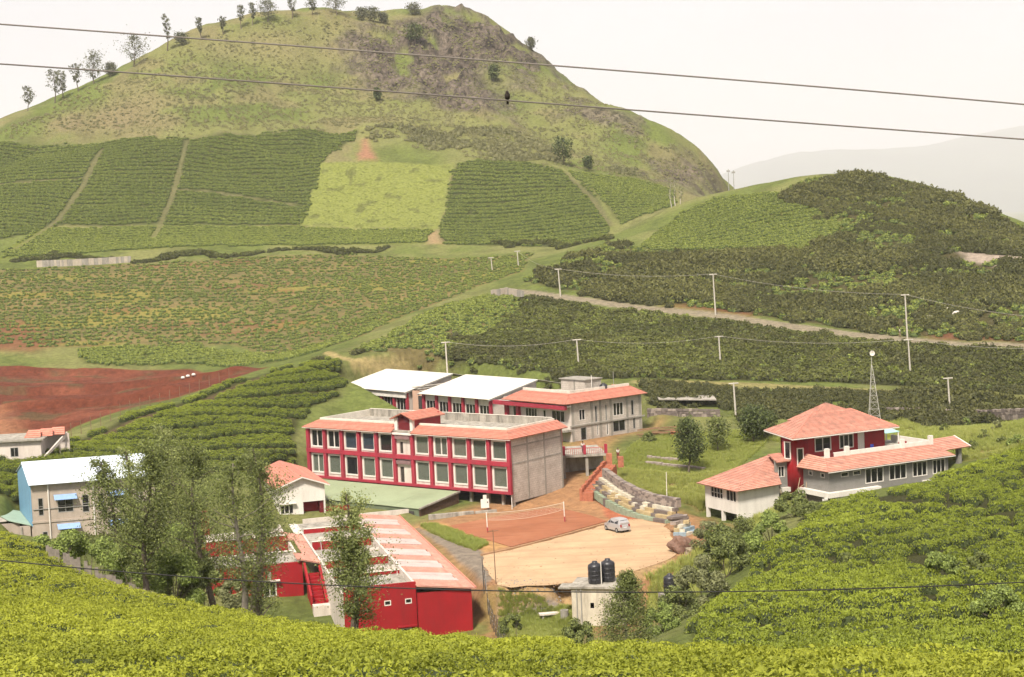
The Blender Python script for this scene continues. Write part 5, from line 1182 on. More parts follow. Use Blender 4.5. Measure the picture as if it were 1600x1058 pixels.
# middle court block
mf = [(6.45, 7.15, -0.2, 0.35), (8.6, 9.3, -0.2, 0.35), (6.6, 7.7, -3.9, -2.7)]
wall_holes(MB(), lambda u, d, q: (0.9 + d, u, q), 5.96, 13.4, zb, 2.0, 0.25, mf).build('front_wall', RED, red)
for h in mf: window(red, lambda u, d, q: (0.9 + d, u, q), h, WHITE, GLASSD, 0.09, 0.12, 1, 0.03)
mbx(0.6, 0.89, 6.1, 8.0, -2.55, -2.4).build('window_hood', RED, red)
mbx(1.16, 43.6, 5.98, 6.2, zb, 1.9).build('inner_wall', WHITE2, red)
mbx(1.16, 43.6, 13.2, 13.4, zb, 1.2).build('inner_wall', WHITE2, red)
for a, b, q in ((1.2, 9.0, 1.25), (9.3, 16.1, 0.95), (16.5, 22.4, 1.2), (22.75, 27.9, 0.8), (28.3, 43.6, 1.2)): mbx(a, b, 6.21, 13.19, q - 0.25, q).build('flat_roof', DIRTY, red)
for xx, zz in ((9.05, 1.6), (16.2, 1.75), (28.0, 1.75), (36.5, 1.75)):
    mbx(xx, xx + 0.22, 6.21, 13.19, 0.2, zz).build('cross_wall', RED, red)
    mbx(xx - 0.05, xx + 0.27, 6.21, 13.19, zz + 0.004, zz + 0.07).build('coping', COPING, red)
for xx in (12.0, 22.5, 32.0): mbx(xx, xx + 0.2, 6.21, 12.0, 0.2, 1.5).build('cross_wall', WHITE2, red)
MB().tube([(8.2, 6.6, 1.2), (8.2, 6.6, 2.3), (8.2, 7.6, 1.2)], 0.05, 5).build('pipe_frame', WHITE, red)
MB().tube([(18.5, 12.4, 0.9), (24.5, 8.6, 1.5)], 0.05, 5).build('pipe', METAL, red); MB().tube([(24, 12.6, 0.9), (28, 12.2, 2.0)], 0.05, 5).build('pipe', METAL, red)
mbx(20.0, 22.2, 8.2, 10.4, 1.205, 1.9).build('roof_box', WHITE2, red)
# left block
lf = lambda u, d, q: (19.4 + d, u, q)
lw = (18.4, 19.9, -2.3, -0.6)
wall_holes(MB(), lf, 15.4, 25.6, zb, 1.35, 0.25, [lw]).build('front_wall', RED, red)
w_ = window(red, lf, lw, WHITE, GLASSD, 0.13, 0.12, 2, 0.04)
pbox(MB(), lf, 18.0, 20.4, -0.6, -0.01, -0.5, -0.4).build('window_hood', WHITE2, red); pbox(MB(), lf, 18.95, 19.35, -0.05, -0.005, -0.39, 0.5).build('vent', DIRTY, red)
mbx(19.66, 43.6, 25.35, 25.6, zb, 1.35).build('side_wall', RED, red); mbx(19.66, 43.6, 15.4, 15.65, zb, 1.35).build('side_wall', WHITE2, red)
for a, b, q in ((19.7, 26.5, 0.85), (26.9, 31.8, 0.3), (32.2, 43.6, 0.9)): mbx(a, b, 15.66, 25.34, q - 0.2, q).build('flat_roof', DIRTY, red)
for xx, zz, mm in ((26.6, 1.2, DIRTY), (31.9, 2.1, RED), (38.6, 1.6, WHITE2)):
    mbx(xx, xx + 0.22, 15.66, 25.3, -0.6, zz).build('cross_wall', mm, red); mbx(xx - 0.05, xx + 0.27, 15.66, 25.3, zz + 0.004, zz + 0.07).build('coping', COPING, red)
mbx(28.0, 30.5, 17.0, 17.2, -0.49, 1.1).build('cross_wall', DIRTY, red)
for a, b in ((19.0, 23.0), (31.4, 36.5)): tile_slope(MB(), (a, 12.9, 0.95), (b, 12.9, 0.95), (b, 16.0, 1.75), (a, 16.0, 1.75), 0.34).build('tiled_strip', TILE2, red)
tile_slope(MB(), (23.0, 13.5, 1.05), (31.4, 13.5, 1.05), (31.4, 14.9, 1.45), (23.0, 14.9, 1.45), 0.34).build('tiled_strip', TILE2, red)
mbx(36.6, 43.4, 13.45, 14.3, 1.22, 1.32).build('coping', COPING, red)
MB().add([(18.9, 13.4, 0.9), (18.9, 13.7, 0.9), (13.5, 13.7, -1.9), (13.5, 13.4, -1.9), (18.9, 13.4, 0.5), (18.9, 13.7, 0.5), (13.5, 13.7, -2.3), (13.5, 13.4, -2.3)], [(0, 1, 2, 3), (4, 7, 6, 5), (0, 3, 7, 4), (1, 5, 6, 2), (0, 4, 5, 1), (2, 6, 7, 3)]).build('stair_stringer', RED, red)
for i in range(9): mbx(18.2 - i * 0.55, 18.74 - i * 0.55, 13.71, 15.09, -6.0, 0.1 - i * 0.29).build('stair_step', RED, red)
mbx(12.2, 13.4, 13.0, 15.2, -4.4, -2.2).build('stair_landing', WHITE2, red)
MB().add([(18.9, 15.1, 1.3), (18.9, 15.35, 1.3), (13.5, 15.35, -1.3), (13.5, 15.1, -1.3), (18.9, 15.1, 0.5), (18.9, 15.35, 0.5), (13.5, 15.35, -2.3), (13.5, 15.1, -2.3)], [(0, 1, 2, 3), (4, 7, 6, 5), (0, 3, 7, 4), (1, 5, 6, 2), (0, 4, 5, 1), (2, 6, 7, 3)]).build('stair_stringer', RED, red)
mbx(38.9, 42.0, 24.4, 25.2, 0.5, 4.2).build('red_pylon', RED, red)

# ================================================================== white gabled building behind it
WO = onz(434.9, 763, 4.4); WA = R(18.0)
wb = thing('white_building', 'white gabled building with tiled roof beside the green annex', 'building', (WO[0], WO[1], 0), WA)
gw = 6.5
gf = lambda u, d, q: (u, 0.5 + d, q)
gh_ = [(0.15, 2.0, 0.7, 2.0), (3.3, 6.1, 0.2, 2.15)]
wall_holes(MB(), gf, 0.1, gw - 0.2, -4.0, 4.35, 0.22, gh_).build('gable_wall', WHITE, wb)
MB().add([(0.1, 0.5, 4.354), (gw - 0.2, 0.5, 4.354), (gw / 2, 0.5, 5.4), (0.1, 0.72, 4.354), (gw - 0.2, 0.72, 4.354), (gw / 2, 0.72, 5.4)], [(0, 1, 2), (3, 5, 4), (0, 2, 5, 3), (1, 4, 5, 2)]).build('gable', WHITE, wb)
window(wb, gf, gh_[0], WHITE, GLASSD, 0.12, 0.12, 3, 0.03)
pbox(MB(), gf, -0.1, 2.3, -0.5, -0.01, 2.1, 2.2).build('window_hood', WHITE, wb)
mbx(3.3, 6.1, 1.7, 1.9, 0.0, 2.2).build('recess_wall', RED, wb); mbx(5.55, 6.08, 0.74, 1.69, 0.2, 2.1).build('recess_side', DKRED, wb)
for sx, xa in ((0, 0.12), (1, gw - 0.4)): mbx(xa, xa + 0.2, 0.73, 17.0, -4.0, 4.35).build('side_wall', WHITE, wb)
tile_slope(MB(), (-0.45, 0.0, 4.25), (-0.45, 17.5, 4.25), (gw / 2, 17.5, 5.6), (gw / 2, 0.0, 5.6)).build('roof', TILE, wb)
tile_slope(MB(), (gw + 0.45, 0.0, 4.25), (gw + 0.45, 17.5, 4.25), (gw / 2, 17.5, 5.6), (gw / 2, 0.0, 5.6)).build('roof', TILE, wb)
for xa in (-0.45, gw + 0.45): MB().tube([(xa, -0.03, 4.2), (gw / 2, -0.03, 5.55)], 0.10, 4).build('barge_board', WHITE, wb)
mbx(6.4, 9.6, 0.9, 1.1, -1.0, 1.1).build('garden_wall', RED, wb)
mbx(2.2, 16.5, -4.6, -4.4, -3.0, 0.75).build('yard_wall', WHITE2, wb)

# ================================================================== hall with white sheet roof on the left
EO, EA = (-57.3, 185.7), R(13.5)
hall = thing('hall', 'pale two-storey hall with white sheet roof and blue gable end', 'building', (EO[0], EO[1], 0), EA)
SK = -0.17                                         # its end walls run askew
def skb(mb): mb.v = [(p[0] + SK * p[1], p[1], p[2]) for p in mb.v]; return mb
eL = 14.8; ez0, ez1 = 2.2, 10.0
efn = lambda u, d, q: (u + SK * (0.4 + d), 0.4 + d, q)
eh = [(1.0, 1.6, 6.2, 8.3, 1), (3.2, 5.0, 6.4, 8.0, 2), (6.0, 6.8, 6.2, 8.3, 1), (7.8, 8.5, 6.2, 8.3, 1), (9.3, 11.1, 6.4, 8.0, 2), (12.2, 13.0, 6.2, 8.3, 1), (1.3, 1.9, 3.4, 4.3, 1), (3.4, 5.2, 3.2, 4.5, 2), (9.3, 11.1, 3.2, 4.5, 2)]
BEIGE = surf('beige_render', (0.42, 0.35, 0.29), 0.85, 0.12, 0.7, 0.25, 6, 0.2, (0.26, 0.21, 0.17), 0.6, streak=True)
wall_holes(MB(), efn, 0.3, eL - 0.3, ez0, ez1 - 0.1, 0.22, [h[:4] for h in eh]).build('front_wall', BEIGE, hall)
for h in eh: window(hall, efn, h[:4], METAL, GLASSD, 0.07, 0.12, h[4], 0.02, 1)
AWN = surf('blue_awning', (0.24, 0.36, 0.60), 0.5, 0.1, 2, 0.1)
for i in (1, 4, 7, 8):
    h = eh[i]; a = [efn(h[0] - 0.4, -0.02, h[3] + 0.55), efn(h[1] + 0.4, -0.02, h[3] + 0.55), efn(h[1] + 0.4, -0.75, h[3] + 0.05), efn(h[0] - 0.4, -0.75, h[3] + 0.05)]
    MB().slab(a, 0.05).build('awning', AWN, hall)
pbox(MB(), efn, 0.2, eL - 0.2, -0.10, -0.005, 5.35, 5.6).build('floor_band', BEIGE, hall)
pbox(MB(), efn, 0.4, eL - 0.4, -0.12, -0.05, 6.95, 7.03).build('service_pipe', METAL, hall)
for u in (2.2, 7.3, 12.6): MB().tube([efn(u, -0.1, ez0), efn(u, -0.1, ez1 - 0.2)], 0.09, 6).build('down_pipe', WHITE, hall)
BLUE = surf('blue_cladding', (0.16, 0.32, 0.47), 0.55, 0.08, 0.6, 0.1, 5, 0.35)
eD = 12.4
skb(MB().add([(0.28, 0.45, 5.0), (0.28, eD, 5.0), (0.28, eD, ez1 - 0.05), (0.28, eD / 2, ez1 + 1.75), (0.28, 0.45, ez1 - 0.05), (0.12, 0.45, 5.0), (0.12, eD, 5.0), (0.12, eD, ez1 - 0.05), (0.12, eD / 2, ez1 + 1.75), (0.12, 0.45, ez1 - 0.05)],
    [(0, 1, 2, 3, 4), (9, 8, 7, 6, 5), (0, 4, 9, 5), (1, 6, 7, 2), (0, 5, 6, 1)])).build('blue_gable', BLUE, hall)
skb(mbx(0.14, 0.3, 0.45, eD, ez0, 4.995)).build('end_wall', BEIGE, hall)
skb(mbx(eL - 0.5, eL - 0.3, 0.65, eD, ez0, ez1 - 0.1)).build('end_wall', BEIGE, hall); skb(mbx(0.3, eL - 0.3, eD - 0.2, eD - 0.01, ez0, ez1 - 0.1)).build('rear_wall', BEIGE, hall)
skb(mbx(0.4, eL - 0.6, 3.4, 3.6, ez0, ez1 - 0.3)).build('room_wall', ROOM, hall)
for i in range(5):
    a = i * eL / 5; b = (i + 1) * eL / 5 - 0.02
    skb(MB().slab([(a, -0.25, ez1), (b, -0.25, ez1), (b, eD / 2, ez1 + 1.85), (a, eD / 2, ez1 + 1.85)], 0.05)).build('roof_sheet', SHEETB, hall)
    skb(MB().slab([(a, eD / 2 + 0.01, ez1 + 1.85), (b, eD / 2 + 0.01, ez1 + 1.85), (b, eD + 0.3, ez1), (a, eD + 0.3, ez1)], 0.05)).build('roof_sheet', SHEETB, hall)
skb(MB().tube([(0, eD / 2, ez1 + 1.88), (eL, eD / 2, ez1 + 1.88)], 0.10, 6)).build('ridge_cap', SHEETB, hall)
# lean-to at its left end
lean = thing('lean_to', 'lean-to with pale green roof against the blue gable', 'shed', (EO[0], EO[1], 0), EA)
MB().slab([(0.05, 0.2, 5.2), (-1.9, 11.5, 5.2), (-6.5, 11.5, 6.4), (-2.6, 0.9, 5.9)], 0.08).build('roof', surf('pale_green_sheet', (0.32, 0.42, 0.32), 0.6, 0.1, 0.6, 0.1), lean)
MB().slab([(-2.7, 0.9, 5.85), (-6.6, 11.5, 6.35), (-12.0, 11.5, 6.2), (-9.0, 1.2, 5.6)], 0.08).build('roof', DIRTY, lean)
mbx(-1.3, -0.1, 0.35, 0.5, 1.5, 5.15).build('wall', BEIGE, lean); mbx(-9.0, -1.35, 1.0, 1.15, 1.5, 5.5).build('wall', BEIGE, lean)
mbx(-1.2, -1.0, 0.2, 0.34, 1.5, 5.1).build('post', DIRTY, lean)

# small white building under the red cutting
sw = thing('small_white_building', 'small white building with a flat roof at the left edge below the red earth', 'building', (-70.5, 214.0, 0), R(4.0))
wall_holes(MB(), lambda u, d, q: (u, d, q), -6, 6.4, 6.0, 11.7, 0.2, [(2.3, 3.4, 9.6, 10.9)]).build('front_wall', WHITE2, sw)
window(sw, lambda u, d, q: (u, d, q), (2.3, 3.4, 9.6, 10.9), METAL, GLASSD, 0.08, 0.1, 2, 0.02)
mbx(6.2, 6.4, 0.21, 7, 6.0, 11.7).build('side_wall', WHITE2, sw); mbx(-6, 6.9, -0.5, 7.2, 11.71, 11.95).build('roof_slab', DIRTY, sw)
MB().add([(6.5, -0.6, 9.0), (6.7, -0.6, 9.0), (6.7, -0.6, 9.3), (6.5, -0.6, 9.3), (9.0, 4, 11.6), (9.2, 4, 11.6), (9.2, 4, 12.2), (9.0, 4, 12.2)], [(0, 1, 2, 3), (4, 7, 6, 5), (0, 4, 5, 1), (1, 5, 6, 2), (2, 6, 7, 3), (3, 7, 4, 0)]).build('sloping_wall', WHITE2, sw)
mbx(6.5, 9.4, 3.9, 4.1, 6.0, 12.0).build('yard_wall', WHITE2, sw)
for i in range(3): tile_slope(MB(), (4.0 + i * 1.4, 1.0 + i, 11.97), (6.2 + i * 1.4, 1.0 + i, 11.97), (6.0 + i * 1.4, 2.2 + i, 12.9), (4.4 + i * 1.4, 2.2 + i, 12.9)).build('tile_heap', TILE, sw)

# ================================================================== pump house with tanks
ph = thing('pump_house', 'whitewashed pump house with stained walls beside the sandy yard', 'pump house', (4.9, 160.2, 0), R(-14))
wall_holes(MB(), lambda u, d, q: (u, d, q), 0, 5.6, -4.0, 0.85, 0.2, [(1.9, 2.3, -1.2, -0.6), (4.2, 4.6, -1.2, -0.7)]).build('front_wall', surf('lime_wash', (0.56, 0.50, 0.40), 0.9, 0.15, 0.7, 0.3, 6, 0.2, (0.17, 0.14, 0.11), 0.75, streak=True), ph)
LW = MATS['lime_wash']
mbx(0, 0.2, 0.21, 4.0, -4.0, 0.85).build('side_wall', LW, ph); mbx(5.4, 5.6, 0.21, 4.0, -4.0, 0.85).build('side_wall', LW, ph); mbx(0.21, 5.39, 3.8, 4.0, -4.0, 0.85).build('rear_wall', LW, ph)
mbx(-0.2, 5.8, -0.2, 4.2, 0.86, 1.06).build('roof_slab', DIRTY, ph)
mbx(0.21, 5.39, 1.5, 1.7, -4.0, 0.85).build('room_wall', DARK, ph)
for u in (0.55, 1.0): MB().tube([(u, -0.08, -3.4), (u, -0.08, 0.8)], 0.06, 6).build('stained_pipe', METAL, ph)
mbx(-1.5, 0.0, 0.6, 2.6, 0.62, 0.78).build('side_canopy', DIRTY, ph)
def tank(label, loc, s=1.0, extra=False):
    t = thing('water_tank', label, 'water tank', loc, 0.4, 'black plastic water tanks')
    MB().lathe([(0.60 * s, 0.0), (0.64 * s, 0.08 * s), (0.64 * s, 1.55 * s), (0.60 * s, 1.7 * s), (0.30 * s, 1.88 * s), (0.24 * s, 1.9 * s), (0.24 * s, 2.02 * s), (0.05, 2.04 * s)], seg=20).build('body', TANKM, t, True)
    for q in (0.4, 0.8, 1.2): MB().lathe([(0.642 * s, (q - .05) * s), (0.675 * s, q * s), (0.642 * s, (q + .05) * s)], seg=20).build('rib', TANKM, t, True)
    if extra: MB().tube([(0.3 * s, -0.66 * s, -0.2), (0.3 * s, -0.66 * s, 2.1 * s)], 0.05, 6).build('pipe', WHITE, t)
    return t
_m = Matrix.Translation((4.9, 160.2, 0)) @ Matrix.Rotation(R(-14), 4, 'Z')
tank('black water tank on the pump house roof, left of the pair', _m @ Vector((2.2, 1.6, 1.065)), 1.12, True)
tank('black water tank on the pump house roof, right of the pair', _m @ Vector((3.35, 2.6, 1.065)), 1.15)
p_ = onz(1047, 927, -0.3)
tank('lone black water tank among the bushes right of the pump house', (p_[0], p_[1], -0.3), 1.0)
st = thing('tank_stand', 'concrete plinth under the lone black tank', 'plinth', (p_[0], p_[1], -0.302), 0.4)
mbx(-0.9, 0.9, -0.9, 0.9, -2.6, -0.004).build('plinth', DIRTY, st)

# ================================================================== yard, court, walls
def hz_(p): return float(H(p[0], p[1]))
def sheet(name, pts, z, mat, kind='structure', t=0.05):
    o = MB().slab([(p[0], p[1], z) for p in pts][::-1], t)
    a = sum(pts[i][0] * pts[(i + 1) % len(pts)][1] - pts[(i + 1) % len(pts)][0] * pts[i][1] for i in range(len(pts)))
    if a > 0: o = MB().slab([(p[0], p[1], z) for p in pts], t)
    ob = o.build(name, mat); tagobj(ob, kind=kind); return ob
def dense(pts, step=2.0, jit=0.12):
    out = []
    for a, b in zip(pts, pts[1:] + pts[:1]):
        n = max(1, int(math.hypot(b[0] - a[0], b[1] - a[1]) / step))
        for i in range(n):
            t = i / n; out.append((a[0] + (b[0] - a[0]) * t + random.uniform(-jit, jit), a[1] + (b[1] - a[1]) * t + random.uniform(-jit, jit)))
    return out
SAND = surf('yard_sand', (0.46, 0.325, 0.195), 0.95, 0.13, 0.22, 0.5, 2.5, 0.1, (0.33, 0.21, 0.125), 0.75)
CLAY = surf('court_clay', (0.30, 0.118, 0.062), 0.95, 0.12, 0.22, 0.4, 3, 0.1, (0.38, 0.18, 0.10), 0.7)
park = [onz(a, b, 0.03)[:2] for a, b in ((751, 869), (765, 892), (779, 913), (800, 917), (860, 913), (940, 905), (1005, 889), (1040, 876), (1066, 860), (1052, 840), (1038, 820), (1000, 811), (984, 812), (948, 820), (880, 838), (801, 859))]
def tracks(m, col, ang):
    nt = m.node_tree; b = nt.nodes['Principled BSDF']; src = b.inputs['Base Color'].links[0].from_socket
    tc = nd(nt, 'ShaderNodeTexCoord'); mp = nd(nt, 'ShaderNodeMapping'); mp.inputs['Rotation'].default_value = (0, 0, ang); mp.inputs['Scale'].default_value = (0.07, 0.9, 1); nt.links.new(tc.outputs['Object'], mp.inputs['Vector'])
    no = nd(nt, 'ShaderNodeTexNoise'); no.inputs['Scale'].default_value = 1.0; no.inputs['Detail'].default_value = 4; no.inputs['Distortion'].default_value = 0.6; nt.links.new(mp.outputs['Vector'], no.inputs['Vector'])
    rp = nd(nt, 'ShaderNodeValToRGB'); e = rp.color_ramp.elements; e[0].position = 0.52; e[0].color = (0, 0, 0, 1); e[1].position = 0.62; e[1].color = (0.55, 0.55, 0.55, 1); nt.links.new(no.outputs['Fac'], rp.inputs['Fac'])
    mx = nd(nt, 'ShaderNodeMix', data_type='RGBA'); nt.links.new(rp.outputs['Color'], mx.inputs['Factor']); nt.links.new(src, mx.inputs[6]); mx.inputs[7].default_value = (*col, 1); nt.links.new(mx.outputs[2], b.inputs['Base Color'])
tracks(SAND, (0.36, 0.24, 0.145), R(-35)); tracks(CLAY, (0.23, 0.085, 0.045), R(20))
sheet('yard', dense(park, 1.2, 0.3), 0.03, SAND)
cl = MB()
for i in range(420):
    k = random.randrange(len(park)); a, b = park[k], park[(k + 1) % len(park)]; t = random.random(); q = random.uniform(0.04, 0.13)
    p = (a[0] + (b[0] - a[0]) * t + random.gauss(0, 0.5), a[1] + (b[1] - a[1]) * t + random.gauss(0, 0.5)) if i < 300 else (random.uniform(-2, 16), random.uniform(170, 197))
    z_ = max(hz_(p), 0.02); cl.add([(p[0] - q, p[1], z_ - 0.02), (p[0] + q, p[1] - q * 0.5, z_ - 0.02), (p[0] + q * 0.3, p[1] + q, z_ - 0.02), (p[0], p[1], z_ + q * 0.8)], [(0, 1, 3), (1, 2, 3), (2, 0, 3)])
tagobj(cl.build('clods', surf('earth_clods', (0.27, 0.16, 0.09), 0.95, 0.3, 3, 0.3)), 'loose clods and pebbles strewn over the sandy yard', 'clods', kind='stuff')
court = [onz(a, b, 0.05)[:2] for a, b in ((690, 824), (730, 834), (799, 854), (870, 836), (948, 814), (925, 806), (890, 797), (862, 793), (780, 806))]
sheet('court', dense(court, 2, 0.06), 0.045, CLAY)
kb = thing('kerb', 'low earthen kerb between the clay court and the sandy yard', 'kerb')
kp = [onz(a, b, 0.1) for a, b in ((752, 867), (800, 857), (870, 839), (946, 818))]
for a, b in zip(kp, kp[1:]):
    a, b = Vector(a), Vector(b); n = 6
    for i in range(n):
        p, q = a.lerp(b, i / n), a.lerp(b, (i + 0.96) / n); d = (q - p).normalized(); s_ = Vector((-d.y, d.x, 0)) * 0.16; j = random.uniform(-0.03, 0.03)
        MB().prism([(p - s_)[:2], (q - s_)[:2], (q + s_)[:2], (p + s_)[:2]], -0.05, 0.2 + j).build('kerb_stone', surf('kerb_earth', (0.34, 0.20, 0.11), 0.95, 0.2, 2, 0.4), kb)

# painted stone tiers and the rubble wall above
def tiers(name, label, pts, n, rise, run, cols, wall=0.0):
    t = thing(name, label, 'seating')
    P = [Vector(p) for p in pts]
    # resample
    L = [0]
    for a, b in zip(P, P[1:]): L.append(L[-1] + (b - a).length)
    def at_(s):
        for i in range(len(L) - 1):
            if s <= L[i + 1] or i == len(L) - 2:
                return P[i].lerp(P[i + 1], (s - L[i]) / (L[i + 1] - L[i])), (P[i + 1] - P[i]).normalized()
    for k in range(n + (1 if wall else 0)):
        z1 = rise * (k + 1) if k < n else rise * n + wall
        s = 0.0; rows = 1 if k < n else max(1, int(round(wall / 0.22)))
        for rw in range(rows):
            s = random.uniform(-0.3, 0); m = {}
            zz0 = (rise * k if k < n else rise * n) + (z1 - (rise * k if k < n else rise * n)) * rw / rows; zz1 = (rise * k if k < n else rise * n) + (z1 - (rise * k if k < n else rise * n)) * (rw + 1) / rows
            while s < L[-1]:
                w_ = random.uniform(0.7, 1.4) if k < n else random.uniform(0.35, 0.7); a, d = at_(max(0, s)); b, d2 = at_(min(L[-1], s + w_ - 0.03))
                o_ = Vector((-d.y, d.x, 0)); o2 = Vector((-d2.y, d2.x, 0)); j = random.uniform(-0.02, 0.02); r0 = run * k + j; r1 = run * (k + 1) + 0.25
                ci = random.choice(cols[k % len(cols)])
                a0, a1, b0, b1 = a + o_ * r0, a + o_ * r1, b + o2 * r0, b + o2 * r1
                zb_ = (a.z + b.z) / 2
                m.setdefault(ci, MB()).prism([a0[:2], b0[:2], b1[:2], a1[:2]], zb_ + zz0 - (0.6 if k == 0 and rw == 0 else 0.02), zb_ + zz1 - 0.01 + random.uniform(-0.012, 0.012)); s += w_
            for ci, mb in m.items(): tagobj(mb.build('stone_course', ci, t), kind='stuff')
    return t
S_G = surf('green_stone', (0.26, 0.31, 0.22), 0.9, 0.25, 2, 0.4); S_W = surf('white_stone', (0.52, 0.48, 0.38), 0.9, 0.25, 2, 0.4); S_Y = surf('yellow_stone', (0.40, 0.31, 0.17), 0.9, 0.25, 2, 0.4)
S_B = surf('blue_stone', (0.22, 0.28, 0.32), 0.9, 0.25, 2, 0.4); S_D = surf('dark_stone', (0.16, 0.13, 0.115), 0.9, 0.3, 2, 0.5); S_M = surf('mid_stone', (0.29, 0.24, 0.205), 0.9, 0.3, 2, 0.5)
b1 = [onz(a, b, z) for a, b, z in ((1041, 818, 0.0), (1018, 814, 0.02), (996, 809, 0.1), (969, 798, 0.5), (945, 785, 1.0), (920, 766, 1.7))]
b1 = b1[::-1]
tiers('seating_tiers', 'curved painted stone seating tiers below the lawn bank', b1, 4, 0.42, 0.5, [[S_G, S_G, S_G, S_D], [S_Y, S_Y, S_Y, S_D], [S_Y, S_Y, S_W, S_D], [S_W, S_W, S_W, S_D], [S_M, S_D, S_M]], 1.15)
b2 = [onz(a, b, 0.0) for a, b in ((1052, 838), (1075, 838), (1092, 832))]
tiers('seating_tiers', 'short painted stone tiers at the right corner of the sandy yard', b2, 4, 0.40, 0.55, [[S_B, S_B, S_W], [S_B, S_W, S_Y], [S_Y, S_W], [S_W, S_Y, S_M], [S_M, S_D]], 0.5)
# flagpole with round base
p_ = onz(1043, 809, 0.05)
fl = thing('flagpole', 'bare white flagpole on a round plinth at the end of the stone tiers', 'flagpole', (p_[0], p_[1], 0.0))
MB().lathe([(1.35, 0.0), (1.35, 0.35), (1.1, 0.36), (1.1, 0.6), (0.3, 0.61), (0.3, 0.8)], seg=24).build('plinth', surf('plinth_plaster', (0.42, 0.33, 0.23), 0.9, 0.15, 1, 0.3), fl)
MB().tube([(0, 0, 0.8), (0.05, 0, 5.9)], 0.06, 8, 0.035).build('pole', WHITE, fl)
p_ = onz(1049, 805, 0.4)
dr = thing('oil_drum', 'rusty brown drum behind the flagpole', 'drum', (p_[0] + 0.3, p_[1] + 1.2, 0.2))
MB().lathe([(0.55, 0), (0.56, 0.05), (0.55, 0.6), (0.57, 0.62), (0.55, 0.65), (0.55, 1.3), (0.5, 1.32)], seg=18).build('drum', surf('rust', (0.12, 0.06, 0.04), 0.8, 0.3, 3, 0.3), dr, True)
# boulder
def boulder(name, label, loc, s, seed, mat, grp=None):
    rng = np.random.default_rng(seed); me = bpy.data.meshes.new(name)
    import bmesh
    bm = bmesh.new(); bmesh.ops.create_icosphere(bm, subdivisions=3, radius=1.0)
    for v in bm.verts:
        n = Vector(v.co); k = 1 + 0.22 * math.sin(n.x * 3.1 + seed) * math.cos(n.y * 2.7 + seed) + 0.12 * math.sin(n.z * 5 + n.x * 4 + seed) + rng.normal(0, 0.025)
        v.co = Vector((n.x * s[0], n.y * s[1], n.z * s[2])) * k
    bm.to_mesh(me); bm.free(); me.materials.append(mat)
    o = bpy.data.objects.new(name, me); COL.objects.link(o); o.location = loc; tagobj(o, label, 'boulder', grp); return o
ROCKM = surf('boulder_rock', (0.20, 0.12, 0.09), 0.9, 0.3, 1.2, 0.6, 5, 0.15, (0.10, 0.07, 0.05), 0.6)
p_ = onz(1066, 864, 0.0); boulder('boulder', 'big brown boulder at the right edge of the sandy yard', (p_[0], p_[1] + 0.6, 0.75), (1.35, 1.1, 1.15), 5, ROCKM)
p_ = onz(1083, 868, 0.0); boulder('boulder', 'smaller pale rock right of the big brown boulder', (p_[0], p_[1], 0.4), (0.8, 0.7, 0.7), 8, surf('pale_rock', (0.28, 0.23, 0.16), 0.9, 0.3, 1.5, 0.6))
# brick steps
st_ = thing('brick_steps', 'brick steps with stepped parapet climbing to the porch', 'steps')
BRK = surf('raw_brick', (0.36, 0.13, 0.075), 0.9, 0.3, 3, 0.4); a, b = Vector(onz(912, 770, 1.7)), Vector(onz(950, 724, 4.3)); d = (b - a); dh = Vector((d.x, d.y, 0)).normalized(); sd_ = Vector((-dh.y, dh.x, 0))
for i in range(13):
    p = a.lerp(b, i / 13); q = a.lerp(b, (i + 1) / 13)
    MB().prism([(p - sd_ * 1.3)[:2], (q - sd_ * 1.3)[:2], (q + sd_ * 0.2)[:2], (p + sd_ * 0.2)[:2]], 0.2, q.z - 0.15).build('step', BRK, st_)
    MB().prism([(p + sd_ * 0.22)[:2], (q + sd_ * 0.22)[:2], (q + sd_ * 0.62)[:2], (p + sd_ * 0.62)[:2]], 0.2, q.z + 0.35 + 0.1 * (i % 2)).build('parapet_block', BRK, st_)
for i in range(2):
    p = b + Vector((0.2 + i * 1.6, 0.6, 0)); mbx(p.x - 0.4, p.x + 0.4, p.y - 0.3, p.y + 0.3, 3.6, 5.6 - i * 0.5).build('pier', BRK, st_)
# stone benches on the lawn
for i, (a, b) in enumerate((((1012, 717), (1060, 722)), ((1010, 726), (1102, 737)))):
    A = Vector(cast(a[0], a[1], 200)); B = Vector(cast(b[0], b[1], 200)); bn = thing('stone_bench', ('upper' if i == 0 else 'lower') + ' of two long low stone kerbs on the lawn mound', 'stone kerb')
    n = 7
    for k in range(n):
        p = A.lerp(B, k / n); q = A.lerp(B, (k + 0.94) / n); d = (q - p); d.z = 0; d.normalize(); s2 = Vector((-d.y, d.x, 0)) * 0.3
        MB().prism([(p - s2)[:2], (q - s2)[:2], (q + s2)[:2], (p + s2)[:2]], p.z - 0.5, p.z + 0.45 + random.uniform(-.05, .05)).build('stone', S_M, bn)
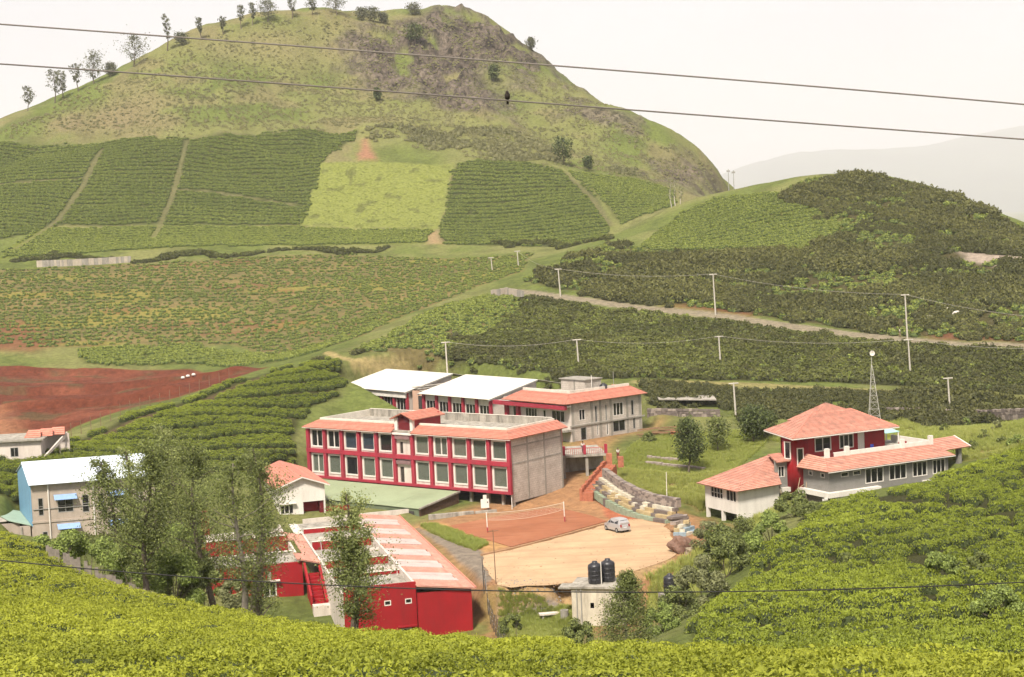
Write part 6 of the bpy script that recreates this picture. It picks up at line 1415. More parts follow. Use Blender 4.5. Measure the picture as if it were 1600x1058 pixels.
# dry stone walls
def stone_wall(label, pix, h, dm, mats, th=0.5, cat='wall', name='stone_wall', rows=3):
    w = thing(name, label, cat); P = [Vector(cast(a, b, dm)) for a, b in pix]; m = {}
    for a, b in zip(P, P[1:]):
        L = (b - a).length; s = 0
        d = (b - a); d.z = 0; d.normalize(); o = Vector((-d.y, d.x, 0)) * th / 2
        for rw in range(rows):
            s = random.uniform(-0.4, 0)
            while s < L:
                wd = random.uniform(0.5, 1.1); p = a.lerp(b, max(0, s) / L); q = a.lerp(b, min(1, (s + wd - 0.05) / L)); j = o * random.uniform(0.8, 1.2)
                m.setdefault(random.choice(mats), MB()).prism([(p - j)[:2], (q - j)[:2], (q + j)[:2], (p + j)[:2]], p.z + h * rw / rows - (0.4 if rw == 0 else 0), p.z + h * (rw + 1) / rows - 0.04 + random.uniform(-0.05, 0.05)); s += wd
    for k, mb in m.items(): tagobj(mb.build('stone_course', k, w), kind='stuff')
    return w
stone_wall('dry stone wall running behind the red house to the right edge', [(1385, 650), (1450, 651), (1520, 653), (1640, 655)], 1.3, 230, [S_D, S_M, S_D])
stone_wall('rough stone wall and slab heap behind the grey hostel', [(1012, 652), (1060, 650), (1125, 652)], 1.2, 235, [S_D, S_M, S_D])
stone_wall('grey concrete parapet where the hill road bends', [(768, 464), (790, 460), (818, 466)], 1.6, 300, [CONC, surf('pale_concrete', (0.40, 0.34, 0.28), 0.9, 0.1, 1, 0.2)], 0.4, rows=1)
stone_wall('pale retaining wall by the road at the left foot of the big hill', [(58, 418), (100, 417), (150, 414), (205, 411)], 2.0, 420, [surf('pale_plaster', (0.42, 0.36, 0.29), 0.9, 0.15, 1, 0.2), CONC], 0.4, rows=1)
tagobj(MB().slab([(p[0], p[1], hz_(p) + 1.6) for p in (cast(1030, 642, 235), cast(1120, 640, 235))] + [(p[0], p[1] + 4, hz_(p) + 1.9) for p in (cast(1120, 640, 235), cast(1030, 642, 235))], 0.15).build('sheet_cover', DIRTY), 'flat grey sheet lying over the rough stones behind the grey hostel', 'sheet')
# timber heap
tm = thing('timber_heap', 'heap of planks and red bricks at the edge of the lawn', 'timber heap', cast(1030, 682, 220))
for i in range(14):
    a = random.uniform(-0.3, 0.3); x0 = random.uniform(-3.5, 0.5); y0 = random.uniform(-1.2, 1.2); z0 = 0.1 + 0.09 * i
    MB().tube([(x0, y0, z0), (x0 + 3.2 * math.cos(a), y0 + 3.2 * math.sin(a), z0 + random.uniform(-.1, .2))], 0.11, 4).build('plank', surf('old_timber', (0.24, 0.14, 0.08), 0.9, 0.3, 3, 0.3), tm)
for i in range(6): mbx(1.8 + 0.75 * (i % 3), 2.5 + 0.75 * (i % 3), -0.5, 0.5, -0.2 + 0.42 * (i // 3), 0.21 + 0.42 * (i // 3)).build('brick_stack', BRK, tm)
# low yard bits near the pump house
p_ = onz(860, 955, -2.2)
sb = thing('slab_bench', 'pale concrete slab bench on the grass left of the pump house', 'bench', (p_[0], p_[1], hz_(p_)), 0.12)
mbx(-1.2, 1.2, -0.4, 0.4, 0.62, 0.78).build('slab', WHITE2, sb)
for u in (-0.9, 0.8): mbx(u, u + 0.18, -0.3, 0.3, -0.3, 0.616).build('leg', DIRTY, sb)
p_ = onz(882, 964, -2.4)
db = thing('concrete_ring', 'squat concrete ring against the pump house wall', 'concrete ring', (p_[0], p_[1] - 0.6, hz_(p_)))
MB().lathe([(0.42, -0.3), (0.42, 0.95), (0.30, 0.95), (0.30, 0.5)], seg=18).build('ring', CONC, db)
gv = MB()
for i in range(240):
    p = onz(random.uniform(788, 876), random.uniform(938, 957), -2.2); q = random.uniform(0.05, 0.17); z_ = hz_(p)
    gv.add([(p[0] - q, p[1], z_ - 0.02), (p[0] + q, p[1] - q * 0.5, z_ - 0.02), (p[0] + q * 0.3, p[1] + q, z_ - 0.02), (p[0], p[1], z_ + q * 1.1)], [(0, 1, 3), (1, 2, 3), (2, 0, 3)])
tagobj(gv.build('rubble', surf('grey_rubble', (0.26, 0.235, 0.215), 0.95, 0.3, 3, 0.3)), 'spread of grey rubble on the grass behind the red block', 'rubble', kind='stuff')

# volleyball net
pa, pb = onz(762, 832, 0.05), onz(882.6, 815, 0.05)
vn = thing('volleyball_net', 'sagging volleyball net on two white posts over the clay court', 'net')
for p in (pa, pb):
    po = MB().tube([(p[0], p[1], 0.0), (p[0] - 0.06, p[1], 2.6)], 0.065, 8).build('post', WHITE, vn)
    MB().tube([(p[0], p[1], 0.0), (p[0] - 0.02, p[1], 0.7)], 0.072, 8).build('post_band', PINKRED, po)
A, B = Vector((pa[0], pa[1], 2.55)), Vector((pb[0], pb[1], 2.55))
def sag(t, z, k): q = A.lerp(B, t); return (q.x, q.y, z - k * 4 * t * (1 - t))
CORD = surf('net_cord', (0.62, 0.56, 0.46), 0.8, 0.05, 2, 0)
MB().tube([sag(i / 16, 2.5, 0.28) for i in range(17)], 0.03, 5).build('top_tape', CORD, vn)
MB().tube([sag(i / 16, 1.62, 0.42) for i in range(17)], 0.018, 5).build('bottom_tape', CORD, vn)
mn = MB()
for i in range(1, 60): mn.tube([sag(i / 60, 2.5, 0.28), sag(i / 60, 1.62, 0.42)], 0.006, 3, cap=False)
for k in range(1, 5): mn.tube([sag(i / 12, 2.5 - 0.88 * k / 5, 0.28 + 0.14 * k / 5) for i in range(13)], 0.006, 3, cap=False)
tagobj(mn.build('mesh', CORD, vn))
# white board and clutter under the school
p_ = onz(758, 803, 0.0)
wbd = thing('white_board', 'white board on legs under the right end of the school', 'board', (p_[0], p_[1] + 1.5, hz_(p_)), 0.15)
mbx(-0.55, 0.55, -0.03, 0.03, 0.55, 1.75).build('panel', WHITE, wbd); mbx(-0.22, 0.25, -0.03, 0.03, 1.755, 2.3).build('top_panel', WHITE, wbd)
for u in (-0.45, 0.4): mbx(u, u + 0.06, -0.03, 0.03, -0.2, 0.549).build('leg', DKMETAL, wbd)
mbx(0.28, 0.42, -0.06, -0.035, 1.2, 1.4).build('mark', DARK, wbd)
sl = thing('seat_slab', 'long low slab at the foot of the brown annex wall', 'slab', onz(700, 806, 0.0).tolist(), 0.25)
mbx(-2.6, 3.5, -0.3, 0.3, -0.4, 0.35).build('slab', DIRTY, sl); mbx(3.7, 6.6, -0.25, 0.2, -0.4, 0.28).build('slab', DIRTY, sl)

# thin poles in the yard
def pole(name, label, cat, px, pyb, pyt, z=None, D=None, r=0.06, mat=None, arm=0.0, grp=None, lean=0.0, pxt=None):
    P = onz(px, pyb, z) if z is not None else atd(px, pyb, D)
    T = atd(pxt if pxt is not None else px, pyt, P[1])
    zb_ = min(P[2], hz_(P)) - 0.3
    t = thing(name, label, cat, (P[0], P[1], zb_), 0, grp); h = T[2] - zb_; dx = T[0] - P[0]
    MB().tube([(0, 0, 0), (dx, 0, h)], r, 8, r * 0.7).build('shaft', mat or METAL, t)
    if arm: MB().tube([(dx - arm * 0.6, 0, h - 0.15), (dx + arm * 0.6, 0, h - 0.1)], r * 0.7, 5).build('crossarm', mat or METAL, t)
    return t, (P[0] + dx, P[1], T[2])
WOODP = surf('brown_pole', (0.19, 0.12, 0.075), 0.85, 0.2, 3, 0.2)
WOODP_ = WOODP
pole('yard_lamp_pole', 'thin brown pole with a short crossbar at the near edge of the yard', 'pole', 775, 912, 828, 0.0, None, 0.055, WOODP, 1.0, pxt=770)
pole('post', 'thin dark post standing beside the red lodging block', 'post', 758, 950, 872, -2.2, None, 0.05, DKMETAL, pxt=753)
fn_ = thing('post_fence', 'row of dark fence posts right of the red lodging block', 'fence')
for i in range(13):
    t = i / 12; P = onz(758 + 32 * t, 952 + 52 * t, -2.7 + 0.3 * t); zb_ = hz_(P) - 0.3
    MB().tube([(P[0], P[1], zb_), (P[0] - 0.05, P[1], zb_ + 2.6 + random.uniform(-.3, .3))], 0.05, 6).build('post', DKMETAL, fn_)
for k in (0.9, 1.7): MB().tube([(onz(758 + 32 * t, 952 + 52 * t, -2.7 + 0.3 * t)[0], onz(758 + 32 * t, 952 + 52 * t, -2.7 + 0.3 * t)[1], hz_(onz(758 + 32 * t, 952 + 52 * t, -2.7 + 0.3 * t)) + k) for t in np.linspace(0, 1, 13)], 0.015, 4).build('wire', METAL, fn_)
# paling fence along the left tea slope
pf = thing('paling_fence', 'grey paling fence between the left tea slope and the bushes', 'fence')
fp = [Vector(p) for p in FG_EDGE[3:6]]
for a, b in zip(fp, fp[1:]):
    n = int((b - a).length / 0.42)
    for i in range(n):
        p = a.lerp(b, i / n); p = p + Vector((0.5, 1.2, 0)); z_ = hz_(p)
        if random.random() < 0.12: continue
        mbx(p.x - 0.12, p.x + 0.12, p.y - 0.02, p.y + 0.02, z_ - 0.3, z_ + 1.0 + random.uniform(-.2, .2)).build('pale', surf('grey_wood', (0.22, 0.19, 0.16), 0.9, 0.3, 3, 0.3), pf)
# thin fence posts on the rim of the red cutting
rfn = thing('rim_fence', 'thin fence posts along the rim of the red earth cutting', 'fence')
for i in range(17):
    t = i / 16; P = atd(105 + 250 * t, 672 - 82 * t, 235 + 42 * t); z_ = hz_(P)
    MB().tube([(P[0], P[1] + 2, z_ - 0.3), (P[0], P[1] + 2, z_ + 2.2)], 0.05, 5).build('post', WOODP, rfn)
for px, lb in ((286, 'left'), (294, 'middle'), (303, 'right')):
    P = cast(px, 593, 280); sk_ = thing('white_sack', 'white sack on the floor of the red cutting, %s of three' % lb, 'sack', (P[0], P[1], P[2] - 0.05), 0, 'white sacks in the red cutting'); MB().lathe([(0.1, 0.0), (0.36, 0.08), (0.4, 0.25), (0.28, 0.45), (0.06, 0.5)], 0, 0, 10).build('sack', WHITE, sk_, True)

# ================================================================== trees and shrubs
BARK = surf('bark', (0.13, 0.105, 0.08), 0.95, 0.3, 3, 0.5)
BARKP = surf('pale_bark', (0.24, 0.21, 0.17), 0.95, 0.3, 3, 0.5)
L_OAK = leafmat('oak_leaves', (0.078, 0.098, 0.032), (0.26, 0.295, 0.088), False, 0.3)
L_OAKL = leafmat('pale_leaves', (0.15, 0.18, 0.06), (0.42, 0.455, 0.16), False, 0.3)
L_DARK = leafmat('dark_leaves', (0.045, 0.062, 0.022), (0.15, 0.185, 0.055), False, 0.2)
L_RIDGE = leafmat('ridge_leaves', (0.11, 0.12, 0.075), (0.23, 0.235, 0.14), False, 0.3)  # lightened: distance haze is painted into the leaf colour
L_BUSH = leafmat('bush_leaves', (0.11, 0.15, 0.04), (0.36, 0.44, 0.11), False, 0.3)
L_SAGE = leafmat('sage_leaves', (0.125, 0.135, 0.060), (0.30, 0.31, 0.14), False, 0.3)
def tree_meshes(h, w, style, seed, nleaf, leaf):
    """returns (trunk MB, crown quads) for a tree standing at the origin"""
    rng = np.random.default_rng(seed); tr = MB(); P = []; N = []
    prof = {'oak': (0.20, 34, 0.6), 'round': (0.28, 26, 0.25), 'ridge': (0.34, 15, 0.5), 'sparse': (0.22, 30, 0.45), 'cone': (0.12, 34, 0.35)}[style]
    t0, nb, up = prof
    lean = rng.normal(0, 0.03, 2)
    def axis(t): return Vector((lean[0] * h * t + 0.03 * h * math.sin(t * 5 + seed), lean[1] * h * t + 0.02 * h * math.cos(t * 4 + seed), h * t))
    r0 = 0.018 * h + 0.03
    tr.tube([axis(t) - Vector((0, 0, 0.4 if t == 0 else 0)) for t in np.linspace(0, 0.97, 9)], r0, 8, r0 * 0.18)
    per = nleaf // nb
    for i in range(nb):
        t = t0 + (0.97 - t0) * (i + rng.uniform(-0.4, 0.4)) / nb; t = min(max(t, t0), 0.97); az = i * 2.4 + rng.uniform(-0.5, 0.5); u = (t - t0) / (1 - t0)
        if style == 'round': rad = w / 2 * math.sqrt(max(0.05, 1 - (2 * u - 0.9) ** 2 * 0.85))
        elif style == 'cone': rad = w / 2 * (1.05 - u) ** 0.75
        elif style == 'ridge': rad = w / 2 * (0.55 + 0.45 * math.sin(u * PI)) * rng.uniform(0.4, 1.1)
        else: rad = w / 2 * (0.42 + 0.62 * math.sin(min(1, u * 1.05 + 0.10) * PI)) * rng.uniform(0.55, 1.5) * (0.7 + 0.6 * math.sin(u * 9 + seed) ** 2)
        a = axis(t); d = Vector((math.cos(az), math.sin(az), up + rng.uniform(-0.15, 0.25))); b = a + d * rad * 0.9; m = a.lerp(b, 0.5) + Vector((0, 0, -0.06 * rad))
        tr.tube([a, m, b], max(0.02, r0 * 0.32 * (1.1 - u)), 5, 0.008)
        ncl = {'oak': 4, 'sparse': 3, 'ridge': 3, 'round': 4, 'cone': 4}[style]
        for c_ in range(ncl):
            f = 0.35 + 0.7 * (c_ + rng.uniform(0, 1)) / ncl
            q = np.array(a.lerp(b, min(f, 1.05))); rr = rad * {'oak': 0.46, 'sparse': 0.40, 'ridge': 0.34, 'round': 0.46, 'cone': 0.36}[style] + 0.15
            k = max(3, per // ncl)
            g = rng.normal(0, 0.45, (k, 3)) * rr; g[:, 2] *= 1.15; g[:, 2] -= 0.12 * np.hypot(g[:, 0], g[:, 1])
            P.append(q + g); N.append(g / rr + np.array([0, 0, 0.35]))
    return tr, leaf_quads(np.concatenate(P), np.concatenate(N), leaf, rng, 0.7, 0.55)
def plant_tree(name, label, loc, h, w, style, seed, nleaf, leaf, lm, bark=None, group=None, cat='tree'):
    t = thing(name, label, cat, loc, 0, group)
    big_ = 2.5 if name in ('silver_oak_tree', 'young_tree') else (1.6 if name == 'lawn_tree' else 1.0)
    tr, q = tree_meshes(h, w, style, seed, int(nleaf * big_), leaf * (0.95 if big_ > 2 else 1.1 if big_ > 1 else 1))
    tr.build('trunk', bark or BARK, t)
    cm = quads_mesh('crown', q, [lm]); o = bpy.data.objects.new('crown', cm); COL.objects.link(o); o.parent = t
    return t
def on_ground(px, py, D): P = atd(px, py, D); return (float(P[0]), float(P[1]), hz_(P))
def tree_at(name, label, px, pyb, pyt, D, wpx, style, seed, n, leaf, lm, bark=None, group=None):
    L = on_ground(px, pyb, D); T = atd(px, pyt, D)
    return plant_tree(name, label, L, T[2] - L[2], wpx / FPX * D, style, seed, n, leaf, lm, bark, group)
G1 = 'tall trees in front of the hall and lodging block'
tree_at('silver_oak_tree', 'tall tree with visible dark trunk at the fence, centre of the left group', 233, 930, 690, 104, 100, 'oak', 3, 5200, 0.17, L_OAK, None, G1)
tree_at('silver_oak_tree', 'tall dark columnar tree in front of the white roof', 182, 915, 712, 122, 70, 'oak', 5, 4200, 0.18, L_OAK, None, G1)
tree_at('silver_oak_tree', 'tall dense tree just left of the red pylon', 330, 940, 690, 112, 95, 'oak', 8, 5600, 0.17, L_OAK, None, G1)
tree_at('silver_oak_tree', 'slender sparse tree with bare lower trunk before the red lodging wall', 375, 968, 712, 90, 92, 'sparse', 13, 3000, 0.14, L_OAK, BARKP, G1)
tree_at('silver_oak_tree', 'pale tree rising highest behind the left group', 252, 905, 655, 140, 90, 'oak', 17, 4200, 0.20, L_OAKL, None, G1)
tree_at('silver_oak_tree', 'pale bushy tree behind, between hall roof and lodging block', 292, 905, 690, 136, 85, 'oak', 19, 4200, 0.20, L_OAKL, None, G1)
tree_at('silver_oak_tree', 'tree crown in front of the tiled roof of the white building', 395, 900, 690, 132, 72, 'oak', 23, 3000, 0.19, L_OAK, None, G1)
tree_at('silver_oak_tree', 'tree hiding the left part of the white building roof', 412, 930, 705, 116, 84, 'oak', 67, 3600, 0.17, L_OAK, None, G1)
tree_at('silver_oak_tree', 'pale tree over the right end of the white roof', 205, 900, 692, 138, 60, 'oak', 29, 2800, 0.20, L_OAKL, None, G1)
tree_at('silver_oak_tree', 'tall tree in front of the striped roof of the red lodging block', 556, 1000, 830, 76, 92, 'sparse', 31, 4600, 0.12, L_OAK, None)
tree_at('silver_oak_tree', 'round-topped tree in front of the green annex roof', 553, 1000, 764, 80, 74, 'ridge', 37, 2400, 0.14, L_OAKL)
tree_at('young_tree', 'fluffy two-stemmed tree in front of the pump house', 985, 1016, 892, 100, 98, 'cone', 41, 6200, 0.13, L_OAK, BARKP)
tree_at('lawn_tree', 'dense dark tree standing on the lawn mound', 1078, 744, 656, 221, 48, 'round', 43, 3000, 0.30, L_DARK)
tree_at('lawn_tree', 'small light tree on the lawn between two darker ones', 1123, 714, 655, 233, 38, 'round', 47, 1300, 0.30, L_OAK)
tree_at('lawn_tree', 'dark twin-stemmed tree at the lawn edge behind the red house wing', 1178, 706, 638, 237, 44, 'round', 53, 2600, 0.32, L_DARK)
tree_at('lawn_tree', 'dark tree close behind the red house wing roof', 1196, 704, 648, 240, 40, 'round', 59, 2200, 0.32, L_DARK)
tree_at('young_tree', 'small round tree on the bank below the house wing', 1162, 862, 810, 166, 34, 'round', 61, 1300, 0.22, L_OAK)
def shrub(label, px, pyb, D, wpx, hpx, lm, seed, group=None, n=None, name='shrub', leaf=None, cat='shrub'):
    L = on_ground(px, pyb, D); w_ = wpx / FPX * D; h_ = max(hpx / FPX * D, float(atd(px, pyb - hpx, D)[2]) - L[2])
    rng = np.random.default_rng(seed); n = n or int(2000 + 22 * wpx * hpx / 30); k = 22; leaf = leaf or max(0.11, 0.0016 * D)
    hv = min(h_, hpx / FPX * D * 1.1)
    c_ = rng.normal(0, 1, (k, 3)); c_ /= np.linalg.norm(c_, axis=1)[:, None]; c_[:, 2] = np.abs(c_[:, 2]); c_ *= np.array([w_ * 0.40, w_ * 0.40, max(0.2, hv - w_ * 0.16)]); c_[:, 2] += h_ - hv
    P = []; N = []
    for q in c_:
        g = rng.normal(0, 1, (n // k, 3)); g /= np.linalg.norm(g, axis=1)[:, None]; rr = w_ * rng.uniform(0.10, 0.18); g[:, 2] *= 0.85
        P.append(q + g * rr * rng.uniform(0.6, 1.0, (len(g), 1)) + np.array([0, 0, rr * 0.5])); N.append(g + np.array([0, 0, 0.3]))
    t = thing(name, label, cat, L, 0, group)
    st_ = MB()
    for q in c_[::2]: st_.tube([(0, 0, -0.2), tuple(q * 0.5), tuple(q)], 0.035, 5, 0.01)
    st_.build('stems', BARK, t)
    o = bpy.data.objects.new('foliage', quads_mesh('foliage', leaf_quads(np.concatenate(P), np.concatenate(N), leaf, rng, 0.7, 0.6), [lm])); COL.objects.link(o); o.parent = t
    return t
ORD = ('first', 'second', 'third', 'fourth', 'fifth', 'sixth', 'seventh', 'eighth', 'ninth', 'tenth', 'eleventh', 'twelfth', 'thirteenth', 'fourteenth', 'fifteenth', 'sixteenth', 'seventeenth', 'eighteenth', 'nineteenth', 'twentieth', 'twenty-first', 'twenty-second', 'twenty-third')
G2 = 'shrubs behind the left tea slope'
for i, (lb, px, py, D, wp, hp, lm) in enumerate((
    ('leafy light green shrub mound below the pale hall, leftmost of the row', 95, 893, 116, 90, 62, L_BUSH), ('wide light green shrub below the hall windows', 150, 905, 118, 110, 70, L_BUSH), ('shrub against the hall wall behind the wide one', 130, 880, 134, 80, 50, L_OAK),
    ('shrub at the foot of the tallest dark trunk', 205, 925, 110, 100, 75, L_BUSH), ('light shrub just right of the trunk at the fence', 270, 940, 106, 100, 78, L_BUSH), ('dark shrub under the dense tree left of the red pylon', 318, 945, 108, 80, 70, L_OAK),
    ('shrub filling the gap between the two fence-side trees', 285, 905, 124, 100, 85, L_BUSH), ('low shrub at the left corner of the red lodging wall', 360, 955, 100, 60, 50, L_SAGE), ('shrub behind, below the white roof corner', 215, 885, 130, 80, 70, L_OAK))):
    shrub(lb, px, py, D, wp, hp, lm, 100 + i, G2)
G3 = 'shrubs on the bank right of the pump house'
for i, (lb, px, py, D, wp, hp, lm) in enumerate((
    ('pale sage shrub right of the lone tank', 1095, 955, 140, 95, 78, L_SAGE), ('dark shrub above the sage one', 1135, 905, 148, 85, 75, L_OAK), ('dark tall shrub near the small round tree', 1125, 870, 160, 60, 55, L_OAK), ('shrub at the foot of the lone tank', 1062, 975, 134, 70, 60, L_OAK),
    ('light shrub on the bank edge by the tea', 1170, 885, 152, 70, 50, L_BUSH), ('grassy shrub behind the brown boulder', 1110, 850, 176, 60, 36, L_SAGE), ('shrub below the stone base of the red house', 1240, 805, 176, 60, 40, L_OAK), ('shrub at the tea edge below the house corner', 1205, 838, 164, 60, 38, L_BUSH),
    ('low shrub left of the fluffy tree', 905, 1000, 120, 55, 32, L_OAK), ('bush right of the fluffy tree', 1035, 1000, 118, 60, 52, L_BUSH), ('round bush over the tea bank top', 1268, 812, 170, 46, 26, L_OAK), ('dark bush in the tea bank hollow, right part', 1530, 905, 118, 46, 44, L_OAK), ('green bush in the middle of the tea bank', 1470, 905, 120, 60, 44, L_BUSH),
    ('leafy plant at the right edge of the tea bank', 1560, 960, 100, 90, 45, L_BUSH), ('dark bush at the upper left of the tea bank', 1322, 890, 132, 34, 26, L_OAK), ('shrub beside the red block fence', 800, 985, 140, 36, 26, L_OAK), ('shrub on the lawn edge by the hostel corner', 1015, 698, 240, 24, 16, L_OAK))):
    shrub(lb, px, py, D, wp, hp, lm, 130 + i, G3)
for i in range(13):
    px = 1422 + 14.5 * i + random.uniform(-5, 5); shrub('garden plant on the terrace right of the red house, %s from the left' % ORD[i], px, *(lambda q: (q, cast(px, q, 205)[1]))(random.uniform(664, 706)), random.uniform(14, 26), random.uniform(10, 18), random.choice([L_OAK, L_BUSH, L_SAGE]), 170 + i, 'garden plants right of the red house', 240, 'garden_plant', 0.3, 'plant')
# trees on the skyline of the big hill
RT = ((44, 172, 36, 18, 'ridge'), (85, 160, 50, 26, 'ridge'), (97, 152, 42, 22, 'ridge'), (122, 146, 42, 22, 'ridge'), (147, 135, 46, 28, 'oak'), (173, 118, 20, 16, 'round'), (211, 112, 46, 34, 'sparse'), (262, 88, 56, 14, 'ridge'), (284, 76, 18, 20, 'round'), (314, 64, 34, 12, 'ridge'),
      (349, 54, 26, 12, 'ridge'), (378, 48, 36, 14, 'ridge'), (396, 44, 34, 12, 'ridge'), (419, 42, 34, 28, 'round'), (456, 32, 34, 16, 'ridge'), (488, 28, 24, 18, 'ridge'), (526, 30, 38, 30, 'sparse'), (566, 34, 18, 18, 'round'), (582, 32, 20, 20, 'round'), (599, 34, 16, 14, 'round'), (648, 40, 16, 22, 'round'), (830, 88, 20, 12, 'sparse'))
for i, (px, py, hp, wp, stl) in enumerate(RT):
    rd = np.interp(px, [r[0] for r in RIDGE], [r[2] for r in RIDGE]); P = atd(px, py, rd); z_ = hz_(P); h_ = hp / FPX * rd
    lb = {85: 'feathery skyline tree at the left end of the clump on the hill ridge', 147: 'bushiest tree of the left skyline clump', 211: 'broad feathery tree on the left skyline above the clump', 262: 'tallest thin tree standing alone on the left skyline', 419: 'rounded dark tree on the skyline left of the summit', 526: 'broad tree near the middle of the ridge, left of the rocky summit', 44: 'faint small tree lowest on the left skyline', 830: 'tiny tree on the right edge of the rocky summit'}.get(px, None)
    if lb is None: lb = {'ridge': 'thin scraggly', 'round': 'low rounded', 'oak': 'bushy', 'sparse': 'open'}[stl] + ' tree on the big hill skyline, %s from the left' % ORD[i]
    plant_tree('skyline_tree', lb, (float(P[0]), float(P[1]), z_ - 0.3), h_ * 1.05, wp / FPX * rd * 1.15, stl, 200 + i, 520 if stl == 'ridge' else 900, 0.75, L_RIDGE, BARK, 'trees along the skyline of the big hill')
for i, (px, py, hp, wp, lb) in enumerate(((880, 258, 42, 28, 'dark tree standing alone above the right tea plot of the big hill'), (920, 268, 24, 12, 'small narrow tree right of the lone dark tree'), (650, 70, 30, 24, 'dark bush tree beside the rock face near the summit'), (772, 130, 26, 14, 'dark tree tucked below the summit rocks'), (590, 160, 22, 10, 'small dark tree on the open slope below the rocks'))):
    P = cast(px, py, 500); plant_tree('hill_tree', lb, (P[0], P[1], P[2] - 0.3), hp / FPX * P[1], wp / FPX * P[1] * 1.2, 'round', 240 + i, 900, 0.9, L_DARK, BARK, 'lone trees on the big hill')
for i, (px, py, pt, lb) in enumerate(((1139, 300, 264, 'thin mast at the right foot of the big hill, left of the pair'), (1147, 300, 266, 'thin mast at the right foot of the big hill, right of the pair'))):
    P = atd(px, py, 470); z_ = hz_(P); t_ = atd(px, pt, 470)[2]; m_ = thing('thin_mast', lb, 'mast', (float(P[0]), float(P[1]), z_ - 0.3)); MB().tube([(0, 0, 0), (0, 0, t_ - z_ + 0.3)], 0.13, 6, 0.09).build('shaft', METAL, m_); mbx(-0.5, 0.5, -0.1, 0.1, t_ - z_ - 0.6, t_ - z_ - 0.1).build('head', METAL, m_)
for i, (px, py, pt, lb) in enumerate(((1049, 325, 284, 'bleached bare tree at the hill foot, left of three'), (1056, 327, 278, 'tallest bleached bare tree at the hill foot, middle of three'), (1064, 326, 290, 'bleached bare tree at the hill foot, right of three'))):
    P = atd(px, py, 462); z_ = hz_(P); plant_tree('bare_tree', lb, (float(P[0]), float(P[1]), z_ - 0.3), atd(px, pt, 462)[2] - z_, 2.6, 'ridge', 260 + i, 90, 0.4, L_SAGE, surf('bleached_wood', (0.42, 0.38, 0.32), 0.9, 0.1, 2, 0.2))
# grass tufts: lawn, banks, yard edges
def tuft_mesh(seed, n=26, h=0.28):
    rng = np.random.default_rng(seed); a = rng.uniform(0, 2 * PI, n); r = rng.uniform(0, 0.22, n); P = np.stack([r * np.cos(a), r * np.sin(a), np.zeros(n)], 1); d = np.stack([np.cos(a) * 0.35, np.sin(a) * 0.35, np.ones(n)], 1); L = h * rng.uniform(0.6, 1.3, n)
    T = P + d * L[:, None]; s_ = np.stack([-np.sin(a), np.cos(a), np.zeros(n)], 1) * 0.022
    return quads_mesh('tuft%d' % seed, np.stack([P - s_, P + s_, T + s_ * 0.2, T - s_ * 0.2], 1), [grass_m])
TUFT = [tuft_mesh(i) for i in range(3)]
def tufts(poly, n, label, t0, s0=0.7, s1=1.5, seed=800, thr=0.3):
    q = np.array([p[:2] for p in poly]); X = RNG.uniform(q[:, 0].min(), q[:, 0].max(), n); Y = RNG.uniform(q[:, 1].min(), q[:, 1].max(), n)
    k = inside(poly, X, Y) & (fbm(X / 3, Y / 3, 3, seed) > thr); X, Y = X[k], Y[k]; s_ = RNG.uniform(s0, s1, len(X))
    scatter('grass', X, Y, TUFT, vec(len(X), s_), t0 + 0.6 * (fbm(X / 6, Y / 6, 3, seed + 3) - 0.5) + RNG.normal(0, 0.1, len(X)), label, 'grass')
tufts(F['lawn'], 14000, 'short green grass of the lawn mound', 0.55)
tufts(F['drybank'], 14000, 'dry yellow grass on the bank above the stone tiers', 0.95, 1.2, 2.6)
tufts(F['glade'], 16000, 'rough grass of the clearing behind the red house', 0.7, 0.8, 1.8)
tufts([p[:2] for p in yp([(655, 826), (690, 829), (764, 858), (742, 868), (705, 855), (672, 838)], -0.6)], 2600, 'green grass strip beside the clay court', 0.45, 0.8, 1.6, thr=0.2)
tufts([p[:2] for p in yp([(780, 952), (900, 950), (900, 1000), (780, 1000)], -2.4)], 5000, 'grass of the low ground around the pump house', 0.6, 0.7, 1.6, 830)
tufts([p[:2] for p in yp([(1010, 885), (1090, 866), (1160, 860), (1230, 800), (1250, 790), (1190, 850), (1140, 930), (1060, 980), (1010, 930)], 0.5)], 9000, 'tall grass on the bank below the red house wing', 0.75, 1.0, 2.6, 840)

# ================================================================== poles, wires, mast
GP = 'utility poles on the hillside'
CPOLE = surf('concrete_pole', (0.48, 0.44, 0.38), 0.85, 0.1, 2, 0.2)
tops = {}
for nm, px, pb, pt, D, lb in (('a', 876, 463, 420, 360, 'utility pole by the hill road, leftmost of the upper line'), ('b', 1118, 487, 428, 335, 'utility pole by the hill road, middle of the upper line'), ('c', 1418, 529, 460, 308, 'utility pole by the hill road near the walker'), ('d', 700, 578, 534, 289, 'utility pole on the slope behind the white-roofed sheds'),
    ('e', 905, 582, 530, 284, 'utility pole directly behind the grey hostel'), ('f', 1127, 587, 525, 292, 'utility pole on the dark slope right of the hostel'), ('g', 1423, 592, 530, 284, 'lower utility pole right of the lattice mast'), ('h', 1150, 652, 598, 256, 'short pole at the lawn edge behind the dark trees'), ('i', 1485, 648, 590, 258, 'short pole by the dry stone wall'),
    ('j', 771, 440, 402, 420, 'faint far pole above the road bend, left one'), ('k', 812, 440, 392, 415, 'faint far pole above the road bend, right one')):
    _, tops[nm] = pole('utility_pole', lb, 'pole', px, pb, pt, None, D, 0.17, CPOLE, 1.3, GP, pxt=px - 4)
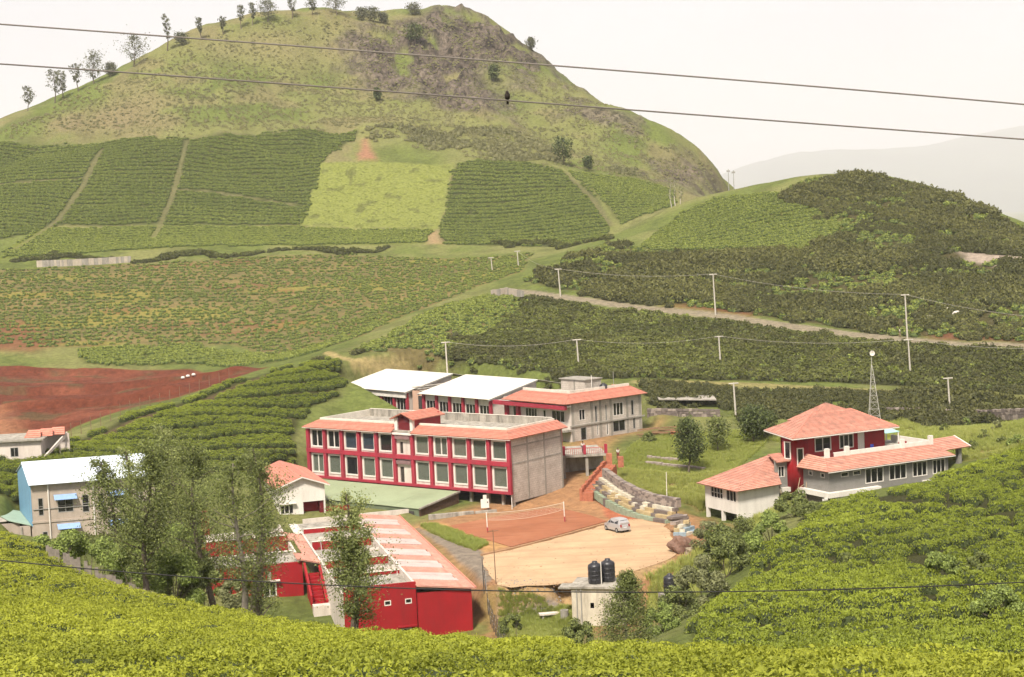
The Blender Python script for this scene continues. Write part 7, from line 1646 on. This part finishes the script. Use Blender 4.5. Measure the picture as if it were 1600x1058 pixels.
def wire(label, P, r, sagk=0.0, mat=None, name='power_line', n=24):
    P = [Vector(p) for p in P]; pts = []
    for a, b in zip(P, P[1:]):
        for i in range(n): t = i / n; q = a.lerp(b, t); q.z -= sagk * 4 * t * (1 - t); pts.append(q)
    pts.append(P[-1]); o = MB().tube(pts, r, 6).build(name, mat or METAL); return tagobj(o, label, 'power line')
PALEW = surf('pale_wire', (0.42, 0.39, 0.34), 0.6, 0.05, 2, 0)
wire('thin wire strung between the upper line of utility poles', [tops['k'], tops['a'], tops['b'], tops['c'], atd(1700, 500, 292)], 0.022, 1.0, PALEW)
wire('thin wire strung between the lower line of utility poles', [tops['d'], tops['e'], tops['f'], tops['g'], atd(1720, 540, 270)], 0.022, 1.0, PALEW)
CABLE = surf('grey_cable', (0.17, 0.15, 0.13), 0.6, 0.1, 3, 0)
def path3(pix, D): return [atd(px, py, D) for px, py in pix]
import bisect
def smoothpath(pix, D, n=40):
    xs_ = [p[0] for p in pix]; ys_ = [p[1] for p in pix]; co = np.polyfit(xs_, ys_, 3); X = np.linspace(xs_[0], xs_[-1], n)
    return [atd(a, float(np.polyval(co, a)), D) for a in X]
def cable(label, pix, D, r, mat): o = MB().tube([Vector(p) for p in smoothpath(pix, D)], r, 6).build('power_line', mat); return tagobj(o, label, 'power line')
cable('upper of the two cables crossing the sky and hilltop', [(-250, 20), (0, 37), (400, 67), (700, 91), (1000, 113), (1300, 137), (1600, 163), (1850, 186)], 26.0, 0.013, CABLE)
cable('lower of the two cables crossing the hill, with a bird on it', [(-250, 84), (0, 100), (400, 127), (790, 158), (1200, 188), (1600, 217), (1850, 236)], 26.5, 0.013, CABLE)
cable('black cable crossing the lower picture in front of the red lodging block', [(-250, 846), (0, 874), (400, 908), (750, 923), (1000, 928), (1200, 922), (1600, 908), (1850, 896)], 34.0, 0.015, surf('black_cable', (0.018, 0.017, 0.016), 0.6))
# bird on the wire
bp_ = atd(793, 157.5, 26.5); br = thing('bird', 'small dark bird perched on the lower cable', 'bird', (bp_[0], bp_[1], bp_[2] + 0.012))
BD = surf('bird_feathers', (0.035, 0.026, 0.02), 0.8, 0.3, 12, 0.2)
bm_ = MB().tube([(0.0, 0.02, 0.0), (0.0, 0.012, 0.025), (0.0, 0.0, 0.06), (0.0, -0.012, 0.095), (0.0, -0.02, 0.12), (0.0, -0.026, 0.138), (0, -0.03, 0.15)], 0.001, 10)
prof_r = [0.014, 0.036, 0.045, 0.038, 0.026, 0.024, 0.010]
for i in range(7):
    ring = bm_.v[i * 10:(i + 1) * 10]; cx = sum(p[0] for p in ring) / 10; cy = sum(p[1] for p in ring) / 10; cz_ = sum(p[2] for p in ring) / 10
    for k in range(10): p = ring[k]; s_ = prof_r[i] / 0.001; bm_.v[i * 10 + k] = (cx + (p[0] - cx) * s_, cy + (p[1] - cy) * s_, cz_ + (p[2] - cz_) * s_)
bm_.build('body', BD, br, True)
MB().slab([(-0.014, 0.02, 0.03), (0.014, 0.02, 0.03), (0.02, 0.055, -0.06), (-0.02, 0.055, -0.06)], 0.006).build('tail', BD, br)
MB().tube([(0, -0.048, 0.133), (0, -0.068, 0.129)], 0.005, 5, 0.001).build('beak', DKMETAL, br)
for s_ in (-1, 1): MB().slab([(s_ * 0.038, -0.02, 0.10), (s_ * 0.046, 0.02, 0.09), (s_ * 0.03, 0.045, 0.0), (s_ * 0.04, 0.01, 0.03)], 0.005).build('wing', BD, br); MB().tube([(s_ * 0.012, 0.0, 0.02), (s_ * 0.012, 0.0, -0.01)], 0.003, 4).build('foot', DKMETAL, br)
# lattice mast
mb_ = atd(1364, 646, 250); mz = hz_(mb_); mt = atd(1363, 553, 250)[2]; hm_ = mt - mz
mast = thing('lattice_mast', 'slim three-legged lattice mast with white dish behind the red house', 'mast', (mb_[0], mb_[1], mz))
LEGS = [(1.25 * math.cos(a), 1.25 * math.sin(a)) for a in (R(100), R(220), R(340))]
WM = surf('mast_steel', (0.42, 0.40, 0.36), 0.5, 0.1, 3, 0)
for lx, ly in LEGS: MB().tube([(lx, ly, -0.3), (lx * 0.1, ly * 0.1, hm_ * 0.8), (0, 0, hm_ * 0.84)], 0.055, 5).build('leg', WM, mast)
MB().tube([(0, 0, hm_ * 0.8), (0, 0, hm_ + 0.6)], 0.05, 5).build('spike', WM, mast)
for k in range(1, 8):
    f = 1 - k / 8 * 0.9 * 0.8 / 0.8; f = 1 - 0.9 * k / 8; z_ = hm_ * 0.8 * k / 8; f0 = 1 - 0.9 * (k - 1) / 8; z0 = hm_ * 0.8 * (k - 1) / 8
    for i in range(3):
        a, b = LEGS[i], LEGS[(i + 1) % 3]
        MB().tube([(a[0] * f, a[1] * f, z_), (b[0] * f, b[1] * f, z_)], 0.025, 4).build('brace', WM, mast); MB().tube([(a[0] * f0, a[1] * f0, z0), (b[0] * f, b[1] * f, z_)], 0.02, 4).build('brace', WM, mast)
ds_ = MB().lathe([(0.05, 0.0), (0.28, 0.06), (0.42, 0.16), (0.40, 0.17), (0.26, 0.08), (0.02, 0.03)], seg=18); ds_.v = [(p[0], -p[2] - 0.1, p[1]) for p in ds_.v]
ds_.build('dish', WHITE, mast, True, (0.1, 0, hm_ + 0.1))

# ================================================================== car
cp_ = onz(964, 829, 0.03)
car = thing('parked_car', 'silver hatchback parked at the corner of the sandy yard', 'car', (cp_[0], cp_[1], 0.03), R(121))
SILV = surf('silver_paint', (0.46, 0.45, 0.45), 0.3, 0.03, 1, 0, None, 0.6, None, 0, 0.35)
# stations along x (front +): (x, half width, z bottom, z belt, half width roof, z roof)
body = MB()
sec = [(-1.78, 0.70, 0.42, 0.80), (-1.72, 0.78, 0.30, 0.98), (-1.2, 0.82, 0.24, 1.02), (0.2, 0.83, 0.24, 1.00), (0.95, 0.82, 0.24, 0.98), (1.45, 0.77, 0.26, 0.86), (1.74, 0.66, 0.36, 0.70)]
for i, (x_, hw, z0, z1) in enumerate(sec):
    body.v += [(x_, -hw, z0), (x_, -hw * 1.03, (z0 + z1) / 2), (x_, -hw * 0.97, z1), (x_, hw * 0.97, z1), (x_, hw * 1.03, (z0 + z1) / 2), (x_, hw, z0)]
for i in range(len(sec) - 1):
    for k in range(6): body.f.append((i * 6 + k, i * 6 + (k + 1) % 6, (i + 1) * 6 + (k + 1) % 6, (i + 1) * 6 + k))
body.f += [tuple(range(6))[::-1], tuple((len(sec) - 1) * 6 + k for k in range(6))]
body.build('body', SILV, car, False)
cab = MB(); cs = [(-1.70, 0.74, 1.0, 0.62, 1.20), (-1.45, 0.76, 1.01, 0.60, 1.58), (-0.6, 0.78, 1.0, 0.62, 1.64), (0.25, 0.78, 0.99, 0.60, 1.60), (1.05, 0.72, 0.965, 0.60, 1.06)]
for x_, hw, zb_, hr, zr in cs: cab.v += [(x_, -hw, zb_), (x_, -hr, zr), (x_, hr, zr), (x_, hw, zb_)]
for i in range(len(cs) - 1):
    for k in range(4): cab.f.append((i * 4 + k, i * 4 + (k + 1) % 4, (i + 1) * 4 + (k + 1) % 4, (i + 1) * 4 + k))
cab.f += [(3, 2, 1, 0), tuple((len(cs) - 1) * 4 + k for k in range(4))]
cab.build('cabin', SILV, car)
CG = surf('car_glass', (0.02, 0.022, 0.025), 0.08, 0.0, 1, 0, None, 0.7)
for s_ in (-1, 1):
    for x0, x1 in ((-1.3, -0.62), (-0.52, 0.22), (0.28, 0.72)):
        f = lambda x_, t: (x_, s_ * (0.792 - 0.165 * t), 1.05 + 0.44 * t * (1 if x_ < 0.5 else 0.45))
        q = [f(x0, 0.05), f(x1, 0.05), f(x1 - 0.05, 0.95), f(x0 + 0.03, 0.95)]; MB().poly(q if s_ < 0 else q[::-1]).build('side_window', CG, car)
MB().poly([(-1.70, 0.60, 1.06), (-1.70, -0.60, 1.06), (-1.515, -0.53, 1.50), (-1.515, 0.53, 1.50)]).build('rear_window', CG, car)
MB().poly([(1.06, -0.62, 1.02), (1.06, 0.62, 1.02), (0.34, 0.54, 1.56), (0.34, -0.54, 1.56)]).build('windscreen', CG, car)
for x_ in (-1.12, 1.12):
    for s_ in (-1, 1):
        w_ = MB().lathe([(0.16, -0.10), (0.29, -0.10), (0.30, -0.07), (0.30, 0.07), (0.29, 0.10), (0.16, 0.10)], seg=18); w_.v = [(x_ + p[0], s_ * 0.76 + p[2], 0.30 + p[1]) for p in w_.v]
        wo = w_.build('wheel', surf('tyre', (0.02, 0.02, 0.02), 0.8), car)
        r_ = MB().lathe([(0.02, 0.0), (0.17, 0.0), (0.17, 0.03)], seg=14); r_.v = [(x_ + p[0], s_ * (0.865 + p[2] * 0.1), 0.30 + p[1]) for p in r_.v]; r_.build('rim', METAL, wo)
for s_ in (-1, 1):
    mbx(-1.80, -1.74, s_ * 0.60 - 0.1, s_ * 0.60 + 0.1, 0.70, 1.0).build('tail_light', surf('tail_red', (0.30, 0.02, 0.02), 0.3), car); mbx(1.62, 1.72, s_ * 0.5 - 0.14, s_ * 0.5 + 0.14, 0.60, 0.74).build('headlight', SHEETB, car)
    mbx(0.55, 0.70, s_ * 0.92 - 0.08, s_ * 0.92 + 0.08, 0.98, 1.10).build('mirror', SILV, car)
mbx(-1.86, -1.73, -0.72, 0.72, 0.30, 0.48).build('bumper', SILV, car); mbx(1.70, 1.80, -0.62, 0.62, 0.28, 0.44).build('bumper', SILV, car); mbx(-1.80, -1.775, -0.25, 0.25, 0.58, 0.70).build('number_plate', SHEETB, car)

# ================================================================== people and cattle
def person(label, loc, rz, shirt, trousers, h=1.7, stride=0.18):
    k = h / 1.7; t = thing('person', label, 'person', loc, rz)
    SKIN = surf('skin', (0.20, 0.105, 0.065), 0.6, 0.05, 3, 0)
    V = [(0, 0, .95), (0, 0, 1.15), (0, 0, 1.38), (0, .01, 1.47), (0, 0, 1.55), (0, 0, 1.66), (.19, 0, 1.40), (.24, .04, 1.13), (.25, -.06, .90), (-.19, 0, 1.40), (-.24, -.04, 1.13), (-.25, .06, .90),
         (.09, 0, .90), (.10, -stride * .5 - .02, .50), (.10, -stride * .6, .08), (.10, -stride * .6 - .14, .05), (-.09, 0, .90), (-.10, stride * .3 - .03, .50), (-.10, stride, .10), (-.10, stride - .13, .05)]
    Ed = [(0, 1), (1, 2), (2, 3), (3, 4), (4, 5), (2, 6), (6, 7), (7, 8), (2, 9), (9, 10), (10, 11), (0, 12), (12, 13), (13, 14), (14, 15), (0, 16), (16, 17), (17, 18), (18, 19)]
    Rr = [.13, .12, .13, .055, .085, .075, .06, .045, .035, .06, .045, .035, .085, .06, .045, .035, .085, .06, .045, .035]
    me = bpy.data.meshes.new('body'); me.from_pydata([tuple(c_ * k for c_ in v) for v in V], Ed, [])
    def mk(name, idx, grow, mat):
        m = {o_: i for i, o_ in enumerate(idx)}; vs = [tuple(c_ * k for c_ in V[i]) for i in idx]; es = [(m[a], m[b]) for a, b in Ed if a in m and b in m]
        return vs, es, [(Rr[i] + grow) * k for i in idx], mat, name
    for vs, es, rs, mat, name in (mk('body', list(range(20)), 0, SKIN), mk('shirt', [0, 1, 2, 6, 7, 9, 10], .018, shirt), mk('trousers', [0, 12, 13, 14, 16, 17, 18], .018, trousers)):
        if name == 'trousers': vs[0] = (0, 0, .98 * k)
        m2 = bpy.data.meshes.new(name); m2.from_pydata(vs, es, []); m2.materials.append(mat); o = bpy.data.objects.new(name, m2); COL.objects.link(o); o.parent = t
        bpy.context.view_layer.objects.active = o; o.modifiers.new('skin', 'SKIN').use_smooth_shade = True
        sv = m2.skin_vertices[0].data if len(m2.skin_vertices) else None
        if sv is None:
            bpy.ops.object.select_all(action='DESELECT'); o.select_set(True); bpy.ops.object.mode_set(mode='EDIT'); bpy.ops.object.mode_set(mode='OBJECT'); sv = m2.skin_vertices[0].data if len(m2.skin_vertices) else None
        if sv is not None:
            for i, r in enumerate(rs): sv[i].radius = (r, r)
            sv[0].use_root = True
        o.modifiers.new('sub', 'SUBSURF').levels = 1
    bpy.data.meshes.remove(me)
    hr = MB().lathe([(0.02, -0.02), (0.085, -0.01), (0.098, 0.05), (0.07, 0.10), (0.01, 0.12)], seg=12); hr.v = [(p[0] * k, (p[1] + 0.012) * k, (p[2] + 1.63) * k) for p in hr.v]; hr.build('hair', surf('black_hair', (0.012, 0.01, 0.009), 0.6), t, True)
    return t
def cow(label, loc, rz, seed):
    t = thing('cow', label, 'cow', loc, rz, 'white cattle grazing on the hill')
    V = [(0, 0, 1.05), (.55, 0, 1.08), (-.6, 0, 1.10), (.85, 0, 1.05), (1.12, 0, .70), (1.32, 0, .45), (-.78, 0, 1.0), (-.84, 0, .55)]; Ed = [(0, 1), (0, 2), (1, 3), (3, 4), (4, 5), (2, 6), (6, 7)]; Rr = [.30, .28, .28, .17, .13, .08, .05, .02]
    for sx, hind in ((.5, 0), (-.58, 1)):
        for sy in (-1, 1):
            n = len(V); dx = -.06 if hind else .0; V += [(sx, sy * .17, .75), (sx + (.05 if hind else 0), sy * .17, .52), (sx - (.10 if hind else -.02), sy * .17, .34), (sx + dx, sy * .17, .03)]; Ed += [(1 if not hind else 2, n), (n, n + 1), (n + 1, n + 2), (n + 2, n + 3)]; Rr += [.13, .085, .055, .05]
    m2 = bpy.data.meshes.new('body'); m2.from_pydata(V, Ed, []); m2.materials.append(surf('white_hide', (0.58, 0.54, 0.47), 0.9, 0.1, 2, 0.2)); o = bpy.data.objects.new('body', m2); COL.objects.link(o); o.parent = t
    bpy.context.view_layer.objects.active = o; o.modifiers.new('skin', 'SKIN').use_smooth_shade = True
    if len(m2.skin_vertices):
        for i, r in enumerate(Rr): m2.skin_vertices[0].data[i].radius = (r, r)
        m2.skin_vertices[0].data[0].use_root = True
    o.modifiers.new('sub', 'SUBSURF').levels = 1
    for s_ in (-1, 1): MB().tube([(1.08, s_ * .07, .86), (1.05, s_ * .17, .98), (1.10, s_ * .20, 1.08)], .025, 5, .006).build('horn', DKMETAL, t); MB().slab([(1.02, s_ * .10, .80), (1.0, s_ * .24, .80), (1.06, s_ * .24, .74), (1.08, s_ * .11, .74)], .02).build('ear', MATS['white_hide'], t)
    return t
WSH = surf('white_shirt', (0.60, 0.57, 0.52), 0.8, 0.05, 3, 0); MAR = surf('maroon_cloth', (0.22, 0.03, 0.04), 0.8, 0.1, 3, 0); NAV = surf('navy_cloth', (0.03, 0.03, 0.06), 0.8, 0.1, 3, 0); KHA = surf('khaki_cloth', (0.27, 0.21, 0.13), 0.8, 0.1, 3, 0)
P = cast(966, 719, 200); person('person in white shirt and maroon trousers walking on the earth path by the hostel', P, R(200), WSH, MAR)
P = cast(1406, 527, 280); person('person in pale clothes walking on the hill road by the pole', P, R(70), WSH, KHA, 1.75)
P = (_p1[0] + 2.9, _p1[1] + 1.6, 4.91); person('person in white shirt and dark trousers standing on the porch deck', P, R(10), WSH, NAV, 1.7, 0.04)
for i, (px, py, rz, lb) in enumerate(((1452, 504, 150, 'white cow grazing left of the other two on the hill'), (1481, 492, 30, 'white cow standing uppermost of the three on the hill'), (1496, 497, 200, 'white cow at the right of the three on the hill'))):
    cow(lb, cast(px, py, 270), R(rz), i)

# ------------------------------------------------------------------ the air
hz = bpy.data.meshes.new('haze')
_a = (-27000, -40, -66); _b = (27000, 26500, 1300)
hv = [(X, Y, Z) for X in (_a[0], _b[0]) for Y in (_a[1], _b[1]) for Z in (_a[2], _b[2])]
hz.from_pydata(hv, [], [(0, 1, 3, 2), (4, 6, 7, 5), (0, 4, 5, 1), (2, 3, 7, 6), (0, 2, 6, 4), (1, 5, 7, 3)])
hm = bpy.data.materials.new('haze'); hm.use_nodes = True; hm.node_tree.nodes.clear()
ho = hm.node_tree.nodes.new('ShaderNodeOutputMaterial'); hp = hm.node_tree.nodes.new('ShaderNodeVolumePrincipled')
hp.inputs['Color'].default_value = (0.93, 0.93, 0.985, 1); hp.inputs['Density'].default_value = 0.00009; hp.inputs['Anisotropy'].default_value = 0.0
hm.node_tree.links.new(hp.outputs[0], ho.inputs['Volume'])
hz.materials.append(hm)
haze = bpy.data.objects.new('haze', hz); COL.objects.link(haze); tagobj(haze, kind='stuff', label='pale haze over the valley and far hills', category='haze')
